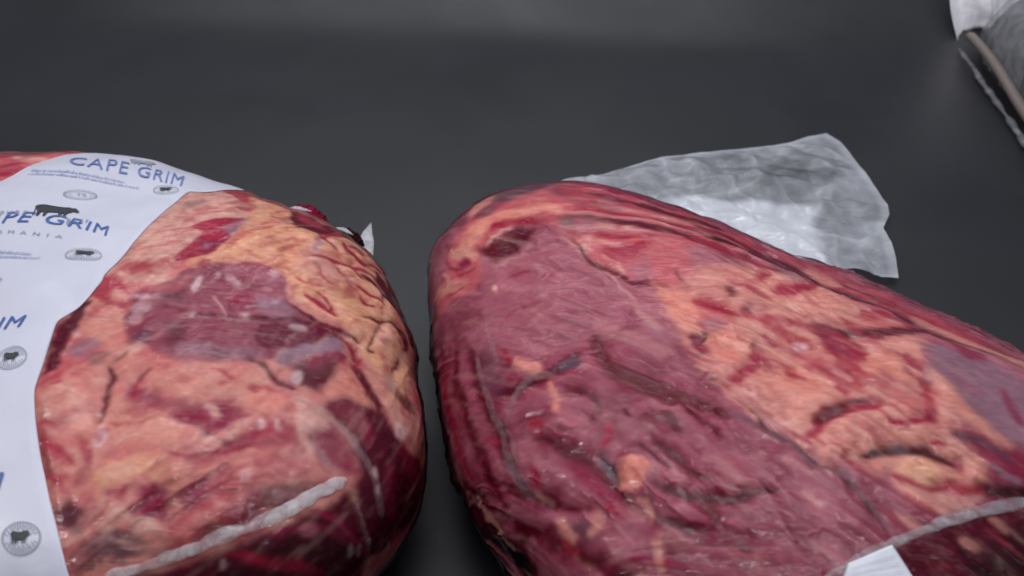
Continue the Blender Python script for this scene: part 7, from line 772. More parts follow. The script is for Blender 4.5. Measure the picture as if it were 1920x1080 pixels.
([-.0313,-.4174,-.0289,-.4211,-.023,-.4273,-.0172,-.4338,-.0112,-.4399,-.0079,-.4427,-.0066,-.4417,-.009,-.4379,-.0149,-.4314,-.0208,-.425,-.0266,-.4189,-.0302,-.4163],'deep',6,-.4,3,.49),
([-.0863,-.3716,-.0821,-.3787,-.0725,-.3909,-.0629,-.4034,-.0532,-.4156,-.0477,-.421,-.0466,-.4201,-.0509,-.4137,-.0605,-.4012,-.0701,-.3886,-.0799,-.3764,-.0853,-.3707],'musl',6,-.4,3,.36),
([-.076,-.3923,-.0735,-.3972,-.0669,-.4052,-.0601,-.4125,-.0532,-.4188,-.049,-.4211,-.0483,-.42,-.0507,-.4162,-.0575,-.4099,-.0644,-.4027,-.071,-.3947,-.0752,-.3915],'musr',6,.3,3,.44),
([-.0497,-.4585,-.0478,-.4612,-.043,-.4661,-.0381,-.4706,-.0332,-.4746,-.0301,-.4761,-.0297,-.4755,-.0315,-.473,-.0362,-.4688,-.0409,-.4644,-.0463,-.4596,-.0488,-.4578],'fatl',6,.3,3,.42),
([-.0465,-.4103,-.0433,-.416,-.0354,-.4251,-.0266,-.4344,-.0178,-.4434,-.0124,-.447,-.0112,-.4458,-.0141,-.44,-.0227,-.4304,-.0311,-.4212,-.0397,-.4124,-.0451,-.4087],'deep',6,.3,3,.52),
([-.1481,-.1983,-.1461,-.2027,-.1407,-.2101,-.1353,-.2184,-.1302,-.2271,-.1268,-.231,-.126,-.2301,-.1276,-.2251,-.1324,-.2158,-.1379,-.2071,-.1437,-.1999,-.1473,-.1971],'musl',6,-.4,3,.29),
([-.1752,-.2263,-.1733,-.2317,-.167,-.2397,-.1609,-.248,-.1544,-.2558,-.1503,-.2583,-.1485,-.2565,-.15,-.2511,-.1557,-.2428,-.162,-.2343,-.1687,-.2267,-.1734,-.2244],'musl',6,-.4,3,.32),
([-.1704,-.1736,-.1666,-.1809,-.1574,-.1921,-.1487,-.2048,-.1402,-.2178,-.1352,-.2234,-.1336,-.2222,-.1365,-.2143,-.1445,-.2005,-.1534,-.1879,-.1631,-.1764,-.1689,-.1717],'musl',6,.3,3,.54),
([-.11,-.3425,-.1086,-.3465,-.1043,-.3526,-.0997,-.3591,-.0951,-.3652,-.0917,-.3677,-.0904,-.3665,-.0917,-.3625,-.0959,-.3556,-.1006,-.349,-.1053,-.3433,-.1086,-.3413],'musl',6,.3,3,.42),
([-.1547,-.3406,-.1507,-.3476,-.1411,-.3595,-.1311,-.3707,-.1209,-.3806,-.115,-.3845,-.1135,-.3829,-.1172,-.3763,-.1267,-.366,-.1367,-.3553,-.1467,-.3435,-.1531,-.339],'musl',6,.3,3,.4),
([-.0274,-.4721,-.0249,-.4766,-.018,-.4836,-.0112,-.4914,-.0037,-.4998,.0009,-.5032,.0026,-.5018,.0005,-.4966,-.0065,-.4875,-.0136,-.4796,-.0211,-.473,-.0258,-.4707],'fatl',6,-.4,3,.3),
([-.0294,-.4841,-.0247,-.4893,-.0142,-.4993,-.0035,-.509,.0073,-.5191,.0135,-.5235,.0139,-.5229,.0091,-.5174,-.0013,-.507,-.0121,-.4973,-.0229,-.4876,-.0283,-.4832],'musl',6,-.4,3,.49),
([-.0022,-.4921,.0009,-.4959,.008,-.5028,.0153,-.509,.023,-.5154,.0274,-.5179,.0283,-.5172,.0249,-.5135,.0174,-.5069,.0103,-.5006,.0028,-.4941,-.0012,-.4912],'musl',6,-.4,3,.49),
([-.0493,-.3207,-.0479,-.3257,-.0426,-.3331,-.0373,-.3394,-.031,-.3451,-.0271,-.3464,-.0254,-.3445,-.0268,-.3401,-.0321,-.334,-.0376,-.3276,-.0432,-.3212,-.0475,-.3189],'fatl',6,-.4,3,.43),
([.0214,-.4094,.0256,-.4147,.0344,-.4248,.0438,-.4346,.053,-.4445,.0584,-.4488,.0592,-.4482,.0549,-.4428,.046,-.4327,.0366,-.4229,.0275,-.413,.0224,-.4087],'musl',6,.3,3,.52),
([-.1657,-.3108,-.1643,-.3154,-.1594,-.3218,-.1542,-.3288,-.1491,-.3369,-.1453,-.3398,-.1438,-.3387,-.145,-.3337,-.1497,-.3251,-.155,-.3178,-.1606,-.3117,-.1644,-.3095],'deep',6,.3,3,.51),
([-.1608,-.233,-.156,-.2398,-.146,-.2533,-.1362,-.267,-.1269,-.2815,-.1217,-.2886,-.1211,-.2883,-.1252,-.28,-.1343,-.2651,-.1441,-.2514,-.1543,-.238,-.1599,-.2322],'musr',6,-.4,3,.45),
([.0078,-.4827,.0098,-.4856,.0153,-.4908,.0207,-.4962,.0262,-.5018,.0296,-.5043,.0303,-.5036,.028,-.5003,.0227,-.4944,.0172,-.489,.0116,-.484,.0084,-.482],'deep',6,-.4,3,.38),
([-.121,-.2137,-.1196,-.2188,-.1145,-.2267,-.1091,-.2341,-.1036,-.2409,-.0995,-.2431,-.0976,-.2412,-.0991,-.2358,-.104,-.2281,-.1093,-.2207,-.1151,-.2135,-.1191,-.2113],'musl',6,-.4,3,.3),
([-.0267,-.4887,-.0245,-.4923,-.0178,-.4989,-.0114,-.5062,-.0045,-.5141,.0001,-.5174,.0014,-.5164,-.0008,-.5116,-.0075,-.503,-.0141,-.4957,-.0213,-.4895,-.0255,-.4872],'fatl',6,-.4,3,.29),
([.04,-.2618,.0449,-.2631,.0557,-.2634,.0683,-.2607,.0807,-.254,.0955,-.2499,.1137,-.2472,.1291,-.2481,.1426,-.2521,.1574,-.2553,.173,-.2589,.1814,-.2593,.1847,-.2525,.1787,-.2471,.1651,-.2391,.1516,-.2321,.1368,-.2278,.1194,-.2265,.0995,-.2287,.0824,-.234,.0689,-.2409,.058,-.247,.0469,-.2517,.0411,-.2551],'maroon',5,-1.0,1.5,1.0),
([.0515,-.2573,.0604,-.2552,.0781,-.2496,.0963,-.2447,.115,-.2425,.1317,-.2431,.1472,-.2463,.1556,-.2467,.1567,-.244,.1499,-.2404,.1349,-.235,.1175,-.2338,.0982,-.2362,.0793,-.241,.061,-.2491,.0517,-.254],'dark',5,-.3,1.5,1.0),
([.1427,-.2777,.1347,-.2881,.1226,-.2941,.109,-.2946,.0976,-.289,.0917,-.2793,.0931,-.267,.101,-.2561,.1135,-.2502,.127,-.2499,.1384,-.2559,.1439,-.2662],'faty',8,.9,3,1.0),
([.1595,-.2192,.1901,-.2205,.2066,-.2448,.2047,-.2779,.1805,-.2886,.1514,-.2867,.1494,-.2741,.1799,-.2698,.1864,-.2521],'fat',7,1.5,3,1.0),
([.142,-.2204,.1449,-.2231,.1519,-.2242,.1573,-.2248,.1617,-.226,.1655,-.2235,.1672,-.2192,.1665,-.2154,.1622,-.2123,.1558,-.2118,.148,-.2124,.1432,-.2157],'red',5,-.8,1.5,1.0),
([.1683,-.2431,.1699,-.2484,.1754,-.254,.1766,-.2572,.1754,-.2601,.1756,-.2632,.1774,-.2642,.1802,-.2617,.1836,-.2542,.1812,-.2465,.1745,-.2409,.1702,-.2405],'cherry',4,-1.0,1.5,1.0),
([-.0388,-.2233,-.0323,-.2242,-.0185,-.2226,-.0049,-.216,.005,-.2061,.0145,-.197,.024,-.1885,.0335,-.1829,.0455,-.1786,.0628,-.1702,.0839,-.1597,.0944,-.1536,.0953,-.1463,.0853,-.147,.0646,-.1519,.0479,-.156,.034,-.1612,.0198,-.1701,.0079,-.1811,-.0025,-.1911,-.0103,-.1995,-.0193,-.2067,-.0318,-.2124,-.0385,-.2163],'red',6,-2.0,1.5,1.0),
([.0014,-.1919,.0086,-.1903,.0216,-.1827,.032,-.1773,.0402,-.1739,.0448,-.1684,.0452,-.1642,.0413,-.1623,.0321,-.1645,.0203,-.1708,.0067,-.1809,.0007,-.1883],'maroon',5,-1.0,1.5,1.0),
([.0986,-.1921,.1046,-.1934,.1177,-.192,.1308,-.1881,.1431,-.1828,.1536,-.1764,.162,-.1685,.1662,-.163,.1658,-.1586,.1613,-.1591,.1531,-.163,.1435,-.1683,.1322,-.1737,.1201,-.1779,.1066,-.1828,.0994,-.1866],'red',6,-1.2,1.5,1.0),
([.1687,-.1662,.1657,-.174,.1605,-.1798,.1545,-.1833,.1491,-.1824,.1462,-.1774,.1459,-.1695,.1487,-.1611,.1541,-.1552,.1606,-.1521,.166,-.1537,.1688,-.1588],'musr',8,0,3,.7),
([.1359,-.3013,.147,-.2843,.1881,-.287,.2057,-.2843,.2005,-.2977,.1589,-.3069],'cherry',6,-.8,3,.85),
([.0795,-.2866,.0831,-.292,.0921,-.3,.1032,-.3048,.1154,-.308,.1273,-.3082,.1394,-.3048,.1455,-.3018,.1463,-.2978,.1411,-.2971,.1304,-.2974,.1196,-.297,.1085,-.2939,.0982,-.2896,.0878,-.2846,.0817,-.2829],'red',6,-1.2,1.5,1.0),
([.2032,-.2847,.2925,-.2538,.2811,-.298,.209,-.3024],'dark',7,-1.0,3,1.0),
([.0753,-.2984,.1343,-.3082,.1996,-.3009,.1791,-.3249,.1364,-.3437,.095,-.3206],'beige',9,0,6,.7),
([.0741,-.2973,.0748,-.3027,.0784,-.3116,.0866,-.3193,.0974,-.3268,.1099,-.3347,.1249,-.3412,.1334,-.3432,.1357,-.3393,.13,-.3329,.1172,-.3231,.1049,-.3155,.0944,-.3079,.0871,-.3008,.0815,-.2954,.0776,-.2937],'fat',6,.6,1.5,1.0),
([.0703,-.3521,.0723,-.3575,.0795,-.3646,.0885,-.3698,.0993,-.3734,.1054,-.3733,.107,-.3701,.1033,-.3661,.0937,-.3612,.0853,-.3562,.0777,-.3504,.0724,-.3498],'fat',7,.3,1.5,.7),
([.0472,-.3401,.0483,-.3467,.0551,-.3558,.0618,-.3643,.0695,-.3725,.0752,-.3747,.0781,-.3717,.0771,-.3649,.0709,-.3547,.0637,-.3461,.0559,-.3386,.0502,-.337],'musr',7,-.6,1.5,1.0),
([.0874,-.3198,.0903,-.3248,.0983,-.3317,.1073,-.3383,.117,-.3452,.1229,-.347,.1247,-.3447,.1213,-.3392,.1122,-.3314,.1033,-.3245,.0947,-.3183,.089,-.3173],'pinkd',6,-.6,1.5,.8),
([.1799,-.1863,.2119,-.1787,.2688,-.2141,.2965,-.2409,.2925,-.2538,.2544,-.2672,.2159,-.2695,.2036,-.2352],'musr',9,-.3,3,.7),
([.1827,-.1922,.1887,-.201,.2045,-.2102,.2203,-.219,.2368,-.2286,.2472,-.2298,.2508,-.2243,.2457,-.2145,.2302,-.2027,.2138,-.1926,.1961,-.186,.1856,-.1861],'greyd',9,0,1.5,.8),
([.2102,-.2462,.2133,-.2533,.2233,-.2623,.2347,-.2671,.2468,-.2684,.2541,-.2665,.256,-.2616,.2517,-.2571,.2407,-.2539,.2302,-.2487,.2198,-.2419,.2126,-.2412],'grey',9,.8,1.5,.8),
([.1756,-.1388,.1804,-.1477,.1924,-.161,.2068,-.1736,.2222,-.187,.2344,-.199,.246,-.2068,.2531,-.2089,.2573,-.2036,.2547,-.1959,.2464,-.1831,.2337,-.1711,.2181,-.1571,.2035,-.1443,.1884,-.1353,.1795,-.1325],'fat',8,.5,1.5,.85),
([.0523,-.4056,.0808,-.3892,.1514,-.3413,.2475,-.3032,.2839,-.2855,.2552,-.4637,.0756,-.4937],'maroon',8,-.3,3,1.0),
([.1426,-.3791,.1449,-.3847,.1532,-.3891,.1609,-.3925,.1682,-.3945,.1736,-.3924,.1762,-.388,.1752,-.3831,.1688,-.3792,.1612,-.3757,.152,-.3724,.1455,-.3742],'fat',8,0,1.5,.7),
([.1953,-.3358,.196,-.3411,.2015,-.3465,.2068,-.3516,.2122,-.3568,.2173,-.3572,.2208,-.3536,.2209,-.3476,.2166,-.3407,.2109,-.3348,.2039,-.3307,.1982,-.3317],'fat',9,0,1.5,.5),
([.1261,-.3778,.13,-.3851,.1408,-.3959,.1485,-.4067,.1537,-.4181,.1581,-.4229,.1607,-.4213,.1599,-.4137,.1554,-.4008,.147,-.3886,.1354,-.3786,.1283,-.3755],'dark',7,-.5,1.5,.8),
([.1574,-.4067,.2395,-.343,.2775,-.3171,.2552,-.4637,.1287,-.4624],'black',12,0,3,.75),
([.0741,-.4224,.0826,-.4259,.1001,-.4256,.1084,-.4278,.1115,-.4324,.1169,-.433,.1215,-.4295,.1233,-.4229,.1194,-.4133,.1057,-.4092,.0861,-.4122,.0757,-.4167],'deep',9,0,1.5,.8),
([.1865,-.3536,.1893,-.3601,.1977,-.3702,.2075,-.3781,.2177,-.3842,.2243,-.3851,.2263,-.3827,.2227,-.3776,.2135,-.3705,.2042,-.3631,.1948,-.3538,.1886,-.3508],'red',8,0,1.5,.5),
([-.1189,-.1391,-.1146,-.1461,-.1064,-.1595,-.0968,-.1752,-.0857,-.1918,-.0752,-.2066,-.0656,-.2205,-.0558,-.234,-.0462,-.2474,-.0372,-.2596,-.0283,-.2717,-.0175,-.2794,-.0048,-.2831,.0035,-.2882,.0084,-.2951,.0136,-.3048,.0189,-.3168,.0244,-.3275,.0304,-.3366,.0352,-.345,.0387,-.3531,.0416,-.3615,.0437,-.3699,.0476,-.3779,.0523,-.386,.0551,-.3896,.0565,-.3887,.0541,-.3847,.0498,-.3763,.0465,-.3683,.0446,-.3595,.0423,-.3508,.039,-.342,.0343,-.3333,.0284,-.3244,.0228,-.3139,.0176,-.3012,.0123,-.2916,.0068,-.284,-.0025,-.2782,-.0149,-.2744,-.025,-.267,-.0335,-.2556,-.0427,-.243,-.0523,-.2299,-.0621,-.2161,-.0721,-.203,-.0828,-.1884,-.094,-.1721,-.1042,-.1572,-.1128,-.1442,-.1174,-.1375],'black',1.8,-1.2,2,.85),
([-.0155,-.2794,-.0094,-.2799,.0019,-.2806,.0098,-.2852,.0153,-.2943,.0209,-.3049,.0261,-.3176,.0321,-.3296,.0387,-.3413,.0451,-.3539,.0516,-.3688,.0552,-.3759,.0571,-.3746,.0549,-.3668,.0499,-.3508,.0442,-.3366,.0375,-.3248,.0316,-.313,.0265,-.3008,.0208,-.2895,.0143,-.2792,.0041,-.2744,-.0085,-.2758,-.015,-.277],'greyd',5,.6,1.5,.6),
([-.1906,-.1308,-.1832,-.1413,-.1665,-.1592,-.1487,-.1739,-.1304,-.1849,-.1116,-.1953,-.0923,-.2042,-.0766,-.2163,-.0638,-.2327,-.0505,-.2506,-.037,-.2688,-.0296,-.2771,-.0264,-.2736,-.0316,-.263,-.043,-.243,-.0552,-.2227,-.0685,-.2047,-.0855,-.1907,-.1054,-.1814,-.124,-.1715,-.1419,-.1606,-.16,-.1486,-.1785,-.1336,-.1878,-.1263],'greyd',8,-.6,1.5,.55),
([-.5575,.1228,-.5126,.0775,-.5071,-.0991,-.5001,-.2262,-.5273,-.2197,-.5576,-.1522,-.5732,-.0524],'musl',8,.4,3,.6),
([-.5827,.1599,-.5927,.1475,-.6093,.1176,-.6212,.077,-.6245,.0238,-.6229,-.0282,-.6158,-.079,-.61,-.1217,-.6,-.1606,-.5941,-.1793,-.5875,-.182,-.5889,-.165,-.5928,-.1303,-.5953,-.0928,-.5984,-.0491,-.6,-.0019,-.5957,.045,-.5888,.0884,-.5803,.1277,-.5767,.1503],'red',5,-.7,3,1),
([-.5582,.1228,-.5677,.1087,-.5817,.0753,-.5899,.032,-.5888,-.0209,-.5829,-.0741,-.5798,-.1223,-.5775,-.1608,-.5708,-.1935,-.5582,-.2231,-.545,-.2478,-.5354,-.26,-.5198,-.2622,-.5188,-.2514,-.5217,-.2295,-.5268,-.2029,-.5349,-.1724,-.5386,-.1368,-.54,-.0935,-.5428,-.0486,-.5438,-.0027,-.5445,.0416,-.5429,.084,-.5436,.1074],'musr',12,0,4,.55),  # wide soft musr underlays from here paint valley shading around the grooves
([-.5538,.1176,-.5605,.1005,-.5703,.0634,-.5751,.0188,-.5741,-.0314,-.5696,-.0814,-.5672,-.1276,-.5647,-.1652,-.5573,-.1973,-.5472,-.2256,-.5372,-.2491,-.5307,-.2608,-.5237,-.2618,-.5254,-.2509,-.5307,-.2284,-.5376,-.2014,-.5455,-.1701,-.549,-.1337,-.5505,-.0899,-.5541,-.0431,-.555,.004,-.5539,.0488,-.5494,.0895,-.5475,.1113],'deep',5,-1.1199999999999999,3,1),
([-.5275,.0997,-.5369,.0832,-.5471,.0446,-.5471,-.0027,-.541,-.0522,-.5357,-.0974,-.5332,-.1377,-.5286,-.172,-.5169,-.2024,-.5072,-.2177,-.4907,-.2201,-.4868,-.2066,-.4857,-.1785,-.4888,-.1437,-.4915,-.1034,-.4944,-.0623,-.4991,-.0176,-.5017,.0247,-.506,.0671,-.5107,.0906],'musr',12,0,4,.55),
([-.5228,.0972,-.5281,.0779,-.5338,.0371,-.5331,-.0086,-.5275,-.0562,-.523,-.0998,-.5203,-.1404,-.5162,-.1747,-.5084,-.2038,-.5027,-.2183,-.4952,-.2195,-.4948,-.206,-.4971,-.1775,-.5004,-.1427,-.5032,-.1028,-.5065,-.0608,-.5114,-.0151,-.5136,.0282,-.5144,.0706,-.5153,.0932],'deep',5,-1.26,3,1),
([-.5004,-.0476,-.491,-.0626,-.4692,-.0832,-.4434,-.0869,-.421,-.078,-.4018,-.0694,-.3834,-.0597,-.3664,-.0496,-.35,-.033,-.3418,-.0193,-.344,.0041,-.3542,.0098,-.3746,.0116,-.3958,.0047,-.4162,-.005,-.4358,-.0138,-.452,-.021,-.4652,-.0226,-.4846,-.0222,-.4971,-.025],'musr',12,0,4,.55),
([-.4996,-.0412,-.4892,-.0517,-.4678,-.0671,-.445,-.0699,-.4246,-.0612,-.4053,-.0522,-.3867,-.0427,-.3689,-.0331,-.3515,-.0213,-.3427,-.0131,-.3435,-.0023,-.3535,-.0022,-.3728,-.0051,-.3926,-.0133,-.4122,-.023,-.4315,-.0322,-.4492,-.0398,-.4662,-.0396,-.4865,-.0337,-.498,-.0315],'maroon',5,-1.68,3,1),
([-.4519,-.1663,-.4466,-.1803,-.4322,-.2029,-.4171,-.2248,-.3991,-.2432,-.383,-.261,-.3674,-.2778,-.3506,-.2952,-.3342,-.3117,-.3158,-.3267,-.2963,-.3422,-.2848,-.3485,-.2726,-.3396,-.276,-.3273,-.2876,-.3051,-.3011,-.2833,-.3187,-.2651,-.3358,-.2466,-.3522,-.2266,-.3704,-.2059,-.3895,-.185,-.41,-.1689,-.4302,-.1558,-.4417,-.1517],'musr',12,0,4,.55),
([-.4491,-.1624,-.442,-.1737,-.4263,-.194,-.4095,-.2142,-.391,-.2335,-.3743,-.2518,-.3585,-.2697,-.3419,-.287,-.3251,-.3043,-.3082,-.3209,-.2907,-.3381,-.2814,-.346,-.276,-.3419,-.2815,-.3316,-.2954,-.3111,-.3104,-.2916,-.3273,-.2737,-.3445,-.2555,-.3607,-.2362,-.3782,-.2167,-.3971,-.1962,-.4162,-.1789,-.4346,-.1627,-.4447,-.1557],'deep',5,-1.8199999999999998,3,1),
([-.538,-.2183,-.5308,-.232,-.5119,-.2527,-.4868,-.2721,-.4579,-.2932,-.4247,-.3109,-.388,-.3202,-.3698,-.3205,-.3679,-.3104,-.3836,-.2992,-.4156,-.2817,-.4436,-.2659,-.4689,-.2465,-.4924,-.2281,-.515,-.2151,-.5298,-.2104],'musr',12,0,4,.55),
([-.5357,-.2161,-.5264,-.2274,-.5059,-.2464,-.4813,-.2653,-.4538,-.2857,-.4222,-.3032,-.3866,-.3145,-.3693,-.3178,-.3683,-.3131,-.3848,-.3051,-.418,-.2901,-.4473,-.2736,-.4737,-.254,-.4974,-.2354,-.5193,-.2198,-.532,-.2125],'deep',5,-1.4,3,1),
([-.3157,.0359,-.3235,.0244,-.3331,-.0016,-.3378,-.0326,-.3336,-.0652,-.3207,-.0933,-.3018,-.1122,-.2821,-.1295,-.259,-.1479,-.2347,-.1635,-.2096,-.1736,-.1825,-.1791,-.1543,-.1862,-.1392,-.1865,-.1291,-.1644,-.1388,-.1515,-.1629,-.1301,-.1854,-.107,-.2076,-.0915,-.2281,-.0756,-.2464,-.0573,-.263,-.0404,-.2767,-.027,-.2819,-.0176,-.2848,-.0076,-.29,.0063,-.2921,.0258,-.2954,.0371],'musr',12,0,4,.55),
([-.31,.036,-.3151,.0248,-.3215,.0004,-.3233,-.0264,-.3192,-.0527,-.3087,-.0756,-.2925,-.0931,-.2736,-.1104,-.251,-.1288,-.228,-.1446,-.2035,-.1567,-.1771,-.1662,-.15,-.1769,-.1365,-.1806,-.1319,-.1703,-.1431,-.1612,-.1682,-.1441,-.1927,-.1267,-.2156,-.112,-.2374,-.0964,-.2578,-.0777,-.2746,-.0605,-.2885,-.046,-.2961,-.0313,-.2995,-.0148,-.3019,.0039,-.3008,.0249,-.3011,.0366],'deep',5,-1.68,3,1),
([-.5282,-.294,-.5207,-.3107,-.4964,-.3402,-.4632,-.3646,-.4283,-.3836,-.3995,-.3995,-.3741,-.4139,-.3483,-.4249,-.3215,-.4301,-.3082,-.4301,-.3015,-.4182,-.3097,-.4088,-.3284,-.3944,-.3497,-.3823,-.373,-.3684,-.4009,-.3525,-.4308,-.3346,-.4595,-.3155,-.4903,-.2963,-.5103,-.2869],'musr',12,0,4,.55),
([-.5229,-.2923,-.511,-.3073,-.4847,-.3339,-.4528,-.3567,-.4198,-.3754,-.3918,-.391,-.3669,-.4052,-.3425,-.4166,-.3181,-.4244,-.3065,-.4268,-.3032,-.4215,-.3127,-.4147,-.3339,-.4031,-.3561,-.3912,-.3798,-.3772,-.4077,-.3614,-.4389,-.3431,-.4685,-.3227,-.4978,-.3007,-.5148,-.2891],'deep',5,-1.54,3,1),
([-.2702,-.2137,-.2648,-.2303,-.2489,-.2577,-.2318,-.2755,-.2167,-.2877,-.2011,-.2975,-.1838,-.2998,-.1739,-.2975,-.1692,-.2862,-.1736,-.2768,-.1853,-.266,-.1976,-.2579,-.2096,-.2482,-.2244,-.2323,-.2464,-.2125,-.2611,-.2047],'musr',12,0,4,.55),
([-.2676,-.2109,-.2598,-.2257,-.2423,-.2507,-.2257,-.2681,-.2116,-.2796,-.1969,-.2888,-.1811,-.2938,-.1726,-.2942,-.1704,-.2891,-.1763,-.2832,-.1898,-.2748,-.2029,-.2665,-.2156,-.2557,-.2313,-.2396,-.2517,-.2176,-.2635,-.207],'deep',5,-1.26,3,1),
([-.2692,-.2897,-.2637,-.3006,-.2489,-.3184,-.2312,-.3298,-.214,-.3345,-.1952,-.3379,-.1736,-.3405,-.1527,-.339,-.134,-.331,-.1251,-.3249,-.1251,-.3124,-.1342,-.3088,-.1516,-.3066,-.169,-.3055,-.1885,-.3036,-.2052,-.3008,-.2175,-.2975,-.2312,-.2915,-.25,-.2827,-.2616,-.2797],'musr',12,0,4,.55),
([-.2671,-.2869,-.2598,-.2956,-.2442,-.3111,-.2275,-.3209,-.2115,-.3254,-.1934,-.3287,-.1723,-.331,-.1523,-.3304,-.134,-.325,-.1251,-.3214,-.1251,-.3159,-.1342,-.3152,-.1519,-.3157,-.1702,-.3157,-.1903,-.3134,-.2077,-.3101,-.2212,-.3066,-.236,-.2991,-.2537,-.2877,-.2637,-.2826],'maroon',5,-1.4,3,1),
([-.2919,-.3116,-.2913,-.3234,-.2842,-.347,-.2666,-.3649,-.2459,-.3742,-.2211,-.3831,-.1901,-.3936,-.1646,-.4014,-.1415,-.4066,-.1291,-.4072,-.1243,-.3974,-.1326,-.3882,-.152,-.374,-.1782,-.3633,-.2093,-.3528,-.2335,-.3442,-.248,-.3382,-.2582,-.3299,-.2713,-.3143,-.2811,-.3066],'musr',12,0,4,.55),
([-.2888,-.3101,-.2857,-.321,-.2771,-.3425,-.2613,-.3579,-.2425,-.3661,-.2177,-.3752,-.1869,-.3852,-.1611,-.394,-.1392,-.4013,-.1279,-.4047,-.1255,-.3999,-.1352,-.3934,-.1557,-.3818,-.1816,-.3718,-.2124,-.3614,-.2369,-.3525,-.2532,-.3458,-.2652,-.3346,-.2768,-.3171,-.2839,-.308],'maroon',5,-1.1199999999999999,3,1),
([-.3794,-.0901,-.3763,-.1014,-.3673,-.1158,-.3607,-.1258,-.3569,-.1358,-.3564,-.1404,-.3571,-.1504,-.3553,-.1596,-.3472,-.1654,-.3408,-.1626,-.3317,-.1481,-.3323,-.1248,-.3394,-.103,-.3497,-.0862,-.3646,-.0788,-.3737,-.079],'musr',12,0,4,.55),
([-.3779,-.0868,-.3734,-.0952,-.3627,-.1079,-.3548,-.1196,-.35,-.1326,-.3497,-.1425,-.3524,-.1537,-.3531,-.1614,-.3493,-.1641,-.3451,-.1594,-.3383,-.1461,-.3391,-.128,-.3453,-.1096,-.3546,-.0943,-.3681,-.0847,-.3753,-.0822],'deep',5,-.84,3,1),
([-.3875,-.0303,-.3815,-.0368,-.3701,-.0371,-.3623,-.0385,-.3555,-.0408,-.3496,-.0368,-.3467,-.0281,-.3483,-.019,-.3563,-.0121,-.3685,-.01,-.3815,-.0133,-.3878,-.0207],'greyd',5,.42,3,1),
([-.1841,-.3161,-.1941,-.3229,-.198,-.3362,-.1998,-.3453,-.1995,-.3523,-.1922,-.3584,-.1806,-.3616,-.1706,-.3602,-.1659,-.3519,-.1631,-.3395,-.1634,-.3245,-.1717,-.3168],'musr',12,0,4,.55),
([-.1806,-.3162,-.1856,-.3233,-.1884,-.3375,-.1903,-.3471,-.1917,-.3545,-.1888,-.3595,-.1838,-.3608,-.1787,-.358,-.1752,-.3502,-.1728,-.3387,-.1718,-.3241,-.1751,-.3166],'deep',5,-.84,3,1),
([-.2507,-.1723,-.2484,-.1809,-.2396,-.1904,-.2304,-.2007,-.2205,-.2118,-.2131,-.2152,-.2095,-.2116,-.2114,-.2027,-.2204,-.1896,-.2306,-.1779,-.2408,-.1689,-.2478,-.1678],'deep',5,-.7,3,1),
([-.3064,-.1428,-.3064,-.1467,-.3041,-.1522,-.3012,-.1573,-.2982,-.1617,-.2957,-.163,-.2939,-.1612,-.2939,-.1575,-.2962,-.1522,-.299,-.147,-.3019,-.1424,-.3048,-.141],'maroon',5,-.42,3,1),
([-.3307,-.1671,-.3355,-.1733,-.3395,-.1866,-.3433,-.1989,-.3467,-.2102,-.3459,-.2177,-.3416,-.2207,-.3362,-.2172,-.3309,-.2061,-.3271,-.1926,-.3246,-.1777,-.3263,-.169],'red',5,-.5599999999999999,3,1),
([-.2071,-.1569,-.2058,-.1708,-.1941,-.1892,-.1793,-.2066,-.162,-.2227,-.1499,-.2263,-.144,-.2189,-.1468,-.2048,-.1616,-.1854,-.1756,-.1684,-.1893,-.1532,-.2005,-.1496],'musr',12,0,4,.55),
([-.2052,-.1549,-.2011,-.1663,-.189,-.1835,-.1743,-.2012,-.1578,-.2178,-.1482,-.2243,-.1457,-.2208,-.1512,-.2098,-.1665,-.1918,-.1807,-.1743,-.1939,-.158,-.2023,-.1516],'deep',5,-.84,3,1),
([-.2873,-.2191,-.2825,-.2285,-.2697,-.2431,-.2583,-.2555,-.2487,-.2665,-.2427,-.2704,-.2407,-.2686,-.2435,-.2615,-.2524,-.2499,-.2637,-.2371,-.2775,-.2229,-.2853,-.2171],'maroon',5,-.7,3,1),
([-.4671,-.2113,-.4681,-.218,-.465,-.2303,-.4648,-.2399,-.4671,-.2494,-.466,-.2559,-.4618,-.2583,-.4573,-.2549,-.4529,-.2446,-.4533,-.2315,-.4582,-.2173,-.4631,-.2109],'red',5,-.5599999999999999,3,1),
([-.4053,-.2214,-.4052,-.232,-.3993,-.2506,-.3876,-.2677,-.3737,-.2839,-.3591,-.2977,-.3425,-.3057,-.3325,-.3071,-.327,-.2998,-.3311,-.2907,-.342,-.2777,-.3544,-.2656,-.3667,-.2504,-.3769,-.2358,-.3884,-.222,-.3971,-.2163],'musr',12,0,4,.55),
([-.4029,-.2201,-.4005,-.2296,-.3932,-.2468,-.3818,-.2629,-.3686,-.2791,-.3541,-.2922,-.3392,-.3016,-.3312,-.3051,-.3284,-.3018,-.3341,-.2951,-.3466,-.2832,-.3598,-.2706,-.3724,-.2555,-.3829,-.2398,-.3931,-.225,-.3992,-.2177],'musr',5,-.84,3,1),
([-.5118,-.1893,-.5096,-.2015,-.5012,-.2255,-.4919,-.2454,-.4814,-.2609,-.4746,-.2679,-.4726,-.2672,-.476,-.259,-.4853,-.2439,-.4944,-.2247,-.5031,-.2014,-.509,-.1895],'greyd',5,.42,3,1),
([-.6783,-.1014,-.6783,-.125,-.6735,-.1712,-.6593,-.2196,-.6427,-.2622,-.6003,-.3096,-.573,-.3484,-.5552,-.3723,-.5386,-.3851,-.5244,-.3921,-.5017,-.3916,-.4972,-.385,-.4971,-.3723,-.5107,-.3499,-.5333,-.3161,-.5577,-.2808,-.5858,-.2434,-.613,-.1996,-.6406,-.1463,-.6712,-.1043],'maroon',5,-.7,3,1),
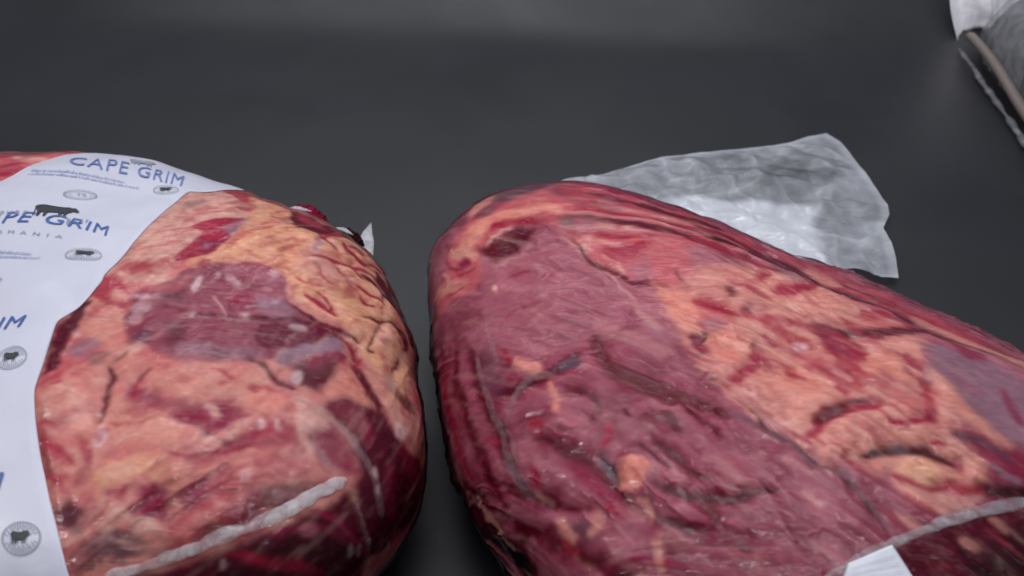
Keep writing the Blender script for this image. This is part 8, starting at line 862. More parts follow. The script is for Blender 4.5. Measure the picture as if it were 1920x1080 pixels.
([-.6286,-.2554,-.6286,-.2732,-.592,-.3156,-.5685,-.3465,-.5508,-.3705,-.5304,-.3826,-.5154,-.3818,-.5129,-.3705,-.5253,-.348,-.5459,-.3197,-.5759,-.2845,-.6058,-.2617],'black',5,-.42,3,1),
([-.5197,-.2955,-.5238,-.3021,-.5201,-.3135,-.5212,-.318,-.5273,-.3224,-.5265,-.3291,-.5172,-.335,-.5056,-.3367,-.494,-.3305,-.4927,-.317,-.5013,-.3025,-.5104,-.296],'deep',5,-.42,3,1),
([-.6334,-.142,-.6273,-.1635,-.6003,-.2096,-.57,-.246,-.5431,-.2708,-.5286,-.2808,-.5238,-.2793,-.5317,-.2675,-.553,-.245,-.5779,-.2135,-.6042,-.1714,-.6231,-.1462],'deep',5,-.7,3,1),
([-.6034,-.1988,-.6019,-.2148,-.59,-.2489,-.5752,-.2824,-.5596,-.3144,-.5488,-.3301,-.5439,-.3304,-.5469,-.316,-.5606,-.2853,-.5743,-.2533,-.5879,-.2198,-.5978,-.2011],'fat',5,.5599999999999999,3,1),
([-.3714,-.4091,-.352,-.4106,-.3178,-.4074,-.2864,-.4064,-.2561,-.4072,-.2412,-.4049,-.241,-.401,-.2557,-.3976,-.2868,-.3951,-.3197,-.3962,-.3544,-.4009,-.3721,-.4051],'musr',5,-.42,3,1),
([-.4536,.0102,-.4525,-.0011,-.4443,-.015,-.4337,-.0252,-.4229,-.0306,-.4163,-.0278,-.4138,-.019,-.4164,-.0095,-.4246,-.0021,-.4324,.0061,-.4411,.0158,-.4489,.017],'peach',4,.8,4,.9),
([-.4744,.0539,-.4758,.0447,-.4719,.0299,-.4665,.0171,-.4602,.0067,-.4546,.0042,-.4507,.0083,-.4502,.0167,-.4545,.0278,-.4592,.0393,-.4643,.0521,-.4699,.0568],'cherry',4,0,4,.8),
([-.4071,-.0559,-.4088,-.0676,-.4067,-.0857,-.4088,-.0989,-.4154,-.1126,-.4163,-.1226,-.4126,-.1262,-.4063,-.1213,-.3972,-.105,-.3937,-.0833,-.3974,-.0626,-.4028,-.054],'peach',4,.6,4,.85),
([-.4607,-.1334,-.4583,-.1433,-.4516,-.1496,-.453,-.1442,-.4538,-.1465,-.4501,-.1541,-.4429,-.1595,-.4362,-.1597,-.4308,-.1468,-.4382,-.1277,-.4501,-.1212,-.4573,-.1248],'cherry',4,-.3,4,.85),
([-.4364,-.3174,-.439,-.3243,-.4338,-.3361,-.4269,-.3477,-.4182,-.3594,-.4088,-.3645,-.4013,-.3628,-.3986,-.3556,-.4044,-.3432,-.4116,-.331,-.4199,-.3201,-.4287,-.3155],'fat',4,.8,4,.9),
([-.4309,-.3534,-.4304,-.3599,-.4219,-.3703,-.4134,-.3784,-.4045,-.384,-.3977,-.3847,-.3931,-.3814,-.3935,-.3762,-.3995,-.3701,-.4069,-.3629,-.4172,-.354,-.4256,-.3511],'cherry',4,0,4,.75),
([-.3687,-.3264,-.3722,-.3319,-.3706,-.3402,-.3711,-.3446,-.3749,-.3502,-.3736,-.3564,-.3674,-.3606,-.3607,-.3602,-.3527,-.3531,-.3508,-.3412,-.3557,-.3303,-.362,-.3258],'fat',4,.4,4,.75),
([-.3502,-.3193,-.3494,-.3264,-.343,-.334,-.3384,-.3392,-.3346,-.3442,-.3282,-.3459,-.3214,-.3439,-.3177,-.3391,-.3203,-.3307,-.3271,-.322,-.3372,-.3146,-.3448,-.3143],'red',4,0,4,.8),
([-.2717,-.3757,-.2741,-.3817,-.2719,-.39,-.2707,-.3993,-.271,-.4126,-.267,-.4199,-.2609,-.4207,-.2556,-.414,-.2527,-.3997,-.254,-.3864,-.2592,-.3763,-.2655,-.3736],'fat',4,.8,4,.9),
([-.2551,-.4016,-.2582,-.403,-.2594,-.4067,-.2597,-.41,-.2595,-.4136,-.2565,-.4155,-.2521,-.4158,-.2491,-.4143,-.2481,-.411,-.2477,-.4075,-.248,-.4041,-.2508,-.402],'cherry',4,0,4,.8),
([-.309,-.2517,-.3054,-.2583,-.2958,-.2641,-.2857,-.2687,-.2756,-.2721,-.2688,-.2701,-.2666,-.2648,-.2701,-.2581,-.2797,-.2526,-.2899,-.2481,-.3003,-.2442,-.3069,-.2459],'peach',4,1.2,4,.9),
([-.3227,-.2904,-.3175,-.2945,-.3075,-.2969,-.2974,-.2979,-.2876,-.2982,-.2825,-.2955,-.2823,-.2907,-.287,-.2868,-.2971,-.2849,-.307,-.2835,-.3175,-.283,-.3226,-.2857],'pink',4,.4,4,.8),
([-.5462,-.1249,-.5424,-.1343,-.533,-.1422,-.5326,-.142,-.5323,-.1429,-.526,-.148,-.518,-.15,-.5123,-.1482,-.5123,-.1356,-.5223,-.1224,-.5355,-.1156,-.5432,-.1174],'red',4,-.4,4,.6),
([-.2914,-.3098,-.2907,-.3156,-.2859,-.3239,-.2818,-.3333,-.2789,-.345,-.2748,-.3507,-.2707,-.3502,-.2689,-.3436,-.2707,-.3305,-.2755,-.319,-.2826,-.3104,-.2881,-.3075],'fat',4,.4,4,.6),
([-.2719,-.3599,-.2739,-.363,-.2733,-.3674,-.272,-.3721,-.2701,-.3762,-.2673,-.378,-.2643,-.3774,-.2625,-.3746,-.263,-.3703,-.2643,-.3655,-.266,-.3611,-.2685,-.3594],'red',4,0,4,.6),
([-.2758,-.2666,-.2759,-.2782,-.2823,-.2886,-.2933,-.2942,-.3061,-.2942,-.3175,-.2884,-.3245,-.278,-.3249,-.2662,-.3185,-.2559,-.3071,-.25,-.2939,-.2502,-.2826,-.2559],'peach',6,1.6,3,1.0),
([-.3447,-.2343,-.3216,-.2465,-.3258,-.2707,-.3193,-.2885,-.3361,-.2691,-.3458,-.2491],'greyd',3,-2.0,3,1.0),
([-.3417,-.239,-.3251,-.2497,-.329,-.2632,-.3393,-.2578],'black',4,-.8,3,.7),
([-.4764,.0042,-.4787,-.0232,-.4843,-.0423,-.4931,-.0478,-.5028,-.0379,-.5108,-.0154,-.5138,.0137,-.511,.0427,-.5032,.0615,-.4929,.0667,-.4841,.0561,-.4783,.0333],'greyd',12,0,3,.5),
([-.4552,-.1843,-.4549,-.1988,-.4594,-.2088,-.4678,-.2123,-.4775,-.2078,-.486,-.1969,-.4908,-.1821,-.4906,-.1676,-.485,-.1574,-.4766,-.1537,-.4675,-.1585,-.4599,-.1697],'musl',12,.6,3,.7),
([-.2065,-.3171,-.1974,-.3213,-.1774,-.3285,-.1562,-.3281,-.1355,-.3213,-.116,-.3189,-.0968,-.3187,-.0867,-.3176,-.0862,-.3138,-.0955,-.3104,-.115,-.3081,-.1359,-.311,-.1568,-.3175,-.1757,-.318,-.1951,-.3142,-.2056,-.3135],'maroon',6,-1.6,1.5,1.0),
([-.19,-.3254,-.192,-.3304,-.1912,-.3391,-.1907,-.3468,-.1911,-.3545,-.1889,-.359,-.1852,-.3591,-.1821,-.3552,-.1803,-.3464,-.1805,-.3371,-.1828,-.3281,-.1864,-.3245],'deep',6,-.8,1.5,1.0),
([-.2124,-.3698,-.2006,-.3756,-.1753,-.383,-.1466,-.3886,-.1155,-.3935,-.0996,-.3942,-.099,-.391,-.1139,-.3853,-.1446,-.3795,-.1725,-.3742,-.198,-.3681,-.2117,-.3666],'musr',7,-1.0,1.5,1.0),
]
LABEL_RIGHT = [(0.167, 0.5009), (0.1256, 0.4062), (0.0786, 0.3631), (0.0541, 0.2372), (0.0368, 0.0921), (0.0167, -0.0022), (0.0079, -0.0589), (0.0002, -0.0887), (-0.0202, -0.126), (-0.0156, -0.1693), (-0.0076, -0.2266), (-0.0014, -0.2735), (0.0162, -0.3234), (0.041, -0.3795), (0.0666, -0.43), (0.092, -0.4759), (0.1154, -0.5255), (0.1407, -0.5672)]
LABEL_LEFT = [(-0.1724, 0.4793), (-0.1937, 0.4095), (-0.2065, 0.3282), (-0.2113, 0.2464), (-0.2346, 0.1723), (-0.2884, 0.1065), (-0.3593, 0.0036), (-0.3916, -0.1485), (-0.3759, -0.2886), (-0.3284, -0.4129), (-0.275, -0.5142), (-0.2328, -0.594)]
PRINTS = [('brand', [(-0.2018, 0.1096), (-0.0161, 0.1102), (-0.1997, 0.134), (-0.0207, 0.1409)]), ('cow', [(-0.1188, 0.1254), (-0.0731, 0.1372), (-0.1316, 0.1642), (-0.0767, 0.1761)]), ('pure', [(-0.1577, 0.1267), (-0.1261, 0.1277), (-0.1611, 0.1393), (-0.1283, 0.1392)]), ('beef', [(-0.0748, 0.1164), (-0.0524, 0.1321), (-0.0795, 0.1326), (-0.0552, 0.1446)]), ('tas', [(-0.1811, 0.0955), (-0.0626, 0.0733), (-0.1805, 0.1017), (-0.0637, 0.0804)]), ('lines', [(-0.1988, 0.0485), (-0.0833, 0.0331), (-0.1885, 0.067), (-0.0787, 0.0444)]), ('stamp', [(-0.0427, 0.0212), (-0.0002, 0.0343), (-0.047, 0.0486), (-0.0086, 0.0702)]), ('oval', [(-0.1115, 0.1953), (-0.07, 0.2231), (-0.1237, 0.2352), (-0.0809, 0.2599)]), ('brand2', [(-0.157, 0.3372), (0.0566, 0.3671), (-0.1738, 0.3959), (0.0443, 0.4226)]), ('cow2', [(-0.0707, 0.4076), (-0.0211, 0.4294), (-0.0872, 0.4343), (-0.0379, 0.4628)]), ('lines', [(-0.1893, 0.2733), (-0.0183, 0.3082), (-0.1928, 0.3007), (-0.0379, 0.3269)]), ('stamp', [(0.0114, 0.304), (0.0639, 0.3341), (0.0015, 0.3385), (0.0503, 0.363)]), ('brand', [(-0.3302, -0.1881), (-0.0812, -0.1524), (-0.3412, -0.1393), (-0.0816, -0.1192)]), ('stamp', [(-0.08, -0.2541), (-0.0322, -0.2356), (-0.0948, -0.2066), (-0.0419, -0.1914)]), ('oval', [(-0.1974, -0.0333), (-0.1488, -0.0267), (-0.1952, -0.0025), (-0.1465, -0.0029)]), ('brand', [(-0.2359, -0.4916), (-0.0023, -0.4456), (-0.2486, -0.455), (-0.0023, -0.4105)]), ('stamp', [(0.0266, -0.5212), (0.0769, -0.5067), (0.0137, -0.4795), (0.0684, -0.4637)])]
SEAM_LEFT = [(0.1543, -0.5248), (0.194, -0.4994), (0.2266, -0.4776), (0.2578, -0.453), (0.2889, -0.4302), (0.3215, -0.407), (0.3471, -0.3888), (0.3707, -0.3684), (0.3931, -0.3505), (0.414, -0.3376)]
SEAM_RIGHT = [(-0.0654, -0.461), (-0.0338, -0.4419), (0.0137, -0.4177), (0.0553, -0.4001), (0.0935, -0.3795), (0.1409, -0.3492), (0.1791, -0.3322), (0.2177, -0.3156), (0.2548, -0.299), (0.3111, -0.27)]
TAG_CORNERS = [(0.0493, -0.4051), (-0.0136, -0.4301), (-0.0392, -0.4781), (0.0836, -0.4742)]
FOLDS = [(0, [(0.2878, -0.2114), (0.3274, -0.2262), (0.3659, -0.2451), (0.405, -0.2684), (0.4287, -0.2919), (0.45, -0.319), (0.4692, -0.3569), (0.4796, -0.3776)], 9), (0, [(0.357, -0.2725), (0.3679, -0.2996), (0.3884, -0.3255), (0.4061, -0.3343)], 9), (0, [(0.4218, -0.3508), (0.443, -0.3833), (0.4725, -0.4201)], 6), (1, [(-0.5083, 0.0896), (-0.5146, -0.0078), (-0.5046, -0.1143), (-0.5033, -0.1932), (-0.4906, -0.244), (-0.4771, -0.2594)], 8), (1, [(-0.4959, -0.1193), (-0.4739, -0.0829), (-0.4429, -0.0535), (-0.4164, -0.0321)], 10), (1, [(-0.5017, -0.1044), (-0.4883, -0.1467), (-0.492, -0.2089), (-0.4762, -0.2551)], 7), (1, [(-0.3625, -0.2306), (-0.3379, -0.2602), (-0.325, -0.287)], 6), (1, [(-0.4612, 0.1628), (-0.4759, 0.1119), (-0.4781, 0.0606), (-0.4793, 0.0114)], 5), (1, [(-0.2496, -0.2435), (-0.2266, -0.2811), (-0.2173, -0.3481)], 5), (1, [(-0.2415, 0.2283), (-0.2244, 0.1836), (-0.2088, 0.1246), (-0.2177, 0.0667), (-0.2105, 0.0005)], 4), (1, [(-0.5917, -0.2824), (-0.5679, -0.3388), (-0.5738, -0.3734)], 7)]
PALETTE = {'fat': (182, 127, 116), 'faty': (190, 142, 114), 'fatl': (194, 152, 143), 'beige': (180, 140, 129), 'pink': (166, 84, 90), 'pinkd': (150, 60, 70), 'red': (140, 38, 60), 'deep': (88, 0, 36), 'dark': (52, 2, 26), 'black': (30, 14, 20), 'mus': (122, 56, 72), 'musl': (148, 86, 99), 'musr': (122, 32, 60), 'grey': (130, 100, 114), 'greyd': (84, 60, 72), 'white': (205, 186, 190), 'lens': (94, 26, 46), 'peach': (192, 127, 113), 'maroon': (80, 8, 38), 'cherry': (138, 30, 52)}

# ---------------------------------------------------------------- helpers
def lin(c):
    c = np.asarray(c, float) / 255.0
    return np.where(c <= 0.04045, c / 12.92, ((c + 0.055) / 1.055) ** 2.4)

def tag(o, label=None, cat=None, group=None, kind=None):
    for k, x in (('label', label), ('category', cat), ('group', group), ('kind', kind)):
        if x: o[k] = x
    return o

def empty(name, loc):
    o = bpy.data.objects.new(name, None)
    o.location = loc
    o.empty_display_size = 0.05
    scene.collection.objects.link(o)
    return o

def mesh_obj(name, verts, faces, mat, parent=None, smooth_shade=True):
    me = bpy.data.meshes.new(name)
    me.from_pydata([tuple(map(float, p)) for p in verts], [], [tuple(map(int, f)) for f in faces])
    me.materials.append(mat)
    if smooth_shade:
        me.polygons.foreach_set('use_smooth', [True] * len(me.polygons))
    me.update()
    o = bpy.data.objects.new(name, me)
    scene.collection.objects.link(o)
    if parent is not None:
        o.parent = parent
        o.matrix_parent_inverse = parent.matrix_basis.inverted()
    return o

def grid_faces(n, m, closed=False):
    a = np.arange(n * m).reshape(n, m)
    if closed:
        b = np.concatenate([a, a[:, :1]], 1)
    else:
        b = a
    return np.stack([b[:-1, :-1], b[1:, :-1], b[1:, 1:], b[:-1, 1:]], -1).reshape(-1, 4)

def set_attr(me, name, vals):
    vals = np.asarray(vals, np.float32)
    if vals.ndim == 2:
        at = me.attributes.new(name, 'FLOAT_COLOR', 'POINT')
        v4 = np.concatenate([vals, np.ones((len(vals), 1), np.float32)], 1)
        at.data.foreach_set('color', v4.ravel())
    else:
        at = me.attributes.new(name, 'FLOAT', 'POINT')
        at.data.foreach_set('value', vals.ravel())

def resample(pts, n):
    p = np.asarray(pts, float)
    d = np.concatenate([[0], np.cumsum(np.linalg.norm(np.diff(p, axis=0), axis=1))])
    t = np.linspace(0, d[-1], n)
    return np.stack([np.interp(t, d, p[:, k]) for k in range(p.shape[1])], -1)

def soften(p, it=2):
    p = np.array(p, float)
    for _ in range(it):
        q = p.copy()
        q[1:-1] = 0.25 * p[:-2] + 0.5 * p[1:-1] + 0.25 * p[2:]
        p = q
    return p

def tube(path, radii, sides=10, squash=1.0, normals=None):
    """lumpy tube along a 3-D path; squash flattens it along the given normals"""
    p = np.asarray(path, float); n = len(p)
    t = np.gradient(p, axis=0); t /= np.linalg.norm(t, axis=1, keepdims=True)
    nn = np.tile([0, 0, 1.0], (n, 1)) if normals is None else np.asarray(normals)
    s = np.cross(t, nn); s /= np.linalg.norm(s, axis=1, keepdims=True) + 1e-9
    nn = np.cross(s, t)
    a = np.linspace(0, 2 * np.pi, sides, endpoint=False)
    r = np.asarray(radii).reshape(n, -1) * np.ones((n, sides))
    v = p[:, None] + r[..., None] * (np.cos(a)[None, :, None] * s[:, None] + squash * np.sin(a)[None, :, None] * nn[:, None])
    f = [tuple(x) for x in grid_faces(n, sides, True)]
    f += [tuple(range(sides))[::-1], tuple(range((n - 1) * sides, n * sides))]
    return v.reshape(-1, 3), f

# ---------------------------------------------------------------- materials
def new_mat(name):
    m = bpy.data.materials.new(name); m.use_nodes = True
    nt = m.node_tree
    return m, nt, nt.nodes, nt.links, nt.nodes['Principled BSDF']

def noise_node(nt, scale, detail=4, rough=0.55, vec=None, dist=0.0):
    n = nt.nodes.new('ShaderNodeTexNoise')
    n.inputs['Scale'].default_value = scale; n.inputs['Detail'].default_value = detail
    n.inputs['Roughness'].default_value = rough; n.inputs['Distortion'].default_value = dist
    if vec is not None: nt.links.new(vec, n.inputs['Vector'])
    return n

def ramp(nt, src, stops):
    r = nt.nodes.new('ShaderNodeValToRGB')
    el = r.color_ramp.elements
    while len(el) < len(stops): el.new(0.5)
    for e, (p, c) in zip(el, stops):
        e.position = p; e.color = (*c, 1) if len(c) == 3 else c
    nt.links.new(src, r.inputs[0])
    return r

def mat_meat(name, stretch):
    """meat seen through tight clear film: pattern attribute + fine grain, film as a glossy coat"""
    m, nt, N, K, b = new_mat(name)
    at = N.new('ShaderNodeAttribute'); at.attribute_name = 'pattern'
    tc = N.new('ShaderNodeTexCoord')
    mp = N.new('ShaderNodeMapping'); mp.inputs['Scale'].default_value = stretch
    mp.inputs['Rotation'].default_value = (0, 0, math.radians(35))
    K.new(tc.outputs['Object'], mp.inputs['Vector'])
    n1 = noise_node(nt, 160, 5, 0.6, mp.outputs[0], 0.6)
    r1 = ramp(nt, n1.outputs['Fac'], [(0.3, (0.80, 0.74, 0.76)), (0.7, (1.16, 1.16, 1.14))])
    mx = N.new('ShaderNodeMix'); mx.data_type = 'RGBA'; mx.blend_type = 'MULTIPLY'; mx.inputs['Factor'].default_value = 0.75
    K.new(at.outputs['Color'], mx.inputs['A']); K.new(r1.outputs[0], mx.inputs['B'])
    K.new(mx.outputs['Result'], b.inputs['Base Color'])
    b.inputs['Roughness'].default_value = 0.45
    b.inputs['Specular IOR Level'].default_value = 0.04
    b.inputs['Subsurface Weight'].default_value = 0.10
    b.inputs['Subsurface Radius'].default_value = (0.004, 0.0015, 0.001)
    b.inputs['Subsurface Scale'].default_value = 1.0
    lo = N.new('ShaderNodeAttribute'); lo.attribute_name = 'loose'      # where the film stands off the meat it shines more
    lm = N.new('ShaderNodeMath'); lm.operation = 'MULTIPLY_ADD'; lm.inputs[1].default_value = 0.25; lm.inputs[2].default_value = 0.0
    K.new(lo.outputs['Fac'], lm.inputs[0]); K.new(lm.outputs[0], b.inputs['Coat Weight'])
    b.inputs['Coat IOR'].default_value = 1.45
    n3 = noise_node(nt, 26, 3, 0.5, tc.outputs['Object'])
    rr = N.new('ShaderNodeMapRange'); rr.inputs['From Min'].default_value = 0.35; rr.inputs['From Max'].default_value = 0.7
    rr.inputs['To Min'].default_value = 0.10; rr.inputs['To Max'].default_value = 0.22
    K.new(n3.outputs['Fac'], rr.inputs['Value']); K.new(rr.outputs[0], b.inputs['Coat Roughness'])
    # film creases
    mp2 = N.new('ShaderNodeMapping'); mp2.inputs['Scale'].default_value = (1, 2.6, 1.4)
    mp2.inputs['Rotation'].default_value = (0, 0, math.radians(32))
    K.new(tc.outputs['Object'], mp2.inputs['Vector'])
    n2 = noise_node(nt, 55, 4, 0.55, mp2.outputs[0], 1.2)
    bu = N.new('ShaderNodeBump'); bu.inputs['Strength'].default_value = 0.45; bu.inputs['Distance'].default_value = 0.0014
    K.new(n2.outputs['Fac'], bu.inputs['Height'])
    K.new(bu.outputs[0], b.inputs['Coat Normal'])
    bu2 = N.new('ShaderNodeBump'); bu2.inputs['Strength'].default_value = 0.15; bu2.inputs['Distance'].default_value = 0.0008
    K.new(n1.outputs['Fac'], bu2.inputs['Height']); K.new(bu2.outputs[0], b.inputs['Normal'])
    return m

def mat_counter():
    m, nt, N, K, b = new_mat('counter_black_vinyl')
    tc = N.new('ShaderNodeTexCoord')
    n = noise_node(nt, 9, 5, 0.6, tc.outputs['Object'])
    r = ramp(nt, n.outputs['Fac'], [(0.3, (0.014, 0.014, 0.017)), (0.7, (0.019, 0.019, 0.023))])
    K.new(r.outputs[0], b.inputs['Base Color'])
    g = noise_node(nt, 5, 6, 0.65, tc.outputs['Object'], 1.0)
    gr = N.new('ShaderNodeMapRange'); gr.inputs['From Min'].default_value = 0.3; gr.inputs['From Max'].default_value = 0.7
    gr.inputs['To Min'].default_value = 0.30; gr.inputs['To Max'].default_value = 0.44
    K.new(g.outputs['Fac'], gr.inputs['Value']); K.new(gr.outputs[0], b.inputs['Roughness'])
    b.inputs['Specular IOR Level'].default_value = 0.36
    f = noise_node(nt, 1500, 3, 0.6, tc.outputs['Object'])
    bu = N.new('ShaderNodeBump'); bu.inputs['Strength'].default_value = 0.25; bu.inputs['Distance'].default_value = 0.0004
    K.new(f.outputs['Fac'], bu.inputs['Height']); K.new(bu.outputs[0], b.inputs['Normal'])
    return m

def mat_label(name, col):
    m, nt, N, K, b = new_mat(name)
    tc = N.new('ShaderNodeTexCoord')
    n = noise_node(nt, 14, 4, 0.55, tc.outputs['Object'])
    c0 = np.array(col)
    r = ramp(nt, n.outputs['Fac'], [(0.3, tuple(c0 * 0.94)), (0.7, tuple(c0))])
    K.new(r.outputs[0], b.inputs['Base Color'])
    b.inputs['Roughness'].default_value = 0.42
    b.inputs['Coat Weight'].default_value = 0.25; b.inputs['Coat Roughness'].default_value = 0.25
    n2 = noise_node(nt, 45, 4, 0.55, tc.outputs['Object'], 1.0)
    bu = N.new('ShaderNodeBump'); bu.inputs['Strength'].default_value = 0.3; bu.inputs['Distance'].default_value = 0.0012
    K.new(n2.outputs['Fac'], bu.inputs['Height']); K.new(bu.outputs[0], b.inputs['Normal'])
    return m

def mat_ink(name, col, rough=0.5):
    m, nt, N, K, b = new_mat(name)
    tc = N.new('ShaderNodeTexCoord')
    n = noise_node(nt, 300, 3, 0.6, tc.outputs['Object'])
    c0 = np.array(col)
    r = ramp(nt, n.outputs['Fac'], [(0.3, tuple(c0 * 0.9)), (0.7, tuple(c0 * 1.15))])
    K.new(r.outputs[0], b.inputs['Base Color']); b.inputs['Roughness'].default_value = rough
    return m

def mat_film(name, col, opacity, scale=60, spread=0.25, rough=0.3, attr=None, relief=0.002):
    """clear-to-milky plastic film: part see-through, part diffuse, glossy"""
    m, nt, N, K, b = new_mat(name)
    tc = N.new('ShaderNodeTexCoord')
    n = noise_node(nt, scale, 5, 0.6, tc.outputs['Object'], 1.5)
    b.inputs['Base Color'].default_value = (*col, 1)
    b.inputs['Roughness'].default_value = rough
    b.inputs['Specular IOR Level'].default_value = 0.5
    mr = N.new('ShaderNodeMapRange'); mr.inputs['From Min'].default_value = 0.3; mr.inputs['From Max'].default_value = 0.7
    mr.inputs['To Min'].default_value = -spread; mr.inputs['To Max'].default_value = spread
    K.new(n.outputs['Fac'], mr.inputs['Value'])
    ad = N.new('ShaderNodeMath'); ad.operation = 'ADD'; ad.use_clamp = True
    K.new(mr.outputs[0], ad.inputs[0])
    if attr:
        a = N.new('ShaderNodeAttribute'); a.attribute_name = attr
        K.new(a.outputs['Fac'], ad.inputs[1])
    else:
        ad.inputs[1].default_value = opacity
    K.new(ad.outputs[0], b.inputs['Alpha'])
    bu = N.new('ShaderNodeBump'); bu.inputs['Strength'].default_value = 0.5; bu.inputs['Distance'].default_value = relief
    K.new(n.outputs['Fac'], bu.inputs['Height']); K.new(bu.outputs[0], b.inputs['Normal'])
    return m

def mat_clear_film():
    m, nt, N, K, b = new_mat('clear_vacuum_film')
    N.remove(b)
    out = [x for x in N if x.type == 'OUTPUT_MATERIAL'][0]
    tr = N.new('ShaderNodeBsdfTransparent'); gl = N.new('ShaderNodeBsdfGlossy')
    gl.inputs['Color'].default_value = (0.95, 0.95, 1.0, 1)
    tr.inputs['Color'].default_value = (0.985, 0.98, 0.98, 1)
    tc = N.new('ShaderNodeTexCoord')
    n = noise_node(nt, 30, 3, 0.5, tc.outputs['Object'])
    mr = N.new('ShaderNodeMapRange'); mr.inputs['From Min'].default_value = 0.35; mr.inputs['From Max'].default_value = 0.7
    mr.inputs['To Min'].default_value = 0.06; mr.inputs['To Max'].default_value = 0.18
    K.new(n.outputs['Fac'], mr.inputs['Value']); K.new(mr.outputs[0], gl.inputs['Roughness'])
    mp = N.new('ShaderNodeMapping'); mp.inputs['Scale'].default_value = (0.6, 3.2, 1.0); mp.inputs['Rotation'].default_value = (0, 0, math.radians(38))
    K.new(tc.outputs['Object'], mp.inputs['Vector'])
    n2 = noise_node(nt, 70, 3, 0.5, mp.outputs[0], 0.8)
    bu = N.new('ShaderNodeBump'); bu.inputs['Strength'].default_value = 0.6; bu.inputs['Distance'].default_value = 0.0012
    K.new(n2.outputs['Fac'], bu.inputs['Height'])
    fr = N.new('ShaderNodeFresnel'); fr.inputs['IOR'].default_value = 1.27
    K.new(bu.outputs[0], gl.inputs['Normal']); K.new(bu.outputs[0], fr.inputs['Normal'])
    mx = N.new('ShaderNodeMixShader')
    K.new(fr.outputs[0], mx.inputs[0]); K.new(tr.outputs[0], mx.inputs[1]); K.new(gl.outputs[0], mx.inputs[2])
    K.new(mx.outputs[0], out.inputs['Surface'])
    return m

M_COUNTER = mat_counter()
M_CLEAR = mat_clear_film()
M_MEAT_L = mat_meat('beef_under_film_fatty', (1, 1.6, 1))
M_MEAT_R = mat_meat('beef_under_film_lean', (0.8, 2.4, 1))
M_LABEL = mat_label('label_white_film', (0.63, 0.63, 0.74))
M_TAG = mat_label('tag_white', (0.74, 0.76, 0.84))
M_BLUE = mat_ink('ink_blue', (0.05, 0.12, 0.38))
M_MIDBLUE = mat_ink('ink_mid_blue', (0.14, 0.20, 0.45))
M_PALEBLUE = mat_ink('ink_pale_blue', (0.26, 0.30, 0.52))
M_BLACK = mat_ink('ink_black', (0.03, 0.034, 0.042))
M_GREY = mat_ink('ink_grey', (0.27, 0.29, 0.35))
M_RULE = mat_ink('ink_rule', (0.50, 0.53, 0.64))
M_SEAM = mat_film('film_weld_seam', (0.74, 0.68, 0.71), 0.70, 70, 0.22, 0.2, attr='milk', relief=0.0008)
M_SEAM2 = mat_film('film_weld_seam_grey', (0.52, 0.45, 0.48), 0.62, 70, 0.22, 0.25, attr='milk', relief=0.0008)
M_FOLD = mat_film('film_fold_clear', (0.66, 0.46, 0.50), 0.36, 90, 0.05, 0.2, attr='milk')
M_TAIL = mat_film('film_tail_milky', (0.62, 0.64, 0.70), 0.7, 24, 0.06, 0.14, attr='milk', relief=0.001)
M_SCRAP = mat_film('film_scrap', (0.60, 0.60, 0.64), 0.7, 120, 0.2, 0.3)
M_BLOOD = mat_meat('blood_in_film', (1, 1, 1))
M_RAIL = mat_ink('rail_grey_brown', (0.16, 0.13, 0.115), 0.45)
M_DARKPACK = mat_ink('pack_dark_contents', (0.05, 0.052, 0.055), 0.4)
M_HAZEFILM = mat_film('film_haze_cover', (0.42, 0.42, 0.45), 0.42, 25, 0.25, 0.3)
M_FILMDIM = mat_film('film_dim', (0.3, 0.3, 0.32), 0.3, 60, 0.25, 0.2)
M_WHITEBAG = mat_film('bag_white_plastic', (0.86, 0.84, 0.89), 0.95, 25, 0.08, 0.4)

# ---------------------------------------------------------------- the counter
def counter():
    ys = np.concatenate([np.linspace(-1.2, 0.8, 30)[:-1], np.linspace(0.8, 1.5, 90), np.linspace(1.52, 3.0, 14)])
    xs = np.linspace(-2.4, 2.4, 60)
    def prof(y):
        # flat top, then a soft rise over a hidden step, then a level shelf
        slope = 0.27 * smooth(1.03, 1.14, y) * (1 - smooth(1.7, 1.9, y))
        return slope
    yy = np.linspace(-1.2, 3.0, 6000)
    zz = np.concatenate([[0], np.cumsum(prof(yy)[:-1] * np.diff(yy))])
    X, Y = np.meshgrid(xs, ys, indexing='ij')
    Z = np.interp(Y + 0.09 * X, yy, zz)
    v = np.stack([X, Y, Z], -1).reshape(-1, 3)
    o = mesh_obj('counter_sheet', v, [f[::-1] for f in grid_faces(len(xs), len(ys))], M_COUNTER)
    me = o.data
    if me.polygons[0].normal.z < 0: me.flip_normals()
    tag(o, kind='structure')
counter()

# ---------------------------------------------------------------- the two cuts of beef
PX = 0.00036          # metres to one unit of the pattern lists
def sdf(poly, x, y):
    px, py = poly[:, 0], poly[:, 1]
    d = np.full(x.shape, 1e9); inside = np.zeros(x.shape, bool)
    n = len(px)
    for i in range(n):
        ax, ay, bx, by = px[i], py[i], px[i - 1], py[i - 1]
        ex, ey = bx - ax, by - ay
        wx, wy = x - ax, y - ay
        t = np.clip((wx * ex + wy * ey) / (ex * ex + ey * ey + 1e-15), 0, 1)
        d = np.minimum(d, (wx - ex * t) ** 2 + (wy - ey * t) ** 2)
        c = ((ay > y) != (by > y))
        if abs(by - ay) > 1e-12:
            inside ^= c & (x < ax + (y - ay) * ex / ey)
    d = np.sqrt(d)
    return np.where(inside, -d, d)

ILLUM = 0.72
VEIL = 0.006            # the film itself adds a little reflected light to every tone
PAL_LIN = {k: np.maximum(lin(c) - VEIL, 0.003) / ILLUM for k, c in PALETTE.items()}

def lumps(pk, u, v, seed):
    L = pk.len
    x, y = u * L, v * L
    return 0.0036 * fbm(x * 17, y * 17, seed, 2) + 0.0002 * fbm(x * 90, y * 90, seed + 9, 2)

